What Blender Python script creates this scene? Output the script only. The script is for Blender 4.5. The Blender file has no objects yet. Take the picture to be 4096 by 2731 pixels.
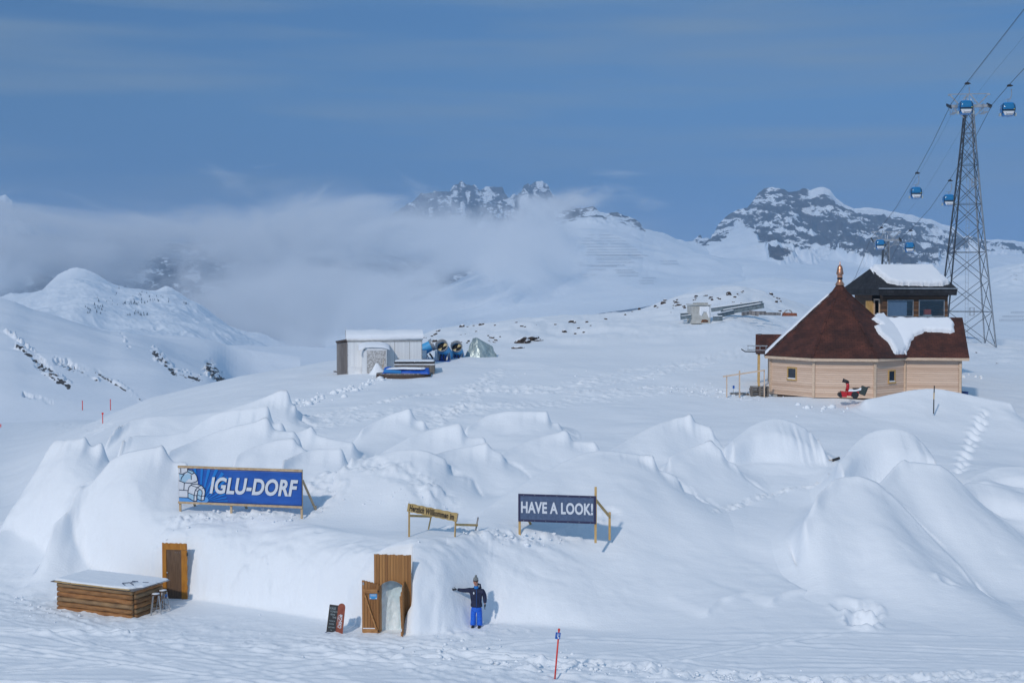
import bpy, math, random
import numpy as np
from mathutils import Vector, Matrix
random.seed(7)
SC = bpy.context.scene; COL = SC.collection
R = math.radians
# ---------------------------------------------------------------- camera
H = 12.6; F = 5200.0; CX, CY = 2048.0, 1365.5
TH = math.atan((CY - 1149.0) / F)
cam_d = bpy.data.cameras.new('camera'); cam = bpy.data.objects.new('camera', cam_d); COL.objects.link(cam)
cam.location = (0, 0, H); cam.rotation_euler = (R(90) - TH, 0, 0)
cam_d.sensor_width = 36; cam_d.lens = F / 4096 * 36; cam_d.clip_start = 1; cam_d.clip_end = 30000
SC.camera = cam
# ---------------------------------------------------------------- light
SUN_DIR = Vector((-0.37, -0.74, 0.54)).normalized()
el = math.asin(SUN_DIR.z); az = math.atan2(SUN_DIR.x, SUN_DIR.y)
sd = bpy.data.lights.new('sun', 'SUN'); so = bpy.data.objects.new('sun', sd); COL.objects.link(so)
sd.energy = 2.0; sd.angle = R(2.5); sd.color = (1.0, 0.90, 0.80)
so.rotation_euler = SUN_DIR.to_track_quat('Z', 'Y').to_euler()
W = bpy.data.worlds.new("World"); SC.world = W; W.use_nodes = True
wn = W.node_tree.nodes; wl = W.node_tree.links
bg = wn['Background']
sky = wn.new('ShaderNodeTexSky'); sky.sky_type = 'NISHITA'; sky.sun_disc = False
sky.sun_elevation = el; sky.sun_rotation = az; sky.altitude = 2500; sky.air_density = 1.0; sky.dust_density = 0.4; sky.ozone_density = 3.0
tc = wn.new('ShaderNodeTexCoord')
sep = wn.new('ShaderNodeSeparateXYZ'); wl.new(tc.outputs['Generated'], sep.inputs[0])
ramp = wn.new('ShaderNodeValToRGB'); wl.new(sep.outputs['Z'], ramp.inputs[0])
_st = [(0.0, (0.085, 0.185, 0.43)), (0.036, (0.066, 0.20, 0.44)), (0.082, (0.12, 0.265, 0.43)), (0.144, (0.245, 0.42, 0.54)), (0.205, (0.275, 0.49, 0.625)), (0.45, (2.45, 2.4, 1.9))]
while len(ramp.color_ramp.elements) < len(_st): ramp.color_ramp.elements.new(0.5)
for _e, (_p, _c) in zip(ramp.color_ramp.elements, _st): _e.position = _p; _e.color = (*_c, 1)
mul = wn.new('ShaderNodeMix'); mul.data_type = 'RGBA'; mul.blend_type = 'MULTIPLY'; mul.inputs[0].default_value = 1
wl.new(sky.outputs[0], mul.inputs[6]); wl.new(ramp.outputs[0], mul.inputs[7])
# thin high cloud veil: long streaks, on the sky direction
mp = wn.new('ShaderNodeMapping'); mp.inputs['Scale'].default_value = (1.2, 1.2, 17); mp.inputs['Rotation'].default_value = (0, R(3), 0)
wl.new(tc.outputs['Generated'], mp.inputs[0])
nz = wn.new('ShaderNodeTexNoise'); nz.inputs['Scale'].default_value = 2.3; nz.inputs['Detail'].default_value = 7; nz.inputs['Roughness'].default_value = 0.5
wl.new(mp.outputs[0], nz.inputs['Vector'])
r2 = wn.new('ShaderNodeValToRGB'); wl.new(nz.outputs['Fac'], r2.inputs[0])
r2.color_ramp.elements[0].position = 0.42; r2.color_ramp.elements[0].color = (0, 0, 0, 1)
r2.color_ramp.elements[1].position = 0.66; r2.color_ramp.elements[1].color = (1, 1, 1, 1)
m2 = wn.new('ShaderNodeMath'); m2.operation = 'MULTIPLY'; m2.inputs[1].default_value = 0.85
wl.new(r2.outputs[0], m2.inputs[0])
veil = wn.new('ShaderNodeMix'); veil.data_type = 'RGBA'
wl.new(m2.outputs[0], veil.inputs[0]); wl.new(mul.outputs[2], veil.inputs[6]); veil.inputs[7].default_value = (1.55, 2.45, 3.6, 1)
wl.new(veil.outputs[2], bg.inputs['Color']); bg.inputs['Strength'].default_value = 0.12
SC.view_settings.view_transform = 'Standard'; SC.view_settings.look = 'None'
SC.view_settings.exposure = -0.20; SC.view_settings.gamma = 1
SC.cycles.volume_step_rate = 0.5; SC.cycles.volume_bounces = 5; SC.cycles.max_bounces = 7
SC.cycles.volume_max_steps = 128; SC.cycles.transparent_max_bounces = 8
SC.cycles.use_denoising = True
# ---------------------------------------------------------------- helpers
def P(u, v, D):
    xc = (u - CX) / F; yc = -(v - CY) / F
    d = (xc, math.cos(TH) + yc * math.sin(TH), -math.sin(TH) + yc * math.cos(TH))
    s = D / d[1]
    return Vector((d[0] * s, D, H + d[2] * s))
def Pn(u, v, D):
    u = np.asarray(u, float); v = np.asarray(v, float); D = np.asarray(D, float)
    xc = (u - CX) / F; yc = -(v - CY) / F
    dy = math.cos(TH) + yc * math.sin(TH); dz = -math.sin(TH) + yc * math.cos(TH)
    return xc / dy * D, D + 0 * u, H + dz / dy * D
def px(m, D): return m * F / D
def mt(p, D): return p * D / F
def _hash(ix, iy, s):
    h = (ix.astype(np.int64) * 374761393 + iy.astype(np.int64) * 668265263 + s * 1442695041) & 0xffffffff
    h = ((h ^ (h >> 13)) * 1274126177) & 0xffffffff
    h = ((h ^ (h >> 16)) * 2246822519) & 0xffffffff
    return ((h ^ (h >> 15)) & 0xffffff) / float(0xffffff) * 2 - 1
def vn(x, y, s=0):
    x = np.asarray(x, float); y = np.asarray(y, float)
    x, y = x * 0.866 + y * 0.5 + s * 3.1, -x * 0.5 + y * 0.866 + s * 1.7
    ix = np.floor(x); iy = np.floor(y); fx = x - ix; fy = y - iy
    fx = fx * fx * fx * (fx * (fx * 6 - 15) + 10); fy = fy * fy * fy * (fy * (fy * 6 - 15) + 10)
    a = _hash(ix, iy, s); b = _hash(ix + 1, iy, s); c = _hash(ix, iy + 1, s); d = _hash(ix + 1, iy + 1, s)
    return (a + (b - a) * fx) * (1 - fy) + (c + (d - c) * fx) * fy
def fbm(x, y, s=0, o=4, g=0.5, ridge=False):
    t = 0; a = 1.0; w = 0
    for k in range(o):
        n = vn(np.asarray(x) * 2.03 ** k, np.asarray(y) * 2.03 ** k, s + k * 11)
        if ridge: n = 1 - 2 * np.abs(n)
        t = t + a * n; w += a; a *= g
    return t / w
def sstep(a, b, x):
    t = np.clip((x - a) / (b - a), 0, 1); return t * t * (3 - 2 * t)
def smooth1(xs, ys, x, sig):
    """piecewise linear profile smoothed by a box-ish kernel"""
    o = 0
    ks = (-1.5, -1, -.5, 0, .5, 1, 1.5); ws = (.05, .15, .2, .2, .2, .15, .05)
    for k, w in zip(ks, ws): o = o + w * np.interp(x + k * sig, xs, ys)
    return o
def tag(o, label=None, cat=None, group=None, kind=None):
    if label: o['label'] = label
    if cat: o['category'] = cat
    if group: o['group'] = group
    if kind: o['kind'] = kind
    return o
def thing(name, loc, label, cat, group=None, rz=0.0):
    o = bpy.data.objects.new(name, None); COL.objects.link(o); o.empty_display_size = 0.2
    o.location = loc; o.rotation_euler = (0, 0, rz)
    return tag(o, label, cat, group)
def copy_tree(o, parent=None):
    c = o.copy(); COL.objects.link(c); c.parent = parent
    for ch in list(o.children): copy_tree(ch, c)
    return c
def link_mesh(name, verts, faces, mats, parent=None, smooth=False, mi=None):
    me = bpy.data.meshes.new(name); me.from_pydata([tuple(v) for v in verts], [], faces)
    for m in (mats if isinstance(mats, (list, tuple)) else [mats]): me.materials.append(m)
    if mi is not None: me.polygons.foreach_set('material_index', mi)
    me.polygons.foreach_set('use_smooth', [smooth] * len(me.polygons)); me.update()
    o = bpy.data.objects.new(name, me); COL.objects.link(o)
    if parent: o.parent = parent
    return o
def grid_mesh(name, X, Y, Z, mat, keep=None, parent=None):
    """regular grid (rows, cols) -> smooth mesh, keep = face mask"""
    nr, nc = X.shape
    idx = np.arange(nr * nc).reshape(nr, nc)
    q = np.stack([idx[:-1, :-1], idx[:-1, 1:], idx[1:, 1:], idx[1:, :-1]], -1)
    if keep is not None: q = q[keep]
    q = q.reshape(-1, 4)
    used = np.zeros(nr * nc, bool); used[q.ravel()] = True
    remap = np.cumsum(used) - 1
    co = np.stack([X.ravel(), Y.ravel(), Z.ravel()], -1)[used].astype(np.float32); q = remap[q].astype(np.int32)
    me = bpy.data.meshes.new(name)
    me.vertices.add(len(co)); me.vertices.foreach_set('co', co.ravel())
    me.loops.add(q.size); me.loops.foreach_set('vertex_index', q.ravel())
    me.polygons.add(len(q)); me.polygons.foreach_set('loop_start', np.arange(0, q.size, 4, dtype=np.int32))
    me.polygons.foreach_set('loop_total', np.full(len(q), 4, np.int32))
    me.update(calc_edges=True); me.polygons.foreach_set('use_smooth', np.ones(len(q), bool)); me.update()
    me.materials.append(mat)
    o = bpy.data.objects.new(name, me); COL.objects.link(o)
    if parent: o.parent = parent
    return o
class MB:
    def __init__(s): s.v = []; s.f = []
    def quad(s, pts):
        n = len(s.v); s.v += [tuple(p) for p in pts]; s.f.append(tuple(range(n, n + len(pts))))
    def hexa(s, p):
        n = len(s.v); s.v += [tuple(q) for q in p]
        for f in ((0, 3, 2, 1), (4, 5, 6, 7), (0, 1, 5, 4), (1, 2, 6, 5), (2, 3, 7, 6), (3, 0, 4, 7)): s.f.append(tuple(n + i for i in f))
    def box(s, c, d, rot=None):
        x, y, z = d[0] / 2, d[1] / 2, d[2] / 2
        pts = [Vector(q) for q in ((-x, -y, -z), (x, -y, -z), (x, y, -z), (-x, y, -z), (-x, -y, z), (x, -y, z), (x, y, z), (-x, y, z))]
        if rot is not None: pts = [rot @ q for q in pts]
        s.hexa([q + Vector(c) for q in pts]); return s
    def bx(s, x0, x1, y0, y1, z0, z1): return s.box(((x0 + x1) / 2, (y0 + y1) / 2, (z0 + z1) / 2), (x1 - x0, y1 - y0, z1 - z0))
    def bar(s, a, b, w, h=None, roll=0):
        a = Vector(a); b = Vector(b); h = h or w; d = b - a
        q = d.to_track_quat('Z', 'Y').to_matrix() @ Matrix.Rotation(roll, 3, 'Z')
        return s.box((a + b) / 2, (w, h, d.length), q)
    def tube(s, pts, r, n=8, cap=True):
        pts = [Vector(p) for p in pts]; rs = r if isinstance(r, (list, tuple)) else [r] * len(pts)
        base = len(s.v)
        t0 = (pts[1] - pts[0]).normalized(); up = Vector((0, 0, 1)) if abs(t0.z) < .9 else Vector((1, 0, 0))
        for i, p in enumerate(pts):
            t = (pts[min(i + 1, len(pts) - 1)] - pts[max(i - 1, 0)]).normalized()
            sx = t.cross(up).normalized(); sy = t.cross(sx)
            for k in range(n):
                a = 2 * math.pi * k / n; s.v.append(tuple(p + sx * math.cos(a) * rs[i] + sy * math.sin(a) * rs[i]))
        for i in range(len(pts) - 1):
            for k in range(n):
                a = base + i * n + k; b = base + i * n + (k + 1) % n; s.f.append((a, b, b + n, a + n))
        if cap:
            s.f.append(tuple(base + k for k in range(n))[::-1]); e = base + (len(pts) - 1) * n; s.f.append(tuple(e + k for k in range(n)))
        return s
    def lathe(s, prof, n=20, c=(0, 0, 0), axis=None):
        """prof list of (r,z)"""
        base = len(s.v); M = axis if axis is not None else Matrix.Identity(3)
        for r, z in prof:
            for k in range(n):
                a = 2 * math.pi * k / n; s.v.append(tuple(M @ Vector((r * math.cos(a), r * math.sin(a), z)) + Vector(c)))
        for i in range(len(prof) - 1):
            for k in range(n):
                a = base + i * n + k; b = base + i * n + (k + 1) % n; s.f.append((a, b, b + n, a + n))
        return s
    def prism(s, poly, z0, z1, M=None):
        """poly in xy extruded in z, M maps to place"""
        n = len(s.v); k = len(poly)
        T = (lambda p: tuple(M @ Vector(p))) if M is not None else (lambda p: p)
        s.v += [T((x, y, z0)) for x, y in poly] + [T((x, y, z1)) for x, y in poly]
        s.f.append(tuple(n + i for i in range(k))[::-1]); s.f.append(tuple(n + k + i for i in range(k)))
        for i in range(k):
            j = (i + 1) % k; s.f.append((n + i, n + j, n + k + j, n + k + i))
        return s
    def build(s, name, mat, parent=None, smooth=False, bevel=0):
        o = link_mesh(name, s.v, s.f, mat, parent, smooth)
        if bevel:
            b = o.modifiers.new('bevel', 'BEVEL'); b.width = bevel; b.segments = 2; b.limit_method = 'ANGLE'
        return o
XZ = Matrix(((1, 0, 0, 0), (0, 0, -1, 0), (0, 1, 0, 0), (0, 0, 0, 1)))   # poly xy -> xz wall, extruded along -y
def text_obj(name, s, size, mat, parent, loc, rot, bold=0.0, shear=0.0, sx=1.0, extr=0.004, align='CENTER', spacing=1.0):
    cu = bpy.data.curves.new(name, 'FONT'); cu.body = s; cu.size = size; cu.offset = bold; cu.shear = shear; cu.extrude = extr
    cu.align_x = align; cu.align_y = 'CENTER'; cu.space_character = spacing; cu.resolution_u = 4
    t = bpy.data.objects.new(name, cu); COL.objects.link(t)
    bpy.context.view_layer.update()
    me = bpy.data.meshes.new_from_object(t.evaluated_get(bpy.context.evaluated_depsgraph_get())); me.name = name
    bpy.data.objects.remove(t); bpy.data.curves.remove(cu)
    me.materials.clear(); me.materials.append(mat)
    o = bpy.data.objects.new(name, me); COL.objects.link(o); o.parent = parent; o.location = loc; o.rotation_euler = rot; o.scale = (sx, 1, 1)
    return o
# ---------------------------------------------------------------- materials
def mat(name, col, rough=0.6, metal=0.0, spec=0.5):
    m = bpy.data.materials.new(name); m.use_nodes = True
    b = m.node_tree.nodes['Principled BSDF']
    b.inputs['Base Color'].default_value = (*col, 1); b.inputs['Roughness'].default_value = rough; b.inputs['Metallic'].default_value = metal
    b.inputs['Specular IOR Level'].default_value = spec
    return m
def N(m, t, **k):
    n = m.node_tree.nodes.new(t)
    for a, v in k.items():
        if a.startswith('i_'):
            key = a[2:].replace('_', ' '); n.inputs[int(key) if key.isdigit() else key].default_value = v
        else: setattr(n, a, v)
    return n
def L(m, a, b): m.node_tree.links.new(a, b)
def coords(m, scale=(1, 1, 1), rot=(0, 0, 0), obj=True):
    t = N(m, 'ShaderNodeTexCoord'); q = N(m, 'ShaderNodeMapping'); q.inputs['Scale'].default_value = scale; q.inputs['Rotation'].default_value = rot
    L(m, t.outputs['Object'], q.inputs[0]); return q.outputs[0]
def rampn(m, src, stops, interp='LINEAR'):
    r = N(m, 'ShaderNodeValToRGB'); cr = r.color_ramp; cr.interpolation = interp
    while len(cr.elements) < len(stops): cr.elements.new(0.5)
    for e, (p, c) in zip(cr.elements, stops): e.position = p; e.color = (*c, 1) if len(c) == 3 else c
    L(m, src, r.inputs[0]); return r.outputs[0]
def noisy(name, c1, c2, scale=3.0, rough=0.7, stretch=(1, 1, 1), bump=0.0, metal=0.0, lo=0.35, hi=0.65, detail=5, dist=0.02):
    m = mat(name, c1, rough, metal); b = m.node_tree.nodes['Principled BSDF']
    n = N(m, 'ShaderNodeTexNoise', i_Scale=scale, i_Detail=detail, i_Roughness=0.6); L(m, coords(m, stretch), n.inputs['Vector'])
    L(m, rampn(m, n.outputs['Fac'], [(lo, c1), (hi, c2)]), b.inputs['Base Color'])
    if bump:
        bu = N(m, 'ShaderNodeBump', i_Strength=bump, i_Distance=dist); L(m, n.outputs['Fac'], bu.inputs['Height']); L(m, bu.outputs[0], b.inputs['Normal'])
    return m
def planks(name, c1, c2, width, axis='Z', rough=0.7, groove=0.08, gcol=None, knots=True, bump=0.6, grain=1.0):
    """boards: axis = direction across the boards (object coords)"""
    m = mat(name, c1, rough); b = m.node_tree.nodes['Principled BSDF']
    t = N(m, 'ShaderNodeTexCoord'); s = N(m, 'ShaderNodeSeparateXYZ'); L(m, t.outputs['Object'], s.inputs[0])
    d = N(m, 'ShaderNodeMath', operation='DIVIDE'); d.inputs[1].default_value = width; L(m, s.outputs[axis], d.inputs[0])
    fl = N(m, 'ShaderNodeMath', operation='FLOOR'); L(m, d.outputs[0], fl.inputs[0])
    fr = N(m, 'ShaderNodeMath', operation='FRACT'); L(m, d.outputs[0], fr.inputs[0])
    wn_ = N(m, 'ShaderNodeTexWhiteNoise', noise_dimensions='1D'); L(m, fl.outputs[0], wn_.inputs['W'])
    sc = {'Z': (0.6, 0.6, 9), 'X': (9, 9, 0.6), 'Y': (0.6, 9, 0.6)}[axis]
    off = N(m, 'ShaderNodeVectorMath', operation='SCALE'); off.inputs['Scale'].default_value = 37.0; L(m, wn_.outputs['Color'], off.inputs[0])
    mpn = N(m, 'ShaderNodeMapping'); mpn.inputs['Scale'].default_value = sc; L(m, t.outputs['Object'], mpn.inputs[0]); L(m, off.outputs[0], mpn.inputs['Location'])
    n = N(m, 'ShaderNodeTexNoise', i_Scale=2.2 * grain, i_Detail=6, i_Roughness=0.65); L(m, mpn.outputs[0], n.inputs['Vector'])
    mixf = N(m, 'ShaderNodeMath', operation='MULTIPLY_ADD'); mixf.inputs[1].default_value = 0.5; L(m, wn_.outputs['Value'], mixf.inputs[0])
    n2 = N(m, 'ShaderNodeMath', operation='MULTIPLY'); n2.inputs[1].default_value = 0.75; L(m, n.outputs['Fac'], n2.inputs[0]); L(m, n2.outputs[0], mixf.inputs[2])
    colr = rampn(m, mixf.outputs[0], [(0.3, c1), (0.85, c2)])
    if knots:
        vo = N(m, 'ShaderNodeTexVoronoi', i_Scale=3.5); kk = {'Z': (1, 1, 2.2), 'X': (2.2, 2.2, 1), 'Y': (1, 2.2, 1)}[axis]
        L(m, coords(m, kk), vo.inputs['Vector'])
        kr = rampn(m, vo.outputs['Distance'], [(0.05, (1, 1, 1)), (0.1, (0, 0, 0))])
        mk = N(m, 'ShaderNodeMix', data_type='RGBA'); mk.inputs[7].default_value = (*[x * 0.35 for x in c1], 1)
        km = N(m, 'ShaderNodeMath', operation='MULTIPLY'); km.inputs[1].default_value = 0.7; L(m, kr, km.inputs[0])
        L(m, km.outputs[0], mk.inputs[0]); L(m, colr, mk.inputs[6]); colr = mk.outputs[2]
    g = rampn(m, fr.outputs[0], [(0, (0, 0, 0)), (groove, (1, 1, 1)), (1 - groove * .4, (1, 1, 1)), (1.0, (0.2, 0.2, 0.2))])
    mg = N(m, 'ShaderNodeMix', data_type='RGBA'); mg.inputs[6].default_value = (*(gcol or [x * 0.3 for x in c1]), 1)
    L(m, g, mg.inputs[0]); L(m, colr, mg.inputs[7]); L(m, mg.outputs[2], b.inputs['Base Color'])
    bu = N(m, 'ShaderNodeBump', i_Strength=bump, i_Distance=0.02); L(m, g, bu.inputs['Height']); L(m, bu.outputs[0], b.inputs['Normal'])
    return m
# snow: one look everywhere near
def make_snow():
    m = mat('snow', (0.87, 0.91, 0.955), 0.75, 0, 0.15); b = m.node_tree.nodes['Principled BSDF']
    c = coords(m)
    n1 = N(m, 'ShaderNodeTexNoise', i_Scale=1.1, i_Detail=8, i_Roughness=0.62); L(m, coords(m, (0.55, 1.6, 1)), n1.inputs['Vector'])
    n2 = N(m, 'ShaderNodeTexNoise', i_Scale=11.0, i_Detail=5, i_Roughness=0.7); L(m, c, n2.inputs['Vector'])
    ad = N(m, 'ShaderNodeMath', operation='MULTIPLY_ADD'); ad.inputs[1].default_value = 0.35; L(m, n2.outputs['Fac'], ad.inputs[0]); L(m, n1.outputs['Fac'], ad.inputs[2])
    bu = N(m, 'ShaderNodeBump', i_Strength=0.42, i_Distance=0.10); L(m, ad.outputs[0], bu.inputs['Height']); L(m, bu.outputs[0], b.inputs['Normal'])
    return m
SNOW = make_snow()
# ================================================================ near terrain
# plateau height (above piste level 0) as a table over picture column u and distance D (y)
UC = [-1400, -300, 0, 300, 600, 1000, 1500, 1750, 2000, 2500, 2750, 3000, 3500, 4096, 5500]
DT = [52, 58, 64, 72, 84, 96, 110, 130, 160, 200, 260, 400, 700]
def zt(v, D): return H - (v - 1149.0) * D / F
# rows: per column, v (picture row) at which the base ground is seen at each distance
VT = {
 -1400: [2050, 2120, 2080, 2030, 1975, 1900, 1830, 1770, 1735, 1690, 1650, 1600, 1560],
 -300: [2200, 2170, 2110, 2040, 1985, 1905, 1830, 1780, 1735, 1690, 1650, 1600, 1560],
 0:    [2220, 2130, 2080, 2040, 1985, 1905, 1830, 1780, 1735, 1690, 1650, 1600, 1560],
 300:  [2140, 2030, 1960, 1880, 1800, 1760, 1730, 1715, 1700, 1680, 1650, 1600, 1560],
 600:  [2140, 2010, 1900, 1800, 1690, 1640, 1600, 1610, 1680, 1690, 1680, 1620, 1560],
 1000: [2130, 2000, 1890, 1770, 1620, 1545, 1500, 1530, 1600, 1640, 1660, 1640, 1560],
 1500: [2135, 2000, 1880, 1750, 1590, 1490, 1435, 1420, 1460, 1540, 1600, 1620, 1560],
 1750: [2130, 2000, 1880, 1755, 1595, 1475, 1395, 1340, 1330, 1400, 1560, 1610, 1560],
 2000: [2130, 2000, 1880, 1760, 1600, 1480, 1388, 1312, 1288, 1340, 1500, 1600, 1560],
 2500: [2160, 2010, 1880, 1760, 1600, 1490, 1395, 1300, 1258, 1290, 1450, 1600, 1560],
 2750: [2190, 2030, 1890, 1760, 1600, 1488, 1385, 1282, 1205, 1200, 1380, 1600, 1560],
 3000: [2230, 2060, 1900, 1760, 1600, 1480, 1370, 1275, 1188, 1170, 1300, 1600, 1560],
 3500: [2330, 2120, 1950, 1770, 1600, 1500, 1440, 1400, 1350, 1320, 1400, 1600, 1560],
 4096: [2400, 2180, 1990, 1830, 1650, 1550, 1480, 1440, 1400, 1370, 1400, 1600, 1560],
 5500: [2400, 2180, 1990, 1830, 1650, 1550, 1480, 1440, 1400, 1370, 1400, 1600, 1560],
}
ZT = np.array([[zt(v, D) for v, D in zip(VT[u], DT)] for u in UC])       # cols x dists
AC = np.array([(u - CX) / F for u in UC])
def _cub(t0, t1, t2, t3, f):
    return t1 + 0.5 * f * (t2 - t0 + f * (2 * t0 - 5 * t1 + 4 * t2 - t3 + f * (3 * (t1 - t2) + t3 - t0)))
def plateau(x, y):
    a = np.clip(x / np.maximum(y, 1), AC[0], AC[-1] - 1e-6); D = np.clip(y, DT[0], DT[-1] - 1e-3)
    i = np.clip(np.searchsorted(AC, a, side='right') - 1, 0, len(AC) - 2); fa = (a - AC[i]) / (AC[i + 1] - AC[i]); 
    dt = np.array(DT, float); j = np.clip(np.searchsorted(dt, D, side='right') - 1, 0, len(dt) - 2); fd = (D - dt[j]) / (dt[j + 1] - dt[j])
    def col(ii):
        j0 = np.maximum(j - 1, 0); j3 = np.minimum(j + 2, len(dt) - 1)
        return _cub(ZT[ii, j0], ZT[ii, j], ZT[ii, j + 1], ZT[ii, j3], fd)
    return _cub(col(np.maximum(i - 1, 0)), col(i), col(i + 1), col(np.minimum(i + 2, len(AC) - 1)), fa)
# foot of the igloo wall (u -> D) and where its shoulder ends
WU = [-1400, -300, 60, 300, 560, 655, 763, 820, 1000, 1250, 1450, 1540, 1650, 1760, 1950, 2150, 2400, 2700, 3000, 3500, 4096, 5500]
WB = [62, 60, 58, 55.5, 53.0, 52.5, 52.1, 51.7, 50.7, 49.1, 47.8, 47.3, 46.6, 46.9, 48.3, 47.9, 47.2, 46.3, 45.5, 44.8, 44.6, 44.5]
WT = [5, 5, 5, 4.5, 3.6, 3.2, 3.2, 3.4, 4.2, 4.4, 3.6, 3.2, 3.2, 3.8, 4.5, 6.5, 8.5, 10.5, 12, 12, 12, 12]
WE = [2.2, 2.2, 2.2, 2.4, 3.6, 5.0, 5.0, 4.5, 3.2, 3.2, 4.5, 6.0, 6.0, 4.5, 3.0, 2.6, 2.4, 2.2, 2, 2, 2, 2]
WX = None
def pocket(x, y):      # niche dug into the snow wall behind the arched gate
    a = x / np.maximum(y, 1) * F + CX
    return sstep(1502, 1505, a) * sstep(1645, 1642, a) * sstep(47.0, 47.1, y) * sstep(48.85, 48.75, y)
def base(x, y, detail=True):
    x = np.asarray(x, float); y = np.asarray(y, float)
    a = x / np.maximum(y, 1) * F + CX
    yb = smooth1(WU, WB, a, 18);  w = smooth1(WU, WT, a, 60)
    zp = 0.02 * (x + 8) * 0 + 0.10 * fbm(x / 9, y / 9, 3, 3) + sstep(40, 20, y) * 0.4
    zpl = plateau(x, np.maximum(y, DT[0]))
    t = np.clip((y - yb) / w, 0, 1)
    t = np.clip(t + sstep(0, .05, t) * sstep(1, .3, t) * (1 - .8 * sstep(1640, 2300, a)) * (.045 * fbm(x / 1.2, t * 5, 66, 4, .55) + .030 * sstep(1700, 1500, a) * sstep(.7, .2, t) * fbm(x / .38, t * 8, 68, 3) + .05 * fbm(x / 2.5, t * 2.5, 67, 2)), 0, 1)
    soft = sstep(1900, 2700, a)                    # right part: a long soft slope
    ex_ = smooth1(WU, WE, a, 40); s1 = (1 - (1 - t) ** ex_) * (1 - np.exp(-(t / .07) ** 1.6)); s2 = t * t * (3 - 2 * t)
    S = s1 * (1 - soft) + s2 * soft
    # left edge of the plateau falls to the piste
    z = zp + (np.maximum(zpl, zp + 0.0 * t) - zp) * S
    z = np.where(y > yb + w, zpl, z)
    z = z + 0.16 * sstep(0, 1, t) * fbm(x / 5.0, y / 4.0, 21, 3) * sstep(400, 60, y)
    ws = 4 * t * (1 - t)
    z = z + ws * (0.20 * fbm(x / 2.2, y / 1.2, 61, 4) - 0.10 * np.abs(fbm(x / 1.1, y / .8, 63, 3))) * (1 - .75 * soft)
    z = z + sstep(108, 122, y) * sstep(230, 180, y) * sstep(1600, 1800, a) * (.28 * fbm(x / 2.2, y / 2.2, 35, 4, .6) + .5 * fbm(x / 7, y / 7, 36, 2))
    if detail:
        z = z + 0.35 * 0.1 * fbm(x / 0.9, y / 0.9, 5, 4) * (0.5 + 0.5 * np.clip(fbm(x / 6, y / 6, 9, 2) * 2, -1, 1))
    z = z - .55 * np.exp(-((x - 19.0) / 2.2) ** 2 - ((y - 86.6) / 1.3) ** 2)          # hollow under the left corner of the hut
    if detail: g = pocket(x, y); z = z * (1 - g) - .06 * g
    return z
def ground_at(u, v, d0=30, d1=400):
    """where the picture ray through (u, v) meets the bare ground"""
    D = np.geomspace(d0, d1, 1500); X, Y, Z = Pn(np.full_like(D, u), np.full_like(D, v), D)
    g = base(X, Y) - Z; k = np.argmax(g > 0)
    return Vector((X[k], Y[k], float(base(X[k], Y[k])))) if g[k] > 0 else Vector((X[-1], Y[-1], Z[-1]))
def gz(x, y): return float(base(np.array([x]), np.array([y]))[0])
# ---- mounds: crest points (u, v, D, front width, back width)
MOUNDS = []
def mound(label, pts, pf=1.7, pb=1.6, cap=0.0, sig=0.10, rough=0.05): MOUNDS.append((label, pts, pf, pb, cap, sig, rough))
mound('tall rough snow mound at the far left edge with two small horns',
 [(-120,2240,57,5,4),(-40,2150,58,5,4),(20,2060,58.5,5,4),(60,1970,59,5.5,4),(90,1880,60,6,4),(120,1815,61,6.5,4),(150,1765,61,6.5,3),(180,1742,61,7,3),(215,1740,61,7,3),(260,1752,61,7,3),(325,1742,61,6,2.2),(348,1728,61,4.5,1.4),(354,1775,61,4,1.4),(382,1780,61,4,1.4),(405,1757,61,4,1.6),(420,1770,61,4,2),(428,1830,61,4,3),(520,1960,60,4,4)], 1.25, 1.6)
mound('snow mound with a thin pointed horn left of the blue banner',
 [(150,2140,55,2,2),(250,2060,56,3.2,3),(340,1960,57,4,3),(400,1880,57.5,4.4,3),(450,1820,58,4.6,3),(500,1800,58,4.6,3),(560,1788,58,4.4,3),(610,1778,58,4.2,2.6),(640,1768,58,3.6,2),(652,1756,58,2.6,1.0),(662,1785,58,2.6,1.2),(680,1822,58,2.8,2),(700,1838,58,2.8,2),(730,1836,58,3,2),(758,1830,58,3,2),(763,1900,58,3,2),(790,2010,57.5,3,2)], 1.35, 1.6)
mound('longest snow drift at the back left, ending in a tall square horn',
 [(340,1790,69,2,3),(400,1745,71,3,4),(450,1700,73,4,4),(520,1668,74,5,4),(640,1660,75,5,4),(780,1658,76,5,4),(900,1640,76,5,4),(1000,1610,76,5,3),(1060,1588,76,5,3),(1095,1570,76,4,2),(1118,1553,76,3,1.6),(1150,1550,76,2.6,1.4),(1157,1556,76,2.6,1.4),(1160,1608,76,3,2),(1175,1618,76,3,2.4),(1190,1626,76,3,2.4),(1193,1690,76,3,2.4),(1260,1712,75,3,2)], 1.6, 1.6)
mound('long smooth snow drift with a blunt upright end, second row at the left',
 [(400,1775,64,2,3),(450,1752,66,3,3),(540,1738,67,4,3),(680,1738,68,4,3),(760,1722,68,4.5,3),(810,1680,69,5,3),(860,1650,69,5,3),(930,1632,69,5,3),(1000,1624,69,4.5,2.4),(1060,1611,69,4,1.8),(1078,1607,69,3.4,1.4),(1081,1625,69,3,1.4),(1085,1690,69,3,1.6),(1130,1682,69,2,1),(1136,1690,69,2,1),(1139,1728,69,2,1),(1200,1740,69,2,2)], 1.7, 1.6)
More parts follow.
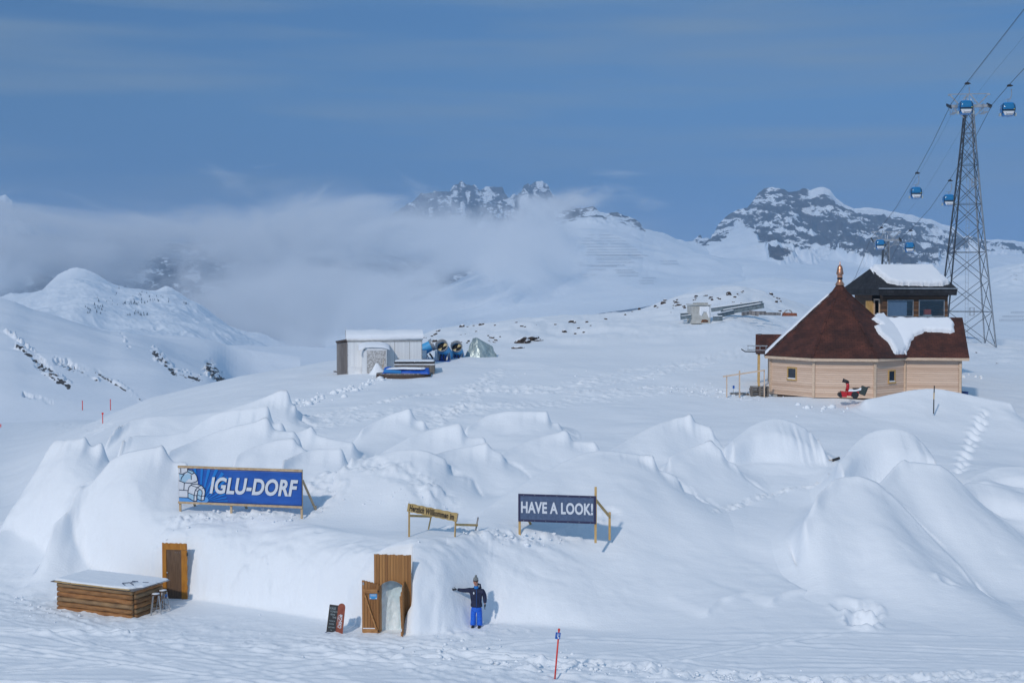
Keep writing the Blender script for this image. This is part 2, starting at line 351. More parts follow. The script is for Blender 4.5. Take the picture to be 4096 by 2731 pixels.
mound('broad snow drift rising to a slim horn behind the blue banner',
 [(600,1830,60,3,3),(700,1790,62,4,3),(800,1745,63.5,5,3),(880,1712,64,5.5,3),(960,1694,64,5,3),(1020,1684,64,4,2.6),(1050,1668,64,3,2),(1070,1658,64,2.2,1.2),(1080,1682,64,2.4,1.2),(1092,1718,64,3,1.8),(1130,1726,64,3,2),(1170,1724,64,2.6,1.6),(1182,1722,64,2,1.4),(1187,1748,64,2,1.4),(1240,1790,64,2,2)], 1.6, 1.6)
mound('low snow drift with a crumbly crest above the middle of the blue banner',
 [(880,1870,59,3,2),(930,1826,60,3.6,2),(1000,1785,61,4,2),(1080,1758,61.5,3.6,2),(1150,1742,61.5,3,2),(1178,1738,61.5,2.4,1.4),(1188,1765,61.5,2.6,1.4),(1210,1780,61.5,2.6,1.6),(1216,1788,61.5,2.6,1.6),(1270,1830,61,2,2)], 1.5, 1.6, 0, .08, .09)
mound('smooth snow mound with a curved cut end, right above the blue banner',
 [(1060,1880,56.5,3,3),(1120,1832,58,4,3),(1190,1796,59.5,4.6,3),(1260,1784,60,4.8,3),(1330,1780,60,4.6,2.6),(1368,1777,60,4,2),(1377,1790,60,3.2,1.4),(1381,1840,60,3.2,2),(1400,1855,60,3,2),(1470,1880,60,3,2)], 1.5, 1.6)
mound('wide smooth snow dome with a cut right end between the banner and the welcome board',
 [(1300,1900,57,3,3),(1400,1850,58,4,3),(1500,1818,59,5,3),(1600,1796,59,5.6,3),(1670,1790,59,5.8,3),(1715,1802,59,5.6,3),(1765,1826,59,5,2.6),(1790,1838,59,4,2),(1794,1860,59,3.4,2),(1800,1905,59,3.2,2),(1850,1905,59,3,2),(1930,1940,58.5,3,2)], 1.45, 1.6)
mound('small snow drift with a hooked horn in the back left trough',
 [(1130,1790,66,2,2),(1170,1725,66.5,3,2),(1210,1712,67,3,1.6),(1240,1698,67,2.4,1.2),(1252,1690,67,1.8,.9),(1256,1715,67,2,1.2),(1280,1735,67,2.2,1.4),(1340,1755,66.5,2.6,2),(1450,1775,66,2,2)], 1.7, 1.6)
mound('small snow drift with a rounded thumb shaped horn at the back',
 [(1400,1740,70,2,2),(1470,1700,72,3,2),(1540,1665,73,3.6,2),(1590,1645,73,3.4,2),(1620,1632,73,2.6,1.4),(1636,1619,73,2,1.1),(1645,1628,73,2,1.1),(1655,1665,73,2.4,1.4),(1672,1678,73,2.6,1.6),(1702,1674,73,2.2,1.3),(1707,1712,73,2.2,1.4),(1760,1735,72,2,2)], 1.7, 1.6)
mound('snow drift with a tall rounded horn, middle of the mound field',
 [(1480,1840,62,3,2),(1560,1790,63,4,3),(1640,1742,64,4.4,3),(1720,1712,65,4.4,3),(1780,1697,65,4,2.4),(1810,1686,65,3.2,1.8),(1830,1678,65,2.6,1.4),(1846,1679,65,2.4,1.3),(1853,1700,65,2.4,1.3),(1858,1742,65,3,2),(1890,1752,65,3,2),(1930,1744,65,2.6,1.6),(1942,1752,65,2.4,1.4),(1980,1790,64.5,2,2)], 1.7, 1.6)
mound('snow drift with a slim spike and a scalloped right flank in the middle',
 [(1680,1850,58.5,2,2),(1740,1815,60,3,2),(1800,1797,61,3.8,2.4),(1870,1782,61.5,3.8,2.4),(1920,1772,61.5,3.2,2),(1944,1761,61.5,2.4,1.4),(1951,1755,61.5,1.8,1),(1957,1782,61.5,2.4,1.4),(1985,1800,61.5,3,2),(2012,1812,61.5,2.6,1.6),(2021,1850,61.5,2.6,2),(2060,1872,61.5,2.6,2),(2085,1885,61.5,2.6,2),(2150,1930,61,2,2)], 1.6, 1.6)
mound('snow drift with a square cut end standing before the trampled track',
 [(1830,1735,71,2,2),(1890,1686,73,3,2),(1960,1650,74,4,2.4),(2040,1638,74,4,2.4),(2120,1638,74,3.6,2),(2180,1635,74,2.8,1.5),(2196,1633,74,2.4,1.3),(2199,1688,74,2.6,1.4),(2240,1688,74,2.4,1.4),(2246,1722,74,2.4,1.6),(2310,1750,73,2,2)], 1.7, 1.6)
mound('low snow drift with two small steps behind the big front dome',
 [(1960,1840,61,2,2),(2040,1795,63,3,2),(2120,1760,64,3.8,2.4),(2210,1733,65,3.8,2.4),(2262,1718,65,3,1.8),(2277,1726,65,2.8,1.6),(2286,1765,65,2.8,1.6),(2340,1763,65,2.6,1.6),(2385,1757,65,2.2,1.4),(2393,1798,65,2.2,1.6),(2450,1830,64,2,2)], 1.7, 1.6)
mound('biggest smooth snow dome, behind the sign that says have a look',
 [(1850,2120,53.5,1.5,3),(1930,2045,54.5,2.5,3),(2030,1975,56,3.5,3),(2130,1910,57.5,4.6,3),(2230,1858,59,5.8,3.4),(2330,1815,60,6.8,3.6),(2400,1802,60.5,7.4,3.6),(2480,1806,60.5,7.6,3.4),(2550,1814,60.5,7.4,2.6),(2600,1808,60.5,6.8,1.8),(2617,1804,60.5,6.2,1.4),(2621,1830,60.2,6,1.4),(2624,1880,60,6,1.6),(2670,1884,59.6,6,2),(2716,1906,59.4,6,1.8),(2722,1920,59.4,6,1.6),(2724,1975,59.2,6,2),(2780,1985,59,6,2),(2786,2018,59,6,2),(2900,2040,58,6,3),(3050,2100,57,6,3),(3250,2220,55,5,3),(3480,2400,52,4,3),(3650,2560,49,3,3)], 1.3, 1.5)
mound('snow drift with a sharp triangular fin at the back of the field',
 [(2380,1840,62.5,2,2),(2450,1790,64,3,2),(2540,1735,66,4,2.4),(2620,1695,67,4.4,2.4),(2700,1664,68,4.2,2),(2745,1652,68,3.4,1.6),(2768,1633,68,2.6,1.1),(2771,1672,68,3,1.4),(2800,1685,68,3.2,2),(2846,1700,68,3,1.8),(2852,1712,68,2.8,1.6),(2854,1750,68,2.8,2),(2920,1770,67,2,2)], 1.6, 1.6)
mound('steep craggy snow mound right of the biggest dome',
 [(2640,1860,61,2,2),(2690,1816,62,3,2),(2750,1790,63,3.8,2.4),(2800,1768,63.5,4.2,2.4),(2842,1748,63.5,4.2,2),(2862,1768,63.5,4,2),(2890,1802,63.5,3.8,2),(2897,1815,63.3,3.6,1.8),(2900,1842,63.3,3.6,2),(2945,1852,63,3.4,2),(2954,1870,63,3.2,1.8),(2958,1895,63,3.2,2),(3010,1940,62,3,2),(3100,2010,61,2,2)], 1.25, 1.6)
mound('round snow capped igloo dome with a bright cut front face, right of centre',
 [(2890,1800,65,1.5,2),(2930,1758,66,2,3),(2980,1712,67,2.6,4),(3030,1680,67.5,3,4),(3090,1664,68,3.2,4),(3160,1670,68,3.2,4),(3220,1695,68,3.2,4),(3270,1732,68,3,3.4),(3296,1762,68,2.6,2.6),(3300,1830,67.5,2,2),(3330,1850,67,1.5,2)], 0.62, 1.3, 0.9, .08, .06)
mound('igloo dome with a rough chiselled front and a knob on its right',
 [(3330,1890,60,1.5,2),(3370,1830,61.5,2.2,3),(3420,1766,63,2.8,4),(3480,1722,64,3.2,4),(3540,1706,64,3.4,4),(3600,1704,64,3.4,4),(3655,1712,64,3.2,3.6),(3680,1748,64,2.8,2.6),(3706,1776,64,2.6,2.2),(3718,1796,64,2.4,2),(3735,1835,63.5,2,2),(3770,1880,63,1.6,2)], 0.62, 1.3, 0.8, .08, .07)
mound('steep rounded snow mound in the right foreground with a notch on its left shoulder',
 [(3180,2130,53,2,2),(3240,2060,54,3,2),(3262,1980,55,3.4,2.4),(3310,1945,56,4,3),(3330,1915,56.5,4.6,3),(3380,1900,57,5.4,3),(3440,1898,57,6,3),(3510,1922,57,6.4,3),(3570,1972,57,6.6,3),(3640,2050,56.5,6.6,3),(3720,2140,55.5,6.4,3),(3800,2225,54.5,6,3),(3900,2340,53,5,3),(4020,2480,50,4,3)], 1.3, 1.4)
mound('tall snow mound with a small crest and rough cut face at the right',
 [(3480,1970,57,2,2),(3540,1905,58.5,3,2.4),(3575,1855,59.5,3.6,2.4),(3608,1826,60,3.8,2),(3640,1840,60,4,3),(3700,1848,60,4.6,3),(3760,1852,60,5,3),(3800,1880,60,5,3),(3850,1935,60,5,3),(3920,2010,59.5,5,3),(3990,2070,59,5,3),(4040,2095,58.5,4.6,2.6),(4100,2160,58,4.4,2.6),(4250,2300,56,4,3)], 1.1, 1.4, 0, .1, .06)
mound('snow bank with a low rounded lip at the right edge of the picture',
 [(3820,1960,60.5,1.5,2),(3875,1925,62,2,2),(3900,1912,62,2.2,2.6),(3960,1930,62,2.4,3),(4040,1960,62,2.4,3),(4150,1990,62,2.4,3),(4400,2040,62,2,3)], 0.7, 1.4, 0.6)
mound('cut snow dome at the right edge of the picture',
 [(3850,1945,64,1.2,2),(3900,1900,65,2,3),(3960,1872,66,2.4,4),(4040,1864,66,2.6,4),(4120,1868,66,2.6,4),(4250,1890,66,2.6,4),(4420,1960,66,2,3)], 0.62, 1.3, 0.8)
mound('low igloo porch drift over the arched wooden doorway',
 [(1470,2420,48.2,.8,2.5),(1490,2280,48.5,1.1,2.5),(1508,2218,48.8,1.2,3),(1540,2186,49.0,1.1,3),(1590,2162,49.3,1.3,3),(1650,2148,49.3,1.7,3),(1720,2150,49.4,1.9,3),(1800,2166,49.8,2.0,3),(1900,2190,50.2,2.1,3),(2000,2215,50.5,2.2,3),(2150,2250,50.8,1.8,3),(2300,2290,50.8,1.4,3)], 1.15, 1.4)
mound('smooth snow drift in front of the wooden hut wall',
 [(3430,1602,80.5,1.5,2),(3520,1588,81,3,2),(3620,1562,81.5,5,2),(3700,1550,82,6,2.4),(3770,1552,82,6,2.4),(3850,1570,82,5.5,3),(3950,1592,81.5,5,3),(4080,1618,81,4,3)], 1.7, 1.5)
GX0, GX1, GY0, GY1, GDX, GDY = -30.0, 34.0, 45.0, 90.0, 0.075, 0.11
def gblur(a, sx, sy):
    for ax, sg in ((1, sx / GDX), (0, sy / GDY)):
        n = int(3 * sg); k = np.exp(-.5 * (np.arange(-n, n + 1) / sg) ** 2); k /= k.sum()
        p = np.pad(a, [(n, n) if i == ax else (0, 0) for i in (0, 1)], mode='edge'); o = np.zeros_like(a); m = a.shape[ax]
        for i, w in enumerate(k): o += w * (p[:, i:i + m] if ax == 1 else p[i:i + m, :])
        a = o
    return a
def mound_field():
    xs = np.arange(GX0, GX1, GDX); ys = np.arange(GY0, GY1, GDY); n = len(MOUNDS)
    Hm = np.zeros((len(ys), len(xs))); Wm = np.zeros_like(Hm); Fl = np.zeros_like(Hm); owner = np.full(Hm.shape, -1, int)
    for mi, (label, pts, pf, pb, cap, sig, rough) in enumerate(MOUNDS):
        a = np.array(pts, float); X, Y, Z = Pn(a[:, 0], a[:, 1], a[:, 2]); o = np.argsort(X); X, Y, Z = X[o], Y[o], Z[o]; X = X + np.arange(len(X)) * 1e-5
        wf = a[o, 3] * (1.45 if pf >= 1.4 else 1.2 if pf > 1 else 1.0) * (1.4 if 'right foreground' in label or 'rough cut face' in label else 1); wb = a[o, 4] * 1.2
        i0, i1 = np.searchsorted(xs, [X[0], X[-1]]); j0, j1 = np.searchsorted(ys, [(Y - wf * 1.3).min() - .3, (Y + wb * 1.3).max() + .3])
        if i1 - i0 < 3: continue
        gx, gy = np.meshgrid(xs[i0:i1], ys[j0:j1])
        yc = smooth1(X, Y, gx[0], .5) + (.03 if pf < 1 else .08) * fbm(gx[0] / 3.0, gx[0] * 0 + 3, 4, 3); zc = smooth1(X, Z, gx[0], .7 if pf < 1 else sig)
        f = smooth1(X, wf, gx[0], 1.2 if pf < 1 else .3); b_ = smooth1(X, wb, gx[0], .3); hb = base(gx[0], yc, False)
        fade = np.clip((gx[0] - X[0]) / .5, 0, 1) * np.clip((X[-1] - gx[0]) / .5, 0, 1); hc = np.maximum(zc - hb, 0) * fade
        hs = np.maximum(np.minimum(smooth1(X, Z, gx[0], 1.6), zc + .5) - hb, 0) * fade
        d = gy - yc[None, :]; wob = 1 + 0.22 * fbm(gx / 4.0, gy / 4.0, 17, 2)
        tf = np.clip(-d / (f[None, :] * wob), 0, 1); tb = np.clip(d / (b_[None, :] * wob), 0, 1)
        if pf < 1: k = 0.42; prof_f = np.where(tf < k, 1 - 0.10 * (tf / k) ** 2, 0.90 * (1 - sstep(0, 1, ((tf - k) / (1 - k)) ** (pf + .2))))
        else:
            mixw = np.clip(1.95 - pf, .15, .8); prof_f = (0.5 + 0.5 * np.cos(np.pi * tf)) * mixw + (1 - tf) ** (pf + .9) * (1 - mixw)
        prof_b = (0.5 + 0.5 * np.cos(np.pi * tb)) * .5 + .5 * (1 - tb) ** (pb + .6)
        kf = np.exp(-np.abs(d) / .5); h = (hc[None, :] * kf + hs[None, :] * (1 - kf)) * np.where(d < 0, prof_f, prof_b)
        w = np.exp(-(np.abs(d) / .75) ** 1.8)
        if mi == 0: w = w * sstep(Pn(150, 1740, 61)[0], Pn(235, 1740, 61)[0], gx)
        if pf < 1: w = np.maximum(w, .92 * sstep(0, .4, h) * (d < 0))
        sub = Hm[j0:j1, i0:i1]; win = h > sub; fl = h / np.maximum(hc[None, :], .2)
        sub[win] = h[win]; Wm[j0:j1, i0:i1][win] = w[win]; owner[j0:j1, i0:i1][win & (h > .02)] = mi; Fl[j0:j1, i0:i1][win] = ((rough * 20 if pf > 1 else 1.9) * np.clip(4 * fl * (1 - fl), 0, 1) * np.clip(hc[None, :] / 1.2, 0, 1))[win]
    Hm = gblur(Hm, .03, .07); body = gblur(Hm, .45, .65); Wm = gblur(Wm, .06, .08)
    H_ = Hm * Wm + body * (1 - Wm)
    gx, gy = np.meshgrid(xs, ys)
    Fl = gblur(Fl, .3, .3); H_ = H_ + Fl * (.13 * fbm(gx / 2.0, gy / 1.5 - H_ * 1.0, 31, 3, .45) + .24 * fbm(gx / 5, gy / 4 - H_ * .4, 41, 2)) * sstep(.05, .6, H_)
    # owner of the blurred aprons: nearest owned cell by repeated spreading
    for _ in range(26):
        for sh in ((0, 1), (0, -1), (1, 1), (1, -1)):
            r = np.roll(owner, sh[1], axis=sh[0]); owner = np.where((owner < 0) & (H_ > .012), r, owner)
    return xs, ys, gx, gy, np.maximum(H_, 0) * (1 - pocket(gx, gy)) * sstep(GY0 + .1, GY0 + 2.2, gy), owner
MXS, MYS, MGX, MGY, MHF, MOWN = mound_field()
def mh(x, y):
    fx = np.clip((np.asarray(x, float) - GX0) / GDX, 0, len(MXS) - 1.001); fy = np.clip((np.asarray(y, float) - GY0) / GDY, 0, len(MYS) - 1.001)
    i = fx.astype(int); j = fy.astype(int); u = fx - i; v = fy - j
    r = (MHF[j, i] * (1 - u) + MHF[j, i + 1] * u) * (1 - v) + (MHF[j + 1, i] * (1 - u) + MHF[j + 1, i + 1] * u) * v
    return np.where((np.asarray(y) < GY0) | (np.asarray(y) > GY1 - .2), 0, r)
def build_mounds():
    Zb = base(MGX, MGY); Z = Zb + track_disp(MGX, MGY) + step_disp(MGX, MGY) + MHF - 0.05 * np.exp(-MHF / 0.04); hm = MHF > .010
    on = hm[:-1, :-1] | hm[1:, :-1] | hm[:-1, 1:] | hm[1:, 1:]; own = MOWN[:-1, :-1].copy()
    for k, nb in enumerate((MOWN[1:, :-1], MOWN[:-1, 1:], MOWN[1:, 1:])): own = np.where(own < 0, nb, own)
    own = np.where(own < 0, len(MOUNDS) - 1, own)
    for mi, m in enumerate(MOUNDS):
        keep = on & (own == mi)
        if keep.sum() < 4: continue
        ob = grid_mesh('snow_mound', MGX, MGY, Z, SNOW, keep); tag(ob, m[0], 'snow mound', 'wind shaped snow mounds of the igloo village', 'structure')
def surface_at(u, v, d0=38, d1=400):
    D = np.geomspace(d0, d1, 2500); X, Y, Z = Pn(np.full_like(D, u), np.full_like(D, v), D)
    g = base(X, Y) + mh(X, Y) - Z; k = int(np.argmax(g > 0)); k = k if g[k] > 0 else -1
    return Vector((X[k], Y[k], float(base(X[k], Y[k]) + mh(X[k], Y[k]))))
def sz_(x, y): return float(base(np.array([x]), np.array([y]))[0] + mh(np.array([x]), np.array([y]))[0])
# ---- trampled tracks: (points (u,v), half width m, depth m, grain m, depth sign noise)
TR = [
 ([(-200,2330),(200,2440),(600,2520),(1100,2560),(1500,2580),(1800,2640),(2300,2700),(2800,2735)], 2.6, .05, .55),
 ([(1150,1860),(1300,1840),(1500,1830)], .4, .0, .3),
 ([(1250,1700),(1500,1660),(1800,1640),(2100,1620),(2400,1590),(2700,1560),(2880,1570),(2980,1590)], 1.7, .07, .40),
 ([(1160,1690),(1400,1640),(1700,1580),(1900,1560),(2300,1570),(2700,1545)], .5, .10, .3),
 ([(1700,1710),(1850,1640),(1900,1580),(1930,1530),(2000,1480)], .9, .09, .4),
 ([(1900,1550),(2300,1550),(2600,1500),(2850,1440),(3080,1400)], 1.2, .09, .45),
 ([(2300,1530),(2600,1470),(2900,1410),(3050,1380)], 1.0, .07, .45),
 ([(1250,2010),(1400,1990),(1600,2010),(1750,2045)], .9, .16, .5),
 ([(700,2090),(900,2060),(1240,2070),(1350,2030)], .7, .13, .4),
 ([(1790,2110),(1900,2135),(2080,2150),(2300,2150),(2440,2080)], .5, .14, .4),
 ([(2150,2660),(2400,2650),(2700,2690),(3300,2725),(4100,2700)], .55, .14, .4),
 ([(2850,2060),(3000,2010),(3150,1955),(3320,1945)], .25, .10, .25),
 ([(1780,2560),(1850,2530),(1950,2515),(2080,2530)], .8, .06, .4),
 ([(60,1700),(250,1690),(420,1715)], 1.2, .10, .6),
]
def track_disp(x, y):
    z = np.zeros_like(x)
    for pts, w, dep, gr in TR:
        if dep == 0: continue
        q = [ground_at(u, v) for u, v in pts]
        dmin = np.full(x.shape, 1e9)
        bx0 = min(p.x for p in q) - 3 * w; bx1 = max(p.x for p in q) + 3 * w; by0 = min(p.y for p in q) - 3 * w; by1 = max(p.y for p in q) + 3 * w
        m = (x > bx0) & (x < bx1) & (y > by0) & (y < by1)
        if not m.any(): continue
        xx = x[m]; yy = y[m]; dm = np.full(xx.shape, 1e9)
        for a, b in zip(q[:-1], q[1:]):
            ex, ey = b.x - a.x, b.y - a.y; l2 = ex * ex + ey * ey + 1e-9
            t = np.clip(((xx - a.x) * ex + (yy - a.y) * ey) / l2, 0, 1)
            dm = np.minimum(dm, np.hypot(xx - a.x - t * ex, yy - a.y - t * ey))
        e = sstep(1.25, .35, dm / w * (1 + .4 * vn(xx / 1.3, yy / 1.3, 8)))
        n = fbm(xx / gr, yy / gr, 13, 3, .6)
        z[m] += e * dep * 1.3 * (np.where(n > 0, n * 1.6, n * .8) - 0.15)
    return z
STEPS = [(3945,1655),(3930,1670),(3918,1682),(3940,1690),(3905,1700),(3925,1712),(3900,1730),(3890,1745),(3905,1755),(3878,1768),(3893,1780),(3868,1795),(3880,1805),(3858,1818),(3872,1830),(3848,1842),(3862,1852),(3840,1862),(3850,1876),(3830,1884)]
DENTS = [(3445,2485,.45,.65,.34),(3480,2440,.35,.5,.18),(3395,2430,.5,.5,.13),(3790,2325,.30,.35,.12)]
def step_disp(X, Y):
    Z = np.zeros_like(X)
    rs = random.Random(3)
    for (u, v, s) in STEPS:
        p = surface_at(u + rs.uniform(-5, 5), v + rs.uniform(-3, 3)); q_ = rs.uniform(.6, 1.15); r2_ = ((X - p.x) / (.17 * q_)) ** 2 + ((Y - p.y) / (.32 * q_)) ** 2
        Z += -0.24 * q_ * np.exp(-r2_) + 0.10 * np.exp(-(((X - p.x - .1) / .28) ** 2 + ((Y - p.y - .55) / .28) ** 2))
    for u, v, rx, ry, dp in DENTS:
        p = surface_at(u, v); r_ = np.hypot((X - p.x) / rx, (Y - p.y) / ry); m = r_ < 4
        if m.any(): n = fbm(X[m] / .45, Y[m] / .45, 141, 3) * 1.6; Z[m] += -dp * np.exp(-(r_[m] * (1 + .3 * n)) ** 4) + .35 * dp * np.exp(-((r_[m] - 1.4) / .35) ** 2) * (1 + n)
    return Z
def build_ground():
    na, nd = 1150, 900
    a = np.linspace(-0.62, 0.62, na); D = np.concatenate([np.linspace(24, 40, 60, endpoint=False), np.geomspace(40, 100, 560, endpoint=False), np.geomspace(100, 700, 280)])
    A, Y = np.meshgrid(a, D); X = A * Y
    Z = base(X, Y) + track_disp(X, Y)
    # ski tracks on the piste in front: shallow grooves with thrown up rims
    rn = np.random.RandomState(4); on = sstep(47.6, 45.8, Y + .0 * X) ; on = np.where(X < -14, sstep(53, 48, Y + (X + 14) * .3), on)
    m = on > 0; xx = X[m]; yy = Y[m]; acc = np.zeros(xx.shape)
    for k in range(64):
        y0 = rn.uniform(37, 49); sl = rn.normal(-.22, .33); ph = rn.uniform(0, 6.3); A_ = rn.uniform(.1, 1.6); wl = rn.uniform(9, 30); w_ = rn.uniform(.07, .16); am = rn.uniform(.015, .045) * (2.8 if k % 8 == 0 else 1)
        yc = y0 + sl * (xx + 6) + A_ * np.sin(xx / wl + ph); d = (yy - yc) / math.sqrt(1 + sl * sl) / w_
        gate = np.clip(.15 + 2.2 * vn(xx / 9.0 + k * 7.3, np.full_like(xx, k * 3.1), k), 0, 1)
        rough_ = 1 + .7 * vn(xx / .35, yy / .35, 40 + k % 3)
        acc += gate * am * (np.exp(-d * d) * rough_ - .7 * np.exp(-(d - 1.8) ** 2) + .6 * np.exp(-(d - 3.6) ** 2) * rough_ - .5 * np.exp(-(d - 5.2) ** 2))
    acc += .022 * np.clip(fbm(xx / .55, yy / .22, 78, 4, .6), -.2, 1) * sstep(-.1, .4, fbm(xx / 4, yy / 1.6, 79, 3))
    Z[m] += acc * on[m]
    # bench the man stands on
    pm = P(1906, 2508, 47.9); lx = X - pm.x; ledge = sstep(-2.6, -1.2, lx) * sstep(4.5, 1.5, lx) * sstep(46.3 - .12 * lx, 46.9 - .12 * lx, Y + .25 * fbm(X / .9, Y / .9, 83, 3)) * sstep(49.2, 48.2, Y)
    zl = pm.z + .03 * fbm(X / .5, Y / .5, 84, 3); Z = np.maximum(Z, Z * (1 - ledge) + zl * ledge)
    Z -= .35 * sstep(.04, .3, mh(X, Y))
    # crusted wind lips on the long right slope
    for (ua, va, ub, vb, hh_) in ((2790, 2470, 2990, 2375, .16), (3060, 2425, 3250, 2360, .20), (3380, 2290, 3470, 2220, .14)):
        qa, qb = ground_at(ua, va), ground_at(ub, vb); ex, ey = qb.x - qa.x, qb.y - qa.y; l2 = ex * ex + ey * ey
        tt = ((X - qa.x) * ex + (Y - qa.y) * ey) / l2; dd = ((X - qa.x) * -ey + (Y - qa.y) * ex) / math.sqrt(l2) + .25 * fbm(X / 1.2, Y / 1.2, 85, 2)
        wgt = sstep(-.05, .2, tt) * sstep(1.05, .8, tt); Z += wgt * hh_ * np.where(dd > 0, np.exp(-dd / 1.6), np.exp(dd / .10) )
    Z += step_disp(X, Y)
    o = grid_mesh('snow_ground', X, Y, Z, SNOW); tag(o, kind='structure')
STEPS = [(u, v, 1) for u, v in STEPS]
build_ground(); build_mounds()
# ================================================================ far terrain
def make_rock_snow(name, rock1, rock2, snowc, ns, thr=0.5, bump=0.6, bdist=3.0, strata=0.0):
    m = mat(name, snowc, 0.8, 0, 0.1); b = m.node_tree.nodes['Principled BSDF']
    at = N(m, 'ShaderNodeAttribute', attribute_name='rock')
    c = coords(m)
    n = N(m, 'ShaderNodeTexNoise', i_Scale=ns, i_Detail=9, i_Roughness=0.68); L(m, coords(m, (1, .6, 2.2), (0, R(strata), 0)), n.inputs['Vector'])
    a1 = N(m, 'ShaderNodeMath', operation='ADD'); L(m, at.outputs['Fac'], a1.inputs[0]); L(m, n.outputs['Fac'], a1.inputs[1])
    msk = rampn(m, a1.outputs[0], [(thr, (0, 0, 0)), (thr + 0.045, (1, 1, 1))])
    n3 = N(m, 'ShaderNodeTexNoise', i_Scale=ns * 2.5, i_Detail=6, i_Roughness=0.7); L(m, coords(m, (1, .6, 3), (0, R(strata), 0)), n3.inputs['Vector'])
    rc = rampn(m, n3.outputs['Fac'], [(.35, rock1), (.65, rock2)])
    mx = N(m, 'ShaderNodeMix', data_type='RGBA'); L(m, msk, mx.inputs[0]); mx.inputs[6].default_value = (*snowc, 1); L(m, rc, mx.inputs[7])
    L(m, mx.outputs[2], b.inputs['Base Color'])
    bu = N(m, 'ShaderNodeBump', i_Strength=bump, i_Distance=bdist); L(m, n.outputs['Fac'], bu.inputs['Height']); L(m, bu.outputs[0], b.inputs['Normal'])
    return m
FAR_SNOW = (0.84, 0.90, 0.96)
M_FAR = make_rock_snow('far_rock_and_snow', (0.030, 0.028, 0.028), (0.11, 0.10, 0.095), FAR_SNOW, 0.030, 0.60, .35, 6, 14)
M_MID = make_rock_snow('mid_rock_and_snow', (0.030, 0.028, 0.026), (0.11, 0.10, 0.09), FAR_SNOW, 0.06, 0.60, .3, 2.5, 4)
M_NEAR = make_rock_snow('hill_rock_and_snow', (0.035, 0.032, 0.030), (0.12, 0.10, 0.085), (0.85, 0.90, 0.965), 0.25, 0.60, .3, .5, 10)
def set_attr(o, keep_vals):
    at = o.data.attributes.new('rock', 'FLOAT', 'POINT'); at.data.foreach_set('value', keep_vals.astype(np.float32).ravel())
SURF = {}
def mountain(name, sil, D0, D1, vfoot, material, amp, nsc, rockf, back=0.35, gexp=1.0, jag=0.0, res=(420, 260), seed=0, warp=0.0, D0fn=None, smooth=0.0, ksm=70, flute=0.0):
    """sil: picture ridge line at distance D0; the face runs down toward us to distance D1 where it is seen at row vfoot(u)"""
    us = np.array([p[0] for p in sil], float); vs = np.array([p[1] for p in sil], float)
    u = np.linspace(us[0], us[-1], res[0]); v = np.interp(u, us, vs)
    t = np.concatenate([np.linspace(-back, 0, int(res[1] * .25), endpoint=False), np.linspace(0, 1, res[1]) ** 1.5])
    U, T = np.meshgrid(u, t); 
    Uw = U + ksm * 1.2 * fbm(U / 220.0, T * 3, seed + 9, 3) * sstep(0, .35, T) + ksm * .5 * T
    Vs = sum(w_ * np.interp(Uw + k_ * ksm, us, vs) for k_, w_ in ((-2, .08), (-1.3, .12), (-.65, .18), (0, .24), (.65, .18), (1.3, .12), (2, .08)))
    kb = np.exp(-np.abs(T) / .05); V = np.interp(U, us, vs) * kb + Vs * (1 - kb)
    Dr = D0 if D0fn is None else D0fn(U)
    Y = Dr - (Dr - D1) * np.where(T < 0, T, T)
    A = (U - CX) / F
    X = A * Y
    _, _, zc = Pn(U, V, Dr)
    vf = np.interp(U, [p[0] for p in vfoot], [p[1] for p in vfoot]); _, _, zf = Pn(U, vf, D1)
    ux = X + warp * fbm(X / (nsc * 2), Y / (nsc * 2), seed + 5, 2)
    g = np.where(T < 0, 0, np.clip(T, 0, 1) ** gexp)
    z = zc + (zf - zc) * g - np.where(T < 0, (-T / back) ** 1.2 * (zc - zf) * .8, 0)
    env = sstep(0, .12, np.abs(T)) * (1 - .6 * sstep(.5, 1, T))
    rg = fbm(ux / nsc, Y / nsc, seed, 6, .55, True)
    sm = fbm(ux / nsc, Y / nsc, seed + 7, 3, .4)
    rq = rockf(U, T, X, Y, z, 0, rg); rock_w = sstep(-.16, .02, rq) if np.ndim(rq) else 0
    z = z + amp * env * ((rg - .2) * (rock_w * (1 - smooth * .3) + (1 - rock_w) * (1 - smooth)) + sm * .8 * smooth * (1 - rock_w)) + flute * rock_w * sstep(0, .05, T) * (fbm(ux / 55, Y / 320, seed + 21, 4, .55, True) - .2) + jag * fbm(X / (nsc * .12), T * 8, seed + 3, 3, .6) * np.exp(-np.abs(T) / .02)
    o = grid_mesh(name, X, Y, z, material); SURF[name] = (U, X, Y, z)
    gy, gx = np.gradient(z, axis=(0, 1)); dX = np.gradient(X, axis=1); dY = np.gradient(Y, axis=0)
    slope = np.hypot(gx / np.maximum(np.abs(dX), 1e-3), gy / np.maximum(np.abs(dY), 1e-3))
    set_attr(o, rockf(U, T, X, Y, z, slope, rg)); tag(o, kind='structure'); return o
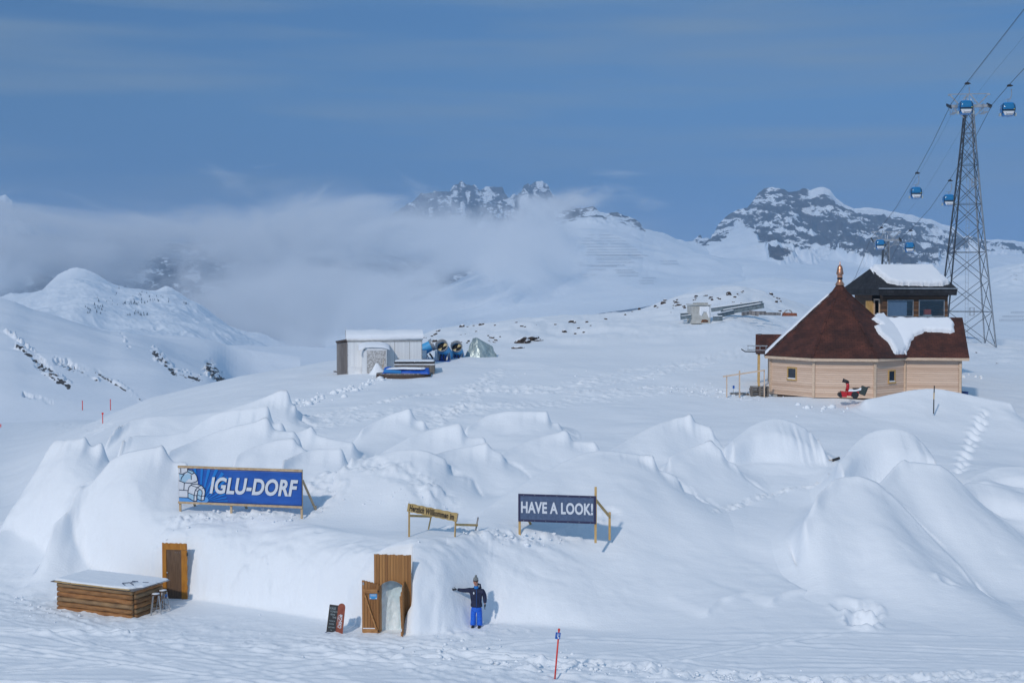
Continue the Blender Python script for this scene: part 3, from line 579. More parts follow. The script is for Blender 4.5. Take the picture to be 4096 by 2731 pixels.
# big rocky massif on the right
SIL = [(2660,985),(2720,960),(2760,968),(2800,935),(2812,962),(2840,975),(2852,940),(2868,905),(2900,868),(2950,842),(2985,835),(3010,800),(3030,770),(3050,752),(3090,749),(3125,756),(3150,768),(3180,770),(3205,755),(3235,762),(3262,750),(3290,749),(3315,758),(3340,790),(3375,818),(3410,832),(3480,830),(3560,842),(3650,862),(3740,886),(3810,905),(3850,945),(3900,952),(3990,960),(4096,968),(4300,990),(4600,1010)]
def rk_big(U, T, X, Y, z, s, rg):
    v = 1149 - (z - H) / Y * F
    lim = np.interp(U, [2700,2800,2845,2900,2960,3000,3040,3080,3120,3180,3250,3350,3450,3550,3700,3800,3900,4000,4100,4400], [975,985,990,965,890,930,985,1030,1050,1010,1000,1000,1035,1050,1075,1020,990,1010,1020,1000])
    body = sstep(lim + 22, lim - 22, v + 30 * fbm(X / 30, z / 20, 91, 4)) * sstep(2690, 2850, U + 60)
    bed = fbm((X - .4 * z) / 80, (z + .22 * X) / 24, 96, 6, .62, True); rib = fbm((X + .6 * z) / 40, (z - .2 * X) / 110, 99, 5, .6, True)
    plate = sstep(3330, 3420, U) * sstep(.022, .008, T) * .6 + .5 * np.exp(-((U - 3275) / 38) ** 2) * sstep(.02, .004, T)
    return -0.24 + body * (.32 + .24 * bed + .20 * rib) - plate + .04 * fbm(X / 30, z / 10, 93, 3)
mountain('massif_mountain', SIL, 3300, 1500, [(2600,1190),(3100,1170),(3600,1190),(4096,1180),(4600,1180)], M_FAR, 50, 260, rk_big, gexp=.62, jag=5, seed=3, smooth=.85, flute=26, res=(700, 420), warp=80)
# snowy foreground slopes beneath it, right behind the rocky crest of our plateau
SL2 = [(2100,1560),(2300,1460),(2500,1330),(2620,1240),(2700,1195),(2820,1150),(3000,1130),(3060,1120),(3120,1118),(3180,1135),(3240,1150),(3400,1140),(3700,1120),(3900,1090),(3960,1075),(4020,1060),(4096,1048),(4400,1000)]
mountain('snowy_ridge', SL2, 1120, 420, [(2000,1460),(2600,1400),(3300,1330),(4096,1380),(4400,1380)], M_MID, 26, 150,
         lambda U, T, X, Y, z, s, rg: -.20 + .20 * np.exp(-((U - 3130) / 70) ** 2 - ((T - .05) / .06) ** 2) + .17 * sstep(3900, 4030, U) * sstep(.02, .1, T) * sstep(.6, .3, T) + .05 * fbm(X / 40, Y / 40, 5, 3) + .03 * sstep(3000, 3300, U),
         gexp=.8, jag=1.0, seed=13, smooth=.85, res=(420, 240))
# middle ridge whose slope carries the avalanche barriers
SL3 = [(1300,1330),(1500,1260),(1700,1180),(1850,1110),(1950,1060),(2060,990),(2130,930),(2200,862),(2260,845),(2330,838),(2370,832),(2420,850),(2470,852),(2500,862),(2540,872),(2560,890),(2575,915),(2620,925),(2660,935),(2700,955),(2780,975),(2900,1010),(3100,1060),(3300,1110)]
mountain('barrier_slope_mountain', SL3, 2500, 1400, [(1300,1400),(1900,1330),(2400,1240),(2800,1180),(3300,1180)], M_FAR, 34, 200,
         lambda U, T, X, Y, z, s, rg: -.22 + (.30 + .26 * fbm((X - .4 * z) / 25, z / 12, 97, 4, .6, True)) * sstep(.20, .05, T) * sstep(2120, 2180, U) * sstep(2640, 2560, U) + .07 * np.clip(-rg * 2, -1, 1) + .05 * fbm(X / 30, Y / 30, 7, 3),
         gexp=.8, jag=5, seed=23, smooth=.85, res=(420, 260))
# far peaks standing above the clouds
SL4 = [(1500,900),(1600,840),(1640,812),(1665,790),(1700,778),(1725,772),(1745,765),(1775,772),(1800,768),(1815,745),(1835,740),(1848,724),(1862,733),(1880,738),(1905,742),(1920,757),(1950,748),(1975,748),(2000,742),(2012,750),(2020,775),(2040,800),(2080,790),(2095,752),(2110,745),(2130,742),(2150,730),(2165,728),(2180,735),(2195,748),(2210,780),(2400,900)]
mountain('far_peaks', SL4, 4600, 3600, [(1500,1250),(2400,1250)], M_FAR, 110, 240,
         lambda U, T, X, Y, z, s, rg: .16 + .24 * fbm(X / 40, Y / 110, 98, 4, .6, True) + .04 * np.clip(-rg * 2, -1, 1) - .22 * np.exp(-((U - 2160) / 30) ** 2) * sstep(.05, 0, T) + .08 * fbm(X / 50, Y / 50, 71, 4), gexp=.8, jag=14, seed=33, res=(420, 220))
SL5 = [(-300,760),(-100,800),(0,790),(30,782),(55,795),(70,830),(150,900),(300,980)]
mountain('far_left_peak', SL5, 4400, 3400, [(-300,1250),(300,1250)], M_FAR, 80, 240,
         lambda U, T, X, Y, z, s, rg: -.06 + .10 * np.clip(-rg * 2, -1, 1), gexp=.8, jag=8, seed=43, res=(160, 120))
SL10 = [(-500,960),(-200,945),(0,950),(150,938),(300,960),(520,952),(700,970),(900,950),(1100,980),(1300,960),(1500,985),(1700,990),(1850,1010),(2050,1060),(2300,1150),(2500,1250)]
mountain('valley_flank', SL10, 3350, 2700, [(-500,1350),(1500,1350),(2500,1380)], M_FAR, 60, 300,
         lambda U, T, X, Y, z, s, rg: .17 + .10 * fbm((X - .4 * z) / 60, z / 25, 131, 5, .6, True), gexp=.9, jag=8, seed=83, res=(360, 160))
# white summit on the left
SL7 = [(-300,1260),(0,1200),(60,1185),(120,1178),(170,1160),(205,1125),(235,1098),(262,1084),(285,1073),(310,1071),(345,1078),(385,1095),(430,1122),(470,1142),(510,1152),(560,1155),(600,1162),(630,1160),(655,1148),(670,1144),(690,1152),(720,1172),(760,1198),(800,1215),(860,1260),(950,1330),(1150,1420),(1400,1500)]
mountain('white_summit', SL7, 1560, 1050, [(-300,1380),(500,1400),(950,1480),(1400,1560)], M_MID, 20, 90,
         lambda U, T, X, Y, z, s, rg: -.16 + .10 * fbm(X / 9, z / 5, 81, 4) + .05 * np.clip(-rg * 2, -1, 1) * sstep(.1, .4, T), gexp=.75, jag=1.0, seed=53, smooth=.6, res=(420, 200))
# hillside on the left, close by
SL8 = [(-900,1090),(-300,1150),(0,1192),(60,1205),(130,1235),(210,1258),(300,1288),(400,1322),(440,1335),(500,1338),(560,1352),(640,1378),(700,1408),(780,1440),(840,1466),(868,1475),(878,1490),(900,1560),(1000,1640),(1200,1700)]
def rk_left(U, T, X, Y, z, s, rg):
    v = 1149 - (z - H) / Y * F; r = 0
    for (u0, v0, u1, v1, wd, am) in ((70,1385,270,1545,13,.36),(90,1400,140,1440,14,.25),(150,1470,230,1525,16,.30),(225,1455,340,1495,16,.22),(380,1490,560,1600,8,.26),(340,1500,390,1525,9,.2),(480,1330,515,1400,6,.18),(615,1410,700,1500,18,.30),(720,1500,800,1522,12,.36),(835,1470,885,1530,24,.42),(90,1590,200,1615,8,.2),(0,1300,140,1400,6,.15)):
        ex, ey = u1 - u0, v1 - v0; l2 = ex * ex + ey * ey; t_ = np.clip(((U - u0) * ex + (v - v0) * ey) / l2, 0, 1); dd = np.hypot(U - u0 - t_ * ex, v - v0 - t_ * ey)
        r = np.maximum(r, am * np.exp(-(dd / wd) ** 2) )
    return -.27 + 1.25 * r * (1 + 1.5 * fbm(U / 14, v / 7, 95, 4, .6)) + .05 * fbm(X / 8, Y / 8, 94, 3)
mountain('left_hillside', SL8, 420, 190, [(-900,1760),(0,1720),(400,1700),(800,1690),(1200,1760)], M_NEAR, 3.4, 42, rk_left, gexp=.9, jag=.3, seed=63, smooth=.9, ksm=22, res=(560, 300))
SL9 = [(760,1500),(830,1440),(880,1435),(930,1440),(980,1452),(1040,1468),(1090,1478),(1150,1485),(1300,1500),(1500,1520)]
mountain('low_hill_behind', SL9, 600, 330, [(760,1620),(1500,1640)], M_NEAR, 1.5, 60,
         lambda U, T, X, Y, z, s, rg: -.27 + .05 * fbm(X / 8, Y / 8, 95, 3), gexp=.9, jag=.2, seed=73, smooth=1.0, res=(160, 90))
# valley floor and the land out to the horizon
def build_valley():
    a = np.linspace(-1.2, 1.2, 220); D = np.geomspace(350, 14000, 160); A, Y = np.meshgrid(a, D); X = A * Y
    Z = -190 - 260 * sstep(500, 1500, Y) + 60 * fbm(X / 400, Y / 400, 101, 5, .5, True)
    o = grid_mesh('valley_floor', X, Y, Z, M_FAR); set_attr(o, (.10 + .1 * fbm(X / 120, Y / 120, 103, 3)).reshape(Z.shape)); tag(o, kind='structure')
build_valley()
# ================================================================ cloud bank lying in the valley (a real volume)
def cloud_bank():
    x0, x1, y0, y1, z0, z1 = -1500, 1350, 1180, 3150, -420, 330
    mb = MB(); mb.bx(x0, x1, y0, y1, z0, z1)
    m = bpy.data.materials.new('cloud'); m.use_nodes = True; nt = m.node_tree; nt.nodes.remove(nt.nodes['Principled BSDF'])
    out = nt.nodes['Material Output']; pv = N(m, 'ShaderNodeVolumePrincipled'); L(m, pv.outputs[0], out.inputs['Volume'])
    pv.inputs['Color'].default_value = (0.97, 0.985, 1.0, 1); pv.inputs['Anisotropy'].default_value = -0.25
    t = N(m, 'ShaderNodeTexCoord')
    n1 = N(m, 'ShaderNodeTexNoise', i_Scale=1 / 300.0, i_Detail=8, i_Roughness=0.68); n1.inputs['Distortion'].default_value = 1.3
    mp_ = N(m, 'ShaderNodeMapping'); mp_.inputs['Scale'].default_value = (1, .8, 2.0); mp_.inputs['Rotation'].default_value = (0, R(-22), 0)
    L(m, t.outputs['Object'], mp_.inputs[0]); L(m, mp_.outputs[0], n1.inputs['Vector'])
    acc = None
    for c, r in CLOUDS:
        s = N(m, 'ShaderNodeVectorMath', operation='SUBTRACT'); s.inputs[1].default_value = c; L(m, t.outputs['Object'], s.inputs[0])
        q = N(m, 'ShaderNodeVectorMath', operation='DIVIDE'); q.inputs[1].default_value = r; L(m, s.outputs[0], q.inputs[0])
        ln = N(m, 'ShaderNodeVectorMath', operation='LENGTH'); L(m, q.outputs[0], ln.inputs[0])
        if acc is None: acc = ln.outputs['Value']
        else:
            mn = N(m, 'ShaderNodeMath', operation='SMOOTH_MIN'); mn.inputs[2].default_value = 0.25; L(m, acc, mn.inputs[0]); L(m, ln.outputs['Value'], mn.inputs[1]); acc = mn.outputs[0]
    # density = clamp((1 - dist) * a + (noise - .5) * b)
    f = N(m, 'ShaderNodeMath', operation='MULTIPLY_ADD'); f.inputs[1].default_value = -1.0; f.inputs[2].default_value = 0.95; L(m, acc, f.inputs[0])
    g = N(m, 'ShaderNodeMath', operation='MULTIPLY_ADD'); g.inputs[1].default_value = 5.0; g.inputs[2].default_value = -2.68; L(m, n1.outputs['Fac'], g.inputs[0])
    h = N(m, 'ShaderNodeMath', operation='ADD'); L(m, f.outputs[0], h.inputs[0]); L(m, g.outputs[0], h.inputs[1])
    mr = N(m, 'ShaderNodeMapRange', interpolation_type='SMOOTHSTEP'); mr.inputs[1].default_value = 0.0; mr.inputs[2].default_value = 0.8; mr.inputs[3].default_value = 0; mr.inputs[4].default_value = 0.016
    L(m, h.outputs[0], mr.inputs[0]); L(m, mr.outputs[0], pv.inputs['Density'])
    o = mb.build('cloud_bank', m); tag(o, 'grey blue cloud bank lying in the valley in front of the far peaks', 'cloud', None, 'stuff')
def C3(u, v, D, ru, rv, ry): p = P(u, v, D); return (tuple(p), (ru * D / F, ry, rv * D / F))
CLOUDS = [C3(150,1010,2400,1300,205,520), C3(1250,960,2300,750,190,480), C3(1950,980,2050,620,190,330), C3(2020,1060,1800,300,150,250), C3(1850,985,2500,560,125,260), C3(2330,800,2500,330,70,250),
          C3(1500,1250,1900,1300,230,420), C3(2480,1205,1700,430,60,250), C3(450,1360,1330,560,70,110), C3(60,1120,1800,260,140,200), C3(1500,1420,1700,800,200,400)]
cloud_bank()
def haze():
    mb = MB(); mb.bx(-4500, 4500, -60, 15500, -560, 520)
    m = bpy.data.materials.new('haze'); m.use_nodes = True; nt = m.node_tree; nt.nodes.remove(nt.nodes['Principled BSDF'])
    pv = N(m, 'ShaderNodeVolumePrincipled'); L(m, pv.outputs[0], nt.nodes['Material Output'].inputs['Volume'])
    pv.inputs['Color'].default_value = (0.46, 0.66, 0.90, 1); pv.inputs['Density'].default_value = 0.0002
    o = mb.build('haze', m); tag(o, 'thin blue mountain air between the hut and the far peaks', 'haze', None, 'stuff')
haze()
# ================================================================ shared object materials
M_LARCH = planks('larch_cladding', (0.60, 0.41, 0.29), (0.80, 0.60, 0.46), 0.145, 'Z', .65, .10, knots=True, bump=.8)
M_TRIM = noisy('larch_trim', (0.56, 0.41, 0.29), (0.72, 0.56, 0.42), 4, .65, (1, 1, 6), .1)
M_YWOOD = noisy('yellow_wood', (0.50, 0.31, 0.10), (0.62, 0.42, 0.18), 4, .6, (2, 2, 1), .1)
M_GREYWOOD = planks('weathered_grey_boards', (0.13, 0.12, 0.12), (0.30, 0.28, 0.27), 0.14, 'X', .85, .1)
M_DARKWOOD = noisy('dark_wood', (0.035, 0.022, 0.016), (0.11, 0.065, 0.04), 5, .7, (1, 1, 7), .2)
M_LOGW = planks('old_log_boards', (0.07, 0.035, 0.018), (0.24, 0.12, 0.055), 0.19, 'Z', .7, .16, bump=1.0)
M_COPPER = noisy('copper', (0.62, 0.27, 0.15), (0.80, 0.42, 0.27), 6, .32, metal=.85)
M_BLACK = mat('black_metal', (0.012, 0.012, 0.014), .5)
M_STEEL = noisy('galvanised_steel', (0.30, 0.32, 0.34), (0.50, 0.52, 0.55), 2.5, .45, metal=.6)
M_DSTEEL = noisy('dark_steel', (0.045, 0.05, 0.06), (0.11, 0.12, 0.13), 3, .5, metal=.5)
M_GLASS = mat('dark_glass', (0.012, 0.018, 0.028), .06, 0, .8)
M_WHITE = noisy('white_paint', (0.66, 0.68, 0.70), (0.80, 0.82, 0.84), 3, .5, lo=.3, hi=.6)
M_CONC = noisy('concrete', (0.28, 0.28, 0.27), (0.42, 0.42, 0.41), 5, .9, bump=.3)
M_DARK = mat('dark_inside', (0.01, 0.01, 0.012), .9)
M_ICE = noisy('carved_ice', (0.58, 0.72, 0.76), (0.84, 0.91, 0.93), 1.6, .5, (1, 1, .35), .9, lo=.38, hi=.6, dist=.15)
def shingles(name, c1, c2, w, h, stain=0.0, edge=.5):
    m = mat(name, c1, .85); b = m.node_tree.nodes['Principled BSDF']
    uv = N(m, 'ShaderNodeUVMap', uv_map='UVMap')
    br = N(m, 'ShaderNodeTexBrick', offset=.5, i_Color1=(*c1, 1), i_Color2=(*c2, 1), i_Mortar=(*[x * edge for x in c1], 1), i_Scale=1.0)
    br.inputs['Mortar Size'].default_value = .012; br.inputs['Brick Width'].default_value = w; br.inputs['Row Height'].default_value = h; br.inputs['Bias'].default_value = .1
    L(m, uv.outputs[0], br.inputs['Vector'])
    n = N(m, 'ShaderNodeTexNoise', i_Scale=1.3, i_Detail=6); L(m, coords(m, (1, 1, .5)), n.inputs['Vector'])
    f = rampn(m, n.outputs['Fac'], [(.35, (.55, .55, .55)), (.7, (1.25, 1.2, 1.15))])
    mx = N(m, 'ShaderNodeMix', data_type='RGBA', blend_type='MULTIPLY'); mx.inputs[0].default_value = 1; L(m, br.outputs['Color'], mx.inputs[6]); L(m, f, mx.inputs[7]); L(m, mx.outputs[2], b.inputs['Base Color'])
    bu = N(m, 'ShaderNodeBump', i_Strength=.5, i_Distance=.02, invert=True); L(m, br.outputs['Fac'], bu.inputs['Height']); L(m, bu.outputs[0], b.inputs['Normal'])
    return m
M_ROOF = shingles('red_brown_shingles', (0.068, 0.019, 0.010), (0.105, 0.032, 0.018), .34, .17)
M_SLATE = shingles('dark_slates', (0.014, 0.015, 0.019), (0.034, 0.036, 0.044), .30, .26)
M_RSNOW = noisy('roof_snow', (0.84, 0.88, 0.94), (0.86, 0.90, 0.95), 2, .8, bump=.15, dist=.08)
def roof_mesh(name, tris, material, parent, thick=.08):
    """planar roof faces (lists of points) with slope-aligned uv, thickened by a solidify modifier"""
    vs = []; fs = []; uvs = []
    for poly in tris:
        poly = [Vector(p) for p in poly]; n0 = len(vs)
        nrm = (poly[1] - poly[0]).cross(poly[2] - poly[0]).normalized()
        if nrm.z < 0: poly.reverse(); nrm = -nrm
        ax = Vector((0, 0, 1)).cross(nrm); ax = ax.normalized() if ax.length > 1e-4 else Vector((1, 0, 0)); ay = nrm.cross(ax)
        vs += [tuple(p) for p in poly]; fs.append(tuple(range(n0, n0 + len(poly)))); uvs += [(p.dot(ax), p.dot(ay)) for p in poly]
    o = link_mesh(name, vs, fs, material, parent)
    ul = o.data.uv_layers.new(name='UVMap')
    for i, l in enumerate(o.data.loops): ul.data[i].uv = uvs[l.vertex_index]
    md = o.modifiers.new('thickness', 'SOLIDIFY'); md.thickness = thick; md.offset = -1
    return o
def snow_slab(name, outline, fn, thick, parent, n=46, edge=.35, mat_=None, seed=0):
    """soft snow pillow over a roof plane: outline in (s,t) plane coords, fn(s,t)->(point, normal)"""
    ol = np.array(outline, float); s0, t0 = ol.min(0); s1, t1 = ol.max(0)
    S, T = np.meshgrid(np.linspace(s0 - .05, s1 + .05, n * 2), np.linspace(t0 - .05, t1 + .05, n))
    # signed distance to the outline polygon
    ins = np.zeros(S.shape, bool); dm = np.full(S.shape, 1e9); k = len(ol)
    for i in range(k):
        (ax, ay), (bx_, by_) = ol[i], ol[(i + 1) % k]
        c = ((ay > T) != (by_ > T)) & (S < (bx_ - ax) * (T - ay) / (by_ - ay + 1e-12) + ax); ins ^= c
        ex, ey = bx_ - ax, by_ - ay; tt = np.clip(((S - ax) * ex + (T - ay) * ey) / (ex * ex + ey * ey + 1e-9), 0, 1)
        dm = np.minimum(dm, np.hypot(S - ax - tt * ex, T - ay - tt * ey))
    d = np.where(ins, dm, -dm) + (.11 if thick > .15 else .05) * fbm(S * 2.8, T * 2.8, 200 + seed, 4, .6)
    h = np.where(d > 0, thick * np.sqrt(np.clip(1 - (1 - np.clip(d / edge, 0, 1)) ** 2, 0, 1)), -.03) * (1 + .12 * fbm(S / 1.5, T / 1.5, 210 + seed, 2))
    Pt = np.zeros(S.shape + (3,))
    for i in range(S.shape[0]):
        for j in range(S.shape[1]):
            p, nn = fn(S[i, j], T[i, j]); q = Vector(p) + Vector(nn) * h[i, j]; Pt[i, j] = q
    kp = d > -.12; keep = kp[:-1, :-1] | kp[1:, 1:] | kp[:-1, 1:] | kp[1:, :-1]
    return grid_mesh(name, Pt[..., 0], Pt[..., 1], Pt[..., 2], mat_ or M_RSNOW, keep, parent)
# ================================================================ the octagonal wooden hut
HC = Vector(((3358 - CX) / F * 88.5, 88.5, 0)); HYAW = -10
def build_hut():
    zb, ze, za = 5.45, 8.16, 13.0
    t = thing('octagonal_hut', (HC.x, HC.y, zb), 'new pale larch hut with a steep red brown pyramid roof and copper flue', 'hut', rz=R(HYAW))
    ze -= zb; za -= zb
    Rc = 5.0; cs = [(Rc * math.cos(R(a)), Rc * math.sin(R(a))) for a in (202.5, 247.5, 292.5, 337.5, 22.5, 67.5, 112.5, 157.5)]
    cx_, cy_ = 4.05, -2.48; ax1 = 7.54
    # walls: each wall is a board clad slab
    def wall(p, q, lab=None, z0=0.0):
        p = Vector((*p, 0)); q = Vector((*q, 0)); d = (q - p); Lw = d.length; ang = math.atan2(d.y, d.x)
        mb = MB(); mb.bx(0, Lw, 0, .12, z0, ze)
        o = mb.build('wall', M_LARCH, t); o.location = p; o.rotation_euler = (0, 0, ang)
        return o, Lw
    n = len(cs); skip = {2: (cs[2], (cx_, cy_)), 3: None}
    for i in range(n):
        a, b = cs[i], cs[(i + 1) % n]
        if i == 2: b = (cx_, cy_)
        if i == 3: continue
        o, Lw = wall(a, b)
        if i in (0, 2):     # windows
            wx = Lw * (.51 if i == 0 else .55); ww = .84 if i == 0 else .72; wh = .86; zc = 1.45 + (0 if i == 0 else -.1)
            f = MB(); b_ = .09
            f.bx(wx - ww / 2, wx + ww / 2, -.05, .05, zc + wh / 2 - b_, zc + wh / 2); f.bx(wx - ww / 2, wx + ww / 2, -.10, .05, zc - wh / 2 - .02, zc - wh / 2 + b_)
            f.bx(wx - ww / 2, wx - ww / 2 + b_, -.05, .05, zc - wh / 2 + b_, zc + wh / 2 - b_); f.bx(wx + ww / 2 - b_, wx + ww / 2, -.05, .05, zc - wh / 2 + b_, zc + wh / 2 - b_)
            fo = f.build('window', M_YWOOD, t); fo.location = o.location; fo.rotation_euler = o.rotation_euler
            g = MB(); g.bx(wx - ww / 2 + b_, wx + ww / 2 - b_, -.012, .03, zc - wh / 2 + b_, zc + wh / 2 - b_); g.build('pane', M_GLASS, fo)
            g = MB(); g.bx(wx - ww / 2 + b_, wx + ww / 2 - b_, -.09, -.015, zc - wh / 2 + b_, zc - wh / 2 + b_ + .06); g.build('snow_on_sill', M_RSNOW, fo)
    # annex walls
    wall((cx_, cy_), (ax1, cy_)); wall((ax1, cy_), (ax1, -cy_)); wall((ax1, -cy_), (cs[4][0], -cy_))
    # corner boards
    for (x, y) in [cs[0], cs[1], cs[2], (cx_, cy_), (ax1, cy_), cs[7]]:
        mb = MB(); r = 1.0
        mb.box((x, y - .02, ze / 2 + .001), (.16, .16, ze - .004), Matrix.Rotation(math.atan2(y, x), 3, 'Z')); mb.build('corner_board', M_TRIM, t)
    # gable of the annex
    rz_ = 2.42
    mb = MB(); mb.prism([(cy_, 0), (-cy_, 0), (0, rz_ - .1)], 0, .1, Matrix.Translation((ax1 - .1, 0, ze)) @ Matrix(((0, 0, 1, 0), (1, 0, 0, 0), (0, 1, 0, 0), (0, 0, 0, 1)))); mb.build('gable', M_LARCH, t)
    # pyramid roof
    Ro = Rc + .42; es = [(Ro * math.cos(R(a)), Ro * math.sin(R(a)), ze - .12) for a in (202.5, 247.5, 292.5, 337.5, 22.5, 67.5, 112.5, 157.5)]
    apex = (0, 0, za - .55); Rt = .34; top = lambda a: (Rt * math.cos(a), Rt * math.sin(a), za - .55)
    faces = []
    for i in range(8):
        p, q = es[i], es[(i + 1) % 8]; ap, aq = math.atan2(p[1], p[0]), math.atan2(q[1], q[0])
        faces.append([p, q, top(aq), top(ap)])
    roof = roof_mesh('roof', faces, M_ROOF, t, .07)
    cp = []; 
    for i in range(8):
        a0 = R(22.5 + 45 * i); a1 = a0 + R(45); rr = .62; cp.append([(rr * math.cos(a0), rr * math.sin(a0), za - .78), (rr * math.cos(a1), rr * math.sin(a1), za - .78), (.16 * math.cos(a1), .16 * math.sin(a1), za - .12), (.16 * math.cos(a0), .16 * math.sin(a0), za - .12)])
    roof_mesh('roof_cap', cp, M_ROOF, roof, .05)
    # hip ridges
    mb = MB()
    for i in range(8):
        e = Vector(es[i]); a = math.atan2(e.y, e.x); mb.bar(e + Vector((0, 0, .015)), Vector(top(a)) + Vector((0, 0, .015)), .16, .03)
    mb.build('hip_shingles', M_ROOF, roof)
    ul = bpy.data.objects['hip_shingles'].data.uv_layers.new(name='UVMap')
    # annex + porch roofs (ridge along local x)
    ye = cy_ - .42; zee = ze - .12; xr = ax1 + .48
    roof_mesh('annex_roof', [[(1.2, ye, zee), (xr, ye, zee), (xr, 0, ze + rz_), (1.2, 0, ze + rz_)], [(1.2, -ye, zee), (xr, -ye, zee), (xr, 0, ze + rz_), (1.2, 0, ze + rz_)]], M_ROOF, t, .07)
    px0 = -5.6; pyh = 1.35; pz = 1.12
    roof_mesh('porch_roof', [[(px0, -pyh, zee + .08), (-3.6, -pyh, zee + .08), (-3.6, 0, ze + pz + .1), (px0, 0, ze + pz + .1)], [(px0, pyh, zee + .08), (-3.6, pyh, zee + .08), (-3.6, 0, ze + pz + .1), (px0, 0, ze + pz + .1)]], M_ROOF, t, .07)
    mb = MB(); mb.prism([(-1.2, 0), (1.2, 0), (0, pz - .05)], 0, .06, Matrix.Translation((px0 + .12, 0, ze - .05)) @ Matrix(((0, 0, 1, 0), (1, 0, 0, 0), (0, 1, 0, 0), (0, 0, 0, 1)))); mb.build('porch_gable', M_TRIM, t)
    for y in (-1.15, 1.15):
        mb = MB(); mb.bx(px0 + .15, px0 + .30, y - .08, y + .08, -.2, ze - .05); mb.build('porch_post', M_YWOOD, t)
    mb = MB(); mb.bx(px0 + .05, -4.3, -1.25, 1.25, -.25, -.1); mb.build('porch_floor', M_DARKWOOD, t)
    # fascia boards under the eaves
    Rf = Ro - .03; fp = [(Rf * math.cos(R(a)), Rf * math.sin(R(a))) for a in (157.5, 202.5, 247.5, 292.5)]
    xi = 4.6; fp.append((xi - .62, ye + .03))
    for a, b in zip(fp[:-1], fp[1:]):
        mb = MB(); mb.bar((*a, ze - .24), (*b, ze - .24), .17, .035, 0); 
        mb = MB(); d = Vector((b[0] - a[0], b[1] - a[1], 0)); mb.box(((a[0] + b[0]) / 2, (a[1] + b[1]) / 2, ze - .245), (d.length, .035, .18), Matrix.Rotation(math.atan2(d.y, d.x), 3, 'Z')); mb.build('fascia', M_TRIM, t)
    mb = MB(); mb.bx(fp[-1][0], xr, ye + .01, ye + .045, ze - .335, ze - .155); mb.build('fascia', M_TRIM, t)
    # floor beams, foundation
    mb = MB()
    mb.prism([(x * .985, y * .985) for x, y in cs], -.16, -.004); mb.build('floor_frame', M_DARKWOOD, t)
    for x, y in cs: mb = MB(); mb.bx(x * .88 - .2, x * .88 + .2, y * .88 - .2, y * .88 + .2, -1.6, -.17); mb.build('footing', M_CONC, t)
    mb = MB(); mb.bx(cs[0][0] + .05, cs[0][0] + 1.15, cs[0][1] - .35, cs[0][1] + .35, -.95, -.02); o = mb.build('foundation_block', M_CONC, t)
    # copper flue
    fz = za - .25; n_ = 24
    prof = [(.34, 0), (.20, .22), (.165, .30), (.165, .52), (.175, .53), (.175, .72)]; mb = MB(); mb.lathe(prof, n_, (0, 0, fz)); fl = mb.build('flue', M_COPPER, t, True)
    mb = MB(); mb.lathe([(.178, .38), (.182, .385), (.182, .50), (.178, .505)], n_, (0, 0, fz)); mb.build('black_band', M_BLACK, fl, True)
    mb = MB(); mb.lathe([(.0, .74), (.245, .72), (.25, .74), (.21, .95), (.20, 1.0), (.19, 1.12), (.14, 1.28), (.05, 1.38), (.025, 1.42), (.02, 1.6), (.0, 1.62)], n_, (0, 0, fz)); mb.build('flue_cowl', M_COPPER, fl, True)
    # snow: on the left roof faces and in the valley with the annex
    def plane_fn(p0, ex, ey):
        p0 = Vector(p0); ex = Vector(ex).normalized(); ey = Vector(ey).normalized(); nn = ex.cross(ey).normalized()
        if nn.z < 0: nn = -nn
        return lambda s, q: (p0 + ex * s + ey * q, nn)
    p, q = Vector(es[7]), Vector(es[0]); mid = (p + q) / 2
    up = (Vector((mid.x * .07, mid.y * .07, za - .6)) - mid).normalized(); hl = (Vector((mid.x * .07, mid.y * .07, za - .6)) - mid).length
    w = (q - p).length; ex = (q - p).normalized()
    snow_slab('roof_snow', [(-w / 2 + .1, .1), (w / 2 - .06, .1), (w * .06, hl - .4), (-w * .06, hl - .4)], plane_fn(mid, ex, up), .16, t, 50, .2, seed=1)
    # annex snow
    ey = Vector((0, -ye, ze + rz_ - zee)).normalized(); el_ = math.hypot(-ye, ze + rz_ - zee)
    o0 = Vector((0, ye, zee))
    ol = [(4.05, .15), (4.35, 1.15), (4.75, 2.0), (5.4, 2.42), (6.2, 2.45), (7.1, 2.30), (7.35, 2.45), (7.42, 3.2), (7.15, 3.75), (6.3, 3.72), (1.6, 3.78), (2.0, 3.2), (1.7, 2.9)]
    snow_slab('annex_snow', ol, plane_fn(o0, (1, 0, 0), ey), .25, t, 60, .26, seed=2)
    # wedge of snow lying against the pyramid roof above the valley
    p, q = Vector(es[2]), Vector(es[3]); mid = (p + q) / 2; up = (Vector((mid.x * .07, mid.y * .07, za - .6)) - mid).normalized(); ex = (q - p).normalized(); w = (q - p).length
    snow_slab('valley_snow', [(-.15, .35), (.6, .3), (w / 2, .8), (w / 2 - .2, 4.1), (.35, 3.6), (.75, 3.0), (.1, 2.9), (-.15, 2.2), (.1, 1.4)], plane_fn(mid, ex, up), .26, t, 46, .28, seed=3)
build_hut()
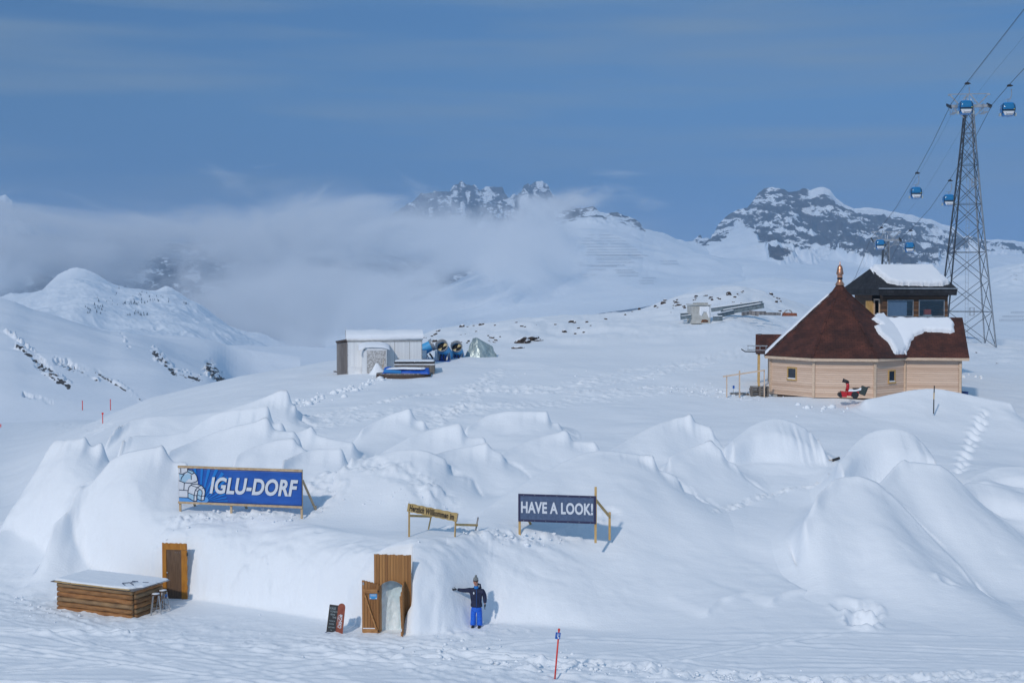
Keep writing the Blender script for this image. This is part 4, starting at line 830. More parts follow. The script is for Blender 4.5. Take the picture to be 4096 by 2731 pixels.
# ================================================================ the lift operator's cabin behind it
def clear_glass():
    m = bpy.data.materials.new('window_glass'); m.use_nodes = True; m.node_tree.nodes.remove(m.node_tree.nodes['Principled BSDF'])
    tr = N(m, 'ShaderNodeBsdfTransparent', i_Color=(.80, .88, .92, 1)); gl = N(m, 'ShaderNodeBsdfGlossy', i_Roughness=.03); mx = N(m, 'ShaderNodeMixShader'); mx.inputs[0].default_value = .14
    L(m, tr.outputs[0], mx.inputs[1]); L(m, gl.outputs[0], mx.inputs[2]); L(m, mx.outputs[0], m.node_tree.nodes['Material Output'].inputs['Surface']); return m
def build_lift_cabin():
    x0 = (3531 - CX) / F * 95.5; zb = 7.2
    t = thing('lift_cabin', (x0, 95.5, zb), 'old dark log cabin with slate roof under thick snow, behind the pale hut', 'cabin', rz=R(9))
    Wd, Dp, hh = 5.1, 5.0, 4.85
    def slab(nm, x, X, y, Y, z, Z, m_): mb = MB(); mb.bx(x, X, y, Y, z, Z); return mb.build(nm, m_, t)
    wz0, wz1 = hh - 1.62, hh - .38
    slab('wall', 0, Wd, 0, .14, 0, wz0 - .12, M_LOGW); slab('wall', 0, Wd, 0, .14, wz1, hh, M_LOGW)
    w1, w2 = (.33, 2.38), (2.80, 4.83)
    for a, b in ((0, w1[0]), (w1[1], w2[0]), (w2[1], Wd)): slab('wall', a, b, 0, .14, wz0 - .12, wz1, M_LOGW)
    slab('wall', Wd - .14, Wd, .14, Dp, 0, hh, M_LOGW); slab('wall', 0, Wd, Dp - .14, Dp, 0, hh, M_LOGW)
    slab('wall', 0, .14, 1.9, Dp - .14, 0, hh, M_LOGW); slab('wall', 0, .14, .14, .5, 0, hh, M_LOGW); slab('wall', 0, .14, .5, 1.9, 0, wz0 - .4, M_LOGW)
    slab('floor', .14, Wd - .14, .14, Dp - .14, wz0 - .9, wz0 - .8, M_DARKWOOD)
    for k, (a, b) in enumerate((w1, w2)):
        f = MB(); e = .06; f.bx(a, b, -.04, .02, wz1 - e, wz1); f.bx(a, b, -.04, .02, wz0, wz0 + e); f.bx(a, a + e, -.04, .02, wz0 + e, wz1 - e); f.bx(b - e, b, -.04, .02, wz0 + e, wz1 - e)
        fo = f.build('window', M_STEEL, t)
        g = MB(); g.bx(a + e, b - e, -.01, .0, wz0 + e, wz1 - e); m = clear_glass(); g.build('pane', m, fo)
        if k == 0:
            c = MB(); 
            for j in range(30):
                xa = a + .07 + j * (b - a - .2) * .82 / 30; c.bx(xa, xa + .055, .06 + .02 * (j % 2), .075 + .02 * (j % 2), wz0 + .03, wz1 - .05)
            c.build('curtain', noisy('curtain', (.30, .36, .52), (.42, .48, .62), 6, .9, (6, 1, .5)), t)
    sl = slab('window_sill', .2, Wd - .15, -.12, -.02, wz0 - .07, wz0 - .02, M_STEEL)
    slab('eave_beam', -.02, Wd + .02, -.05, .135, hh - .16, hh - .02, M_DARKWOOD)
    # side door, stands open
    mb = MB(); mb.bx(-.06, .0, .45, .58, wz0 - .8, hh - .3); mb.bx(-.06, .0, 1.32, 1.45, wz0 - .8, hh - .3); mb.bx(-.06, .0, .58, 1.32, hh - .42, hh - .3); dr = mb.build('door_frame', M_TRIM, t)
    mb = MB(); mb.box((-.35, 1.48, wz0 + .15), (.62, .06, 2.0)); mb.build('door', M_YWOOD, t)
    # hipped roof
    oh = .62; zr = hh + .02; rh = 2.05; fh = .42
    A, B_, C_, D_ = (-oh, -oh, zr + fh), (Wd + oh * .7, -oh, zr + fh), (Wd + oh * .7, Dp + oh, zr + fh), (-oh * 1.2, Dp + oh, zr + fh)
    r0, r1 = (.15, Dp / 2 - .3, zr + rh), (Wd - .1, Dp / 2 - .3, zr + rh)
    roof_mesh('roof', [[A, B_, r1, r0], [B_, C_, r1], [C_, D_, r0, r1], [D_, A, r0]], M_SLATE, t, .07)
    lo = lambda p: (p[0] + (.05 if p[0] < 2 else -.05), p[1] + (.05 if p[1] < 2 else -.05), zr - .06)
    mb = MB()
    for p, q in ((A, B_), (B_, C_), (C_, D_), (D_, A)): mb.quad([lo(p), lo(q), q, p])
    sk = mb.build('eave_skirt', M_SLATE, t); sk.data.uv_layers.new(name='UVMap'); md = sk.modifiers.new('t', 'SOLIDIFY'); md.thickness = .05
    for i, l in enumerate(sk.data.loops): v = sk.data.vertices[l.vertex_index].co; sk.data.uv_layers[0].data[i].uv = (v.x + v.y, v.z)
    mb = MB(); mb.quad([lo(A), lo(B_), lo(C_), lo(D_)]); mb.build('soffit', M_DARKWOOD, t)
    mb = MB(); mb.tube([(A[0], A[1] - .05, A[2] + .01), (B_[0], B_[1] - .05, B_[2] + .01)], .045, 8); mb.build('gutter', M_STEEL, t)
    a = Vector(A); b = Vector(B_); ex = (b - a).normalized(); up = ((Vector(r0) - a) - ex * (Vector(r0) - a).dot(ex)); hl = up.length; up = up.normalized(); nn = ex.cross(up).normalized(); nn = nn if nn.z > 0 else -nn
    L_ = (b - a).length
    snow_slab('roof_snow', [(1.0, .9), (1.7, .5), (3.6, .38), (L_ - 1.0, .42), (L_ - .32, .75), (L_ - .45, 1.6), (L_ - .62, hl + .05), (.78, hl + .05), (.55, hl - .5)], lambda s, q: (a + ex * s + up * q, nn), .35, t, 60, .30, seed=5)
    mb = MB(); mb.bx(-1.2, -.1, 3.2, 4.4, wz0 + .45, wz0 + .55); mb.build('side_canopy', M_GREYWOOD, t)
    # things on the sill inside
    bt = t
    o = thing('red_box', (0, 0, 0), 'orange red box standing inside the right cabin window', 'box'); c, s = math.cos(R(9)), math.sin(R(9))
    lx, ly = 3.72, .45; o.location = (x0 + lx * c - ly * s, 95.5 + lx * s + ly * c, zb + wz0 - .02); o.rotation_euler = (0, 0, R(9))
    mb = MB(); mb.bx(-.24, .24, -.15, .15, .16, .55); mb.build('case', mat('orange_red', (.75, .10, .04), .4), o, bevel=.04)
    mb = MB(); mb.bx(-.28, .28, -.17, .17, .0, .155); mb.build('base', M_WHITE, o, bevel=.02)
    mb = MB(); mb.tube([(-.1, 0, .55), (-.1, 0, .62), (.1, 0, .62), (.1, 0, .55)], .018, 6); mb.build('handle', M_BLACK, o)
    sf = thing('desk', (x0 + 2.5 * c - .55 * s, 95.5 + 2.5 * s + .55 * c, zb + wz0 - .80), 'wooden desk under the cabin windows, seen through the glass', 'desk', rz=R(9))
    mb = MB(); mb.bx(-2.2, 2.2, -.35, .35, .70, .77); mb.build('top', M_TRIM, sf)
    for x in (-2.1, 2.1): mb = MB(); mb.bx(x - .05, x + .05, -.3, .3, 0, .70); mb.build('leg', M_TRIM, sf)
build_lift_cabin()
# ================================================================ lift line: towers, ropes, cabins
def on_line(u, side):   # distance at which the rope (left 0 / right 1) crosses picture column u
    k = (u - CX) / F; c, m_ = (34.9, .13) if side == 0 else (39.8, .1329); return c / (k - m_)
def rope_pts(side):
    tab = ([(-1, 40, 3.5), (0, 100, 43.6), (0, 134, 41.0), (0, 161, 37.6), (0, 170, 36.3), (0, 182, 32.7), (0, 194.6, 29.5), (0, 212, 25.6), (0, 228.6, 23.0), (0, 240, 21.6), (0, 260.8, 14.6), (0, 300, 8), (0, 360, -2)] if side == 0 else
           [(-1, 40, 3.5), (0, 100, 43.4), (0, 134, 40.9), (0, 152.6, 38.5), (0, 162, 37.4), (0, 170, 36.3), (0, 182, 32.4), (0, 197, 28.7), (0, 212, 25.4), (0, 231, 22.6), (0, 240, 21.5), (0, 262, 14.9), (0, 300, 8), (0, 360, -2)])[1:]
    c, m_ = (34.9, .13) if side == 0 else (39.8, .1329)
    return [(c + m_ * D, D, z) for _, D, z in tab]
def rope_z(side, D):
    p = rope_pts(side); return float(np.interp(D, [q[1] for q in p], [q[2] for q in p]))
M_ROPE = mat('wire_rope', (0.03, 0.035, 0.045), .5, .3)
for side, lab in ((0, 'left steel haul rope of the cable car carrying three cabins'), (1, 'right steel haul rope of the cable car carrying three cabins')):
    mb = MB(); mb.tube(rope_pts(side), .034, 6); tag(mb.build('haul_rope', M_ROPE), lab, 'cable', 'ropes of the cable car')
mb = MB(); mb.tube([(x + 1.6, y, z + 1.9) for x, y, z in rope_pts(0)], .010, 5); tag(mb.build('signal_cable', M_ROPE), 'thin signal wire strung along the tower heads, left one', 'cable', 'ropes of the cable car')
mb = MB(); mb.tube([(x - 1.6, y, z + 1.9) for x, y, z in rope_pts(1)], .010, 5); tag(mb.build('signal_cable', M_ROPE), 'thin signal wire strung along the tower heads, right one', 'cable', 'ropes of the cable car')
def build_tower(x, y, ztop, zbase, wtop, wbase, nseg, lab, arm=5.1):
    t = thing('lattice_tower', (x, y, zbase), lab, 'lift tower', 'lattice towers of the cable car', rz=R(-7.5))
    Ht = ztop - zbase
    wz = lambda z: wbase + (wtop - wbase) * (1 - (1 - z / Ht) ** 1.12)
    zs = [0.0]; 
    k = nseg; r = .90; tot = sum(r ** i for i in range(k)); acc = 0
    for i in range(k): acc += r ** i; zs.append(Ht * acc / tot)
    cn = lambda z: [(sx * wz(z) / 2, sy * wz(z) / 2, z) for sx, sy in ((-1, -1), (1, -1), (1, 1), (-1, 1))]
    for c in range(4):
        mb = MB()
        for a, b in zip(zs[:-1], zs[1:]): mb.bar(cn(a)[c], cn(b)[c], .15, .15)
        mb.build('leg', M_DSTEEL if c in (0, 3) else M_STEEL, t)
    mb = MB()
    for i, (a, b) in enumerate(zip(zs[:-1], zs[1:])):
        for c in range(4):
            d = (c + 1) % 4; A, B_ = cn(a), cn(b)
            mb.bar(A[c], B_[d], .065, .065); mb.bar(A[d], B_[c], .065, .065)
            if i % 2 == 1: mb.bar(A[c], A[d], .06, .06)
    mb.build('bracing', M_DSTEEL, t)
    # ladder
    mb = MB(); lx = -.05
    for s in (-.19, .19): mb.bar((lx + s, -wz(0) * .12, 0), (lx + s, -wtop * .3, Ht), .035)
    for k in range(int(Ht / .55)):
        z = k * .55; yy = -wz(0) * .12 + (-wtop * .3 + wz(0) * .12) * z / Ht; mb.bar((lx - .19, yy, z), (lx + .19, yy, z), .025)
    mb.build('ladder', M_STEEL, t)
    if wbase > 5:
        for zz in (Ht * .13, Ht * .67):
            mb = MB(); yy = -wz(0) * .12
            for dz in (0, .5, 1.0): mb.bar((.4, yy, zz + dz), (.95, yy, zz + dz), .05); mb.bar((.4, yy + .5, zz + dz), (.95, yy + .5, zz + dz), .05)
            for xx in (.4, .95):
                for y2 in (yy, yy + .5): mb.bar((xx, y2, zz), (xx, y2, zz + 1.0), .05)
            mb.bx(.4, .95, yy, yy + .5, zz - .04, zz - .005); mb.build('rest_platform', M_STEEL, t)
    # head: cross beam, upper frame with v braces
    h = arm / 2
    mb = MB(); mb.bx(-h + .25, h - .25, -.2, .2, Ht, Ht + .36); mb.build('cross_beam', M_STEEL, t)
    zt_ = Ht + 1.75
    mb = MB(); mb.bar((-h, 0, zt_), (h, 0, zt_), .10); 
    for a, b in (((-h + .1, zt_), (-h * .48, Ht + .36)), ((-.12, zt_), (-h * .48, Ht + .36)), ((.12, zt_), (h * .48, Ht + .36)), ((h - .1, zt_), (h * .48, Ht + .36))): mb.bar((a[0], 0, a[1]), (b[0], 0, b[1]), .13)
    mb.bar((-h * .75, .1, Ht), (-wtop / 2, .1, Ht - 1.4), .10); mb.bar((h * .75, .1, Ht), (wtop / 2, .1, Ht - 1.4), .10)
    mb.build('upper_frame', M_STEEL, t)
    for s in (-1, 1):
        mb = MB(); mb.lathe([(0, -.03), (.10, -.03), (.10, .03), (0, .03)], 12, (s * h, -.06, zt_ - .12), Matrix.Rotation(R(90), 3, 'X')); mb.build('signal_pulley', M_STEEL, t, True)
        sh = MB(); n = 6; pitch = R(13)
        for k in range(n):
            yy = (k - (n - 1) / 2) * .48; sh.lathe([(0, -.06), (.17, -.06), (.14, 0), (.17, .06), (0, .06)], 12, (s * h, yy, Ht + .30 + yy * math.tan(pitch) * 1.0), Matrix.Rotation(R(90), 3, 'Y'))
        sa = sh.build('sheave_wheels', M_BLACK, t)
        mb = MB(); mb.bar((s * (h + .02) - s * .12, -1.4, Ht + .10 - 1.4 * math.tan(pitch)), (s * (h + .02) - s * .12, 1.4, Ht + .10 + 1.4 * math.tan(pitch)), .10, .22); mb.build('sheave_beam', M_DSTEEL, sa)
        cw = MB(); x_ = s * (h - .65); pl = Ht - .75
        cw.bx(x_ - .3, x_ + .3, -1.3, 1.3, pl, pl + .05)
        for yy in (-1.3, 0, 1.3):
            cw.bar((x_ + .3 * s * -1, yy, pl), (x_ + .3 * s * -1, yy, pl + 1.1), .04)
            cw.bar((x_, yy, pl), (x_ + s * .3, yy, Ht), .05)
        cw.bar((x_ - .3 * s, -1.3, pl + 1.1), (x_ - .3 * s, 1.3, pl + 1.1), .04); cw.bar((x_ - .3 * s, -1.3, pl + .6), (x_ - .3 * s, 1.3, pl + .6), .04)
        cw.build('catwalk', M_STEEL, t)
    mb = MB(); mb.bar((.25, 0, Ht + .36), (.25, 0, Ht + 1.15), .05); mb.bx(.20, .30, -.05, .05, Ht + .6, Ht + 1.1); mb.bar((-.15, 0, Ht + .36), (-.15, 0, Ht + 1.0), .05); mb.bx(-.21, -.09, -.06, .06, Ht + .95, Ht + 1.12); mb.build('antenna', M_WHITE, t)
    return t
def head_xy(D): return ((34.9 + .13 * D + 39.8 + .1329 * D) / 2, D)
x, y = head_xy(170); build_tower(x - .35, y, 35.9, 12.6 - 235 * 170 / F, .95, 6.3, 11, 'tall steel lattice tower of the cable car rising behind the dark cabin')
x, y = head_xy(240); build_tower(x, y, 21.1, 3.0, .95, 2.6, 8, 'smaller far lattice tower between the two roofs')
M_CBLUE = mat('cabin_blue', (0.012, 0.22, 0.58), .28, 0, .6); M_CGLASS = mat('cabin_window', (0.008, 0.17, 0.40), .12, 0, .7); M_CDARK = mat('cabin_dark', (0.008, 0.02, 0.05), .25)
M_PANEL = mat('cabin_panel', (.78, .80, .84), .45); M_GREYGREEN = mat('cabin_strip', (.20, .28, .32), .3); M_LOGO = mat('cabin_lettering', (0.03, 0.05, 0.10), .5); M_YEL = mat('cabin_number', (.75, .62, .03), .5); M_RACK = mat('ski_rack', (.50, .54, .50), .45, .3)
RG = [(0, .60, .55), (.04, .68, .62), (.30, .80, .72), (.62, .88, .79), (.85, .905, .81), (1.15, .89, .80), (1.45, .82, .73), (1.68, .73, .64), (1.80, .62, .52), (1.84, .3, .25), (1.85, .01, .01)]
def cab_at(z): return [float(np.interp(z, [r[0] for r in RG], [r[i] for r in RG])) for i in (1, 2)]
def cab_pt(a, z, off=0):
    w, d = cab_at(z); c, s = math.cos(a), math.sin(a); e = .42
    return Vector(((w + off) * math.copysign(abs(c) ** e, c), (d + off) * math.copysign(abs(s) ** e, s), z))
def patch(nm, z0, z1, f0, f1, off, m_, par, nx=10, nz=6, taper=0.0):
    """panel lying on the front side, x from f0 to f1 as a share of the half width"""
    vs = []; fs = []
    for j in range(nz + 1):
        z = z0 + (z1 - z0) * j / nz; w, d = cab_at(z); tp = 1 - taper * (1 - j / nz)
        for i in range(nx + 1):
            fx = (f0 + (f1 - f0) * i / nx) * tp; yy = -(d) * (1 - abs(fx) ** 4.76) ** .21 - off if abs(fx) < 1 else 0
            vs.append((fx * w, yy, z))
    for j in range(nz):
        for i in range(nx):
            a = j * (nx + 1) + i; fs.append((a, a + 1, a + nx + 2, a + nx + 1))
    o = link_mesh(nm, vs, fs, m_, par, True); md = o.modifiers.new('t', 'SOLIDIFY'); md.thickness = .012; md.offset = 0; return o
def build_gondola():
    t = thing('gondola', (0, 0, 0), 'x', 'gondola', 'blue cable car cabins')
    zc = -4.05       # cabin floor below the rope
    b = MB(); n = 32
    for (z, _, _) in RG: b.v += [tuple(cab_pt(2 * math.pi * k / n, z) + Vector((0, 0, zc))) for k in range(n)]
    for i in range(len(RG) - 1):
        for k in range(n): a = i * n + k; c = i * n + (k + 1) % n; b.f.append((a, c, c + n, a + n))
    b.f.append(tuple(range(n))[::-1]); body = b.build('cabin_shell', M_CBLUE, t, True)
    par = bpy.data.objects.new('x', None)
    ps = [patch('window', .86, 1.66, -.80, .80, .012, M_CGLASS, t), patch('dark_band', .70, .85, -.93, .93, .012, M_CDARK, t), patch('grey_strip', .60, .69, -.80, .80, .018, M_GREYGREEN, t, 10, 1),
          patch('advert_panel', .07, .585, -.84, .84, .020, M_PANEL, t, 10, 5, .16), patch('number_plate', .84, .93, .66, .86, .030, M_YEL, t, 2, 1), patch('pillar', .30, 1.66, .84, .95, .010, M_CDARK, t, 2, 8), patch('pillar', .30, 1.66, -.95, -.84, .010, M_CDARK, t, 2, 8)]
    for p in ps: p.location = (0, 0, zc)
    d = -cab_at(.25)[1] - .035
    text_obj('lettering', 'parsenn', .26, M_LOGO, ps[3], (.08, d, .24), (R(90) + R(8), 0, 0), .004, .1)
    sp = MB(); r1, r2 = .09, .045
    pts = [((r1 if k % 2 == 0 else r2) * math.sin(k * math.pi / 5), (r1 if k % 2 == 0 else r2) * math.cos(k * math.pi / 5)) for k in range(10)]
    sp.prism(pts, 0, .006, Matrix.Translation((-.33, d - .03, .44)) @ XZ); sp.build('star_mark', M_LOGO, ps[3])
    # side windows
    for s in (-1, 1):
        mb = MB(); w, _ = cab_at(1.2)
        mb.box((s * (w + .004), 0, 1.2 + zc), (.02, .95, .62), Matrix.Rotation(s * R(-8), 3, 'Y')); mb.build('side_window', M_CGLASS, t)
    for s in (-1, 1):
        mb = MB(); x_ = s * .98
        mb.bx(x_ - .07, x_ + .07, -.42, .42, zc + .05, zc + .42); mb.build('ski_rack', M_RACK, t)
    # hanger: frame on roof, curved arm, grip
    mb = MB(); zr = zc + 1.84; mb.tube([(0, 0, zr), (0, 0, zr + .42)], .045, 8); mb.tube([(-.42, -.1, zr + .40), (.32, .1, zr + .44)], .03, 6); mb.tube([(.30, 0, zr - .06), (.22, 0, zr + .18), (.36, 0, zr + .55), (.45, 0, zr + .9), (.46, 0, zr + 1.3), (.42, 0, zr + 1.75)], [.028, .03, .035, .045, .055, .06], 8); mb.tube([(0, 0, zr + .42), (.25, 0, zr + .55), (.38, 0, zr + .75)], .03, 6)
    hg = mb.build('hanger', M_STEEL, t, True)
    mb = MB(); mb.bx(-.10, .45, -.28, .28, -.10, .10); mb.bx(.3, .62, -.10, .10, -.04, .05); mb.bx(-.06, .06, -.36, .36, -.05, .15); mb.lathe([(0, -.04), (.10, -.04), (.10, .04), (0, .04)], 10, (.3, .2, .16), Matrix.Rotation(R(90), 3, 'X')); mb.build('grip', M_BLACK, t)
    mb = MB(); mb.tube([(.05, -.02, zc), (.05, -.02, zc - .14), (-.05, -.02, zc - .14), (-.05, -.02, zc)], .018, 6); mb.build('guide_hook', M_STEEL, t)
    bpy.data.objects.remove(par)
    return t
gproto = build_gondola()
GL = [(3850, 0, 'nearest cabin, hanging in front of the tall tower head'), (4018, 1, 'cabin hanging right of the tall tower, near the picture edge'), (3657, 0, 'middle cabin on the left rope, highest against the blue sky left of the tower'),
      (3788, 1, 'middle cabin on the right rope, just left of the tall tower'), (3517, 0, 'far cabin hanging at the small lattice tower, left one'), (3634, 1, 'far cabin hanging right of the small lattice tower')]
for i, (u, side, lab) in enumerate(GL):
    g = gproto if i == 0 else copy_tree(gproto)
    D = on_line(u, side); c, m_ = (34.9, .13) if side == 0 else (39.8, .1329)
    off = 0.0
    g.location = (c + m_ * D + off, D, rope_z(side, D) + .03); g.rotation_euler = (0, 0, R(-8 if side == 0 else -8)); g['label'] = 'blue ' + lab
    g.scale = (.93, .93, .93)
# ================================================================ signs on the igloo roof
def gpos(u, v): return surface_at(u, v)
gz = sz_
M_BLUE = noisy('banner_blue', (0.010, 0.075, 0.36), (0.022, 0.13, 0.50), 1.6, .45, (.6, 1, 1.6), .25, lo=.3, hi=.7, dist=.06)
M_LBLUE = mat('banner_ray_blue', (0.010, 0.20, 0.62), .45); M_BWHITE = mat('banner_white', (.66, .70, .76), .6); M_BICE = mat('banner_ice_blue', (.36, .56, .72), .6); M_NAVY = mat('banner_outline', (0.012, 0.03, 0.075), .6)
M_PINE = noisy('pine_batten', (0.44, 0.30, 0.17), (0.60, 0.45, 0.28), 5, .7, (1, 1, 1), .1)
def flat(mb, pts, d, th=.003):
    """polygon in the sign plane (x, z) at front offset d"""
    mb.prism(pts, 0, th, Matrix.Translation((0, -d, 0)) @ XZ)
def stroke(mb, pts, w, d, th=.004):
    for (x0, z0), (x1, z1) in zip(pts[:-1], pts[1:]):
        L_ = math.hypot(x1 - x0, z1 - z0) + 1e-6; nx, nz = -(z1 - z0) / L_ * w / 2, (x1 - x0) / L_ * w / 2; ex, ez = (x1 - x0) / L_ * w * .25, (z1 - z0) / L_ * w * .25
        flat(mb, [(x0 - ex + nx, z0 - ez + nz), (x0 - ex - nx, z0 - ez - nz), (x1 + ex - nx, z1 + ez - nz), (x1 + ex + nx, z1 + ez + nz)], d, th)
def build_banner():
    D = min(gpos(717, 2046).y, 57.0); yaw = -13; p = P(717, 2040, D); s = D / F
    Wd = 513 * s / math.cos(R(yaw)) * 1.0; zb = 0.10 + .0
    t = thing('banner', (p.x, D, p.z), 'wide blue banner reading IGLU-DORF on a pine frame', 'banner', rz=R(yaw))
    z0 = .36; hh = 1.52; k = Wd / 1860.0
    def Q(cx, cy): return ((cx - 240) * k, z0 + ((665 + (cx - 240) * 75 / 1860.0) - cy) * .00297)
    n = 60; m_ = 16; vs = []; fs = []
    for j in range(m_ + 1):
        for i in range(n + 1):
            x = i / n * Wd; z = z0 + .02 + (hh - .06) * j / m_
            vs.append((x, .012 * math.sin(x * 3.1 + z * 2) * math.sin(math.pi * j / m_) * math.sin(math.pi * i / n), z))
    for j in range(m_):
        for i in range(n): a = j * (n + 1) + i; fs.append((a, a + 1, a + n + 2, a + n + 1))
    sh = link_mesh('banner_sheet', vs, fs, M_BLUE, t, True); md = sh.modifiers.new('t', 'SOLIDIFY'); md.thickness = .006
    # printed rays
    mb = MB(); c0 = Q(560, 760); zt_, zb_ = z0 + hh - .05, z0 + .05
    for a0, a1 in ((99, 95), (88, 84), (77.5, 73), (67, 62.5), (57.5, 53), (48, 44), (39, 35.5), (31, 28), (24, 21.5), (17.5, 15.5), (12, 10.5)):
        poly = []
        for a, r0 in ((a0, .25), (a0, 3.2), (a1, 3.2), (a1, .25)):
            ca, sa = math.cos(R(a)), math.sin(R(a)); r_ = r0
            if r0 > 1:
                r_ = min(1.9 if a > 40 else 1.35, (zt_ - c0[1]) / max(sa, .05)); 
            x, z = c0[0] + ca * r_, c0[1] + sa * r_; poly.append((max(x, .30), min(max(z, zb_), zt_)))
        flat(mb, poly, .020, .002)
    mb.build('light_rays', M_LBLUE, sh)
    # igloo emblem
    mb = MB(); flat(mb, [Q(245, 668), Q(245, 600), Q(420, 590), Q(600, 585), Q(680, 600), Q(700, 640), Q(680, 668), Q(620, 680)], .024); mb.build('emblem_ground', mat('banner_pale_blue', (.10, .33, .72), .6), sh)
    mb = MB()
    dome = [Q(246, 596), Q(246, 250), Q(246, 168), Q(380, 168), Q(382, 195), Q(440, 205), Q(480, 225), Q(490, 245), Q(520, 280), Q(536, 340), Q(536, 420), Q(530, 596)]
    flat(mb, dome, .028)
    flat(mb, [Q(385, 600), Q(384, 520), Q(400, 450), Q(440, 412), Q(510, 405), Q(590, 425), Q(635, 465), Q(650, 520), Q(640, 580), Q(632, 635), Q(585, 645), Q(580, 585), Q(520, 560), Q(518, 650), Q(475, 652)], .034); mb.build('emblem_igloo', M_BWHITE, sh)
    mb = MB(); flat(mb, [Q(250, 260), Q(330, 262), Q(470, 262), Q(482, 240), Q(440, 205), Q(386, 200), Q(375, 262), Q(440, 275), Q(436, 340), Q(400, 330), Q(330, 390), Q(262, 360)], .032); flat(mb, [Q(392, 530), Q(470, 560), Q(472, 640), Q(390, 600)], .038); flat(mb, [Q(532, 580), Q(545, 500), Q(575, 488), Q(600, 520), Q(582, 640), Q(530, 618)], .038); mb.build('emblem_ice', M_BICE, sh)
    mb = MB(); w = .032
    for ln in ([(246, 168), (382, 168), (382, 195), (384, 225), (300, 262), (246, 250)], [(275, 180), (278, 240)], [(384, 225), (450, 262), (484, 245), (470, 222), (384, 195)], [(490, 245), (520, 285), (536, 345), (520, 370), (440, 392), (330, 385), (246, 352)], [(436, 275), (440, 340)], [(330, 262), (290, 310), (278, 345)],
               [(330, 388), (320, 495)], [(246, 488), (390, 498)], [(246, 596), (385, 602)], [(385, 600), (384, 520), (400, 450), (440, 412), (510, 405), (590, 425), (635, 465), (650, 520), (640, 580), (632, 635), (585, 645), (530, 618)], [(385, 600), (475, 652), (518, 650), (520, 560)],
               [(475, 652), (480, 560), (500, 490), (540, 450), (590, 425)], [(388, 530), (478, 565)], [(440, 425), (530, 455)], [(478, 565), (520, 575)], [(500, 490), (530, 510)], [(600, 470), (635, 465)], [(540, 450), (560, 480)], [(600, 580), (645, 572)], [(585, 645), (590, 585), (604, 540), (600, 505), (575, 482), (545, 495), (530, 540), (522, 620)], [(540, 565), (590, 582)]):
        stroke(mb, [Q(*q) for q in ln], w if len(ln) > 2 else w * .8, .044)
    mb.build('emblem_lines', M_NAVY, sh)
    # lettering
    g = [Q(720, 540), Q(2050, 350)]
    cxm = (Q(720, 0)[0] + Q(2050, 0)[0]) / 2; czm = (Q(1380, 450)[1])
    for d, b_, m_, nm, ex in ((.030, .050, M_NAVY, 'lettering_edge', .002), (.036, .034, M_BWHITE, 'lettering', .003)):
        o = text_obj(nm, 'IGLU-DORF', 1.02, m_, sh, (cxm, -d, czm), (R(90), 0, 0), b_, .24, 1.0, ex, spacing=1.04)
        wv = max(v.co.x for v in o.data.vertices) - min(v.co.x for v in o.data.vertices); hv = max(v.co.y for v in o.data.vertices) - min(v.co.y for v in o.data.vertices)
        o.scale = (Wd * 1335 / 1860 / wv, .715 / hv, 1)
        o.location.x = cxm - (max(v.co.x for v in o.data.vertices) + min(v.co.x for v in o.data.vertices)) / 2 * o.scale[0]; o.location.z = czm - (max(v.co.y for v in o.data.vertices) + min(v.co.y for v in o.data.vertices)) / 2 * o.scale[1]
    mb = MB(); mb.bx(-.03, Wd + .04, -.05, .03, z0 + hh - .05, z0 + hh + .045); mb.build('top_rail', M_PINE, t)
    mb = MB(); mb.bx(-.03, Wd + .02, -.05, .03, z0 - .06, z0 + .03); mb.build('bottom_rail', M_PINE, t)
    for x, dz in ((.02, 0), (Wd * .425, .2), (Wd - .03, -.15)):
        mb = MB(); mb.bx(x - .045, x + .045, .032, .085, -.9, z0 + hh - .06); mb.build('post', M_PINE, t)
    for x in (.0, Wd * .43, Wd):
        mb = MB(); mb.bar((x, .1, z0 + hh * .72), (x + .25, 1.1, -.1), .05, .09); mb.build('brace', M_PINE, t)
    mb = MB(); mb.bx(Wd + .15, Wd + .24, .95, 1.05, -.6, .25); mb.build('stake', M_PINE, t)
build_banner()
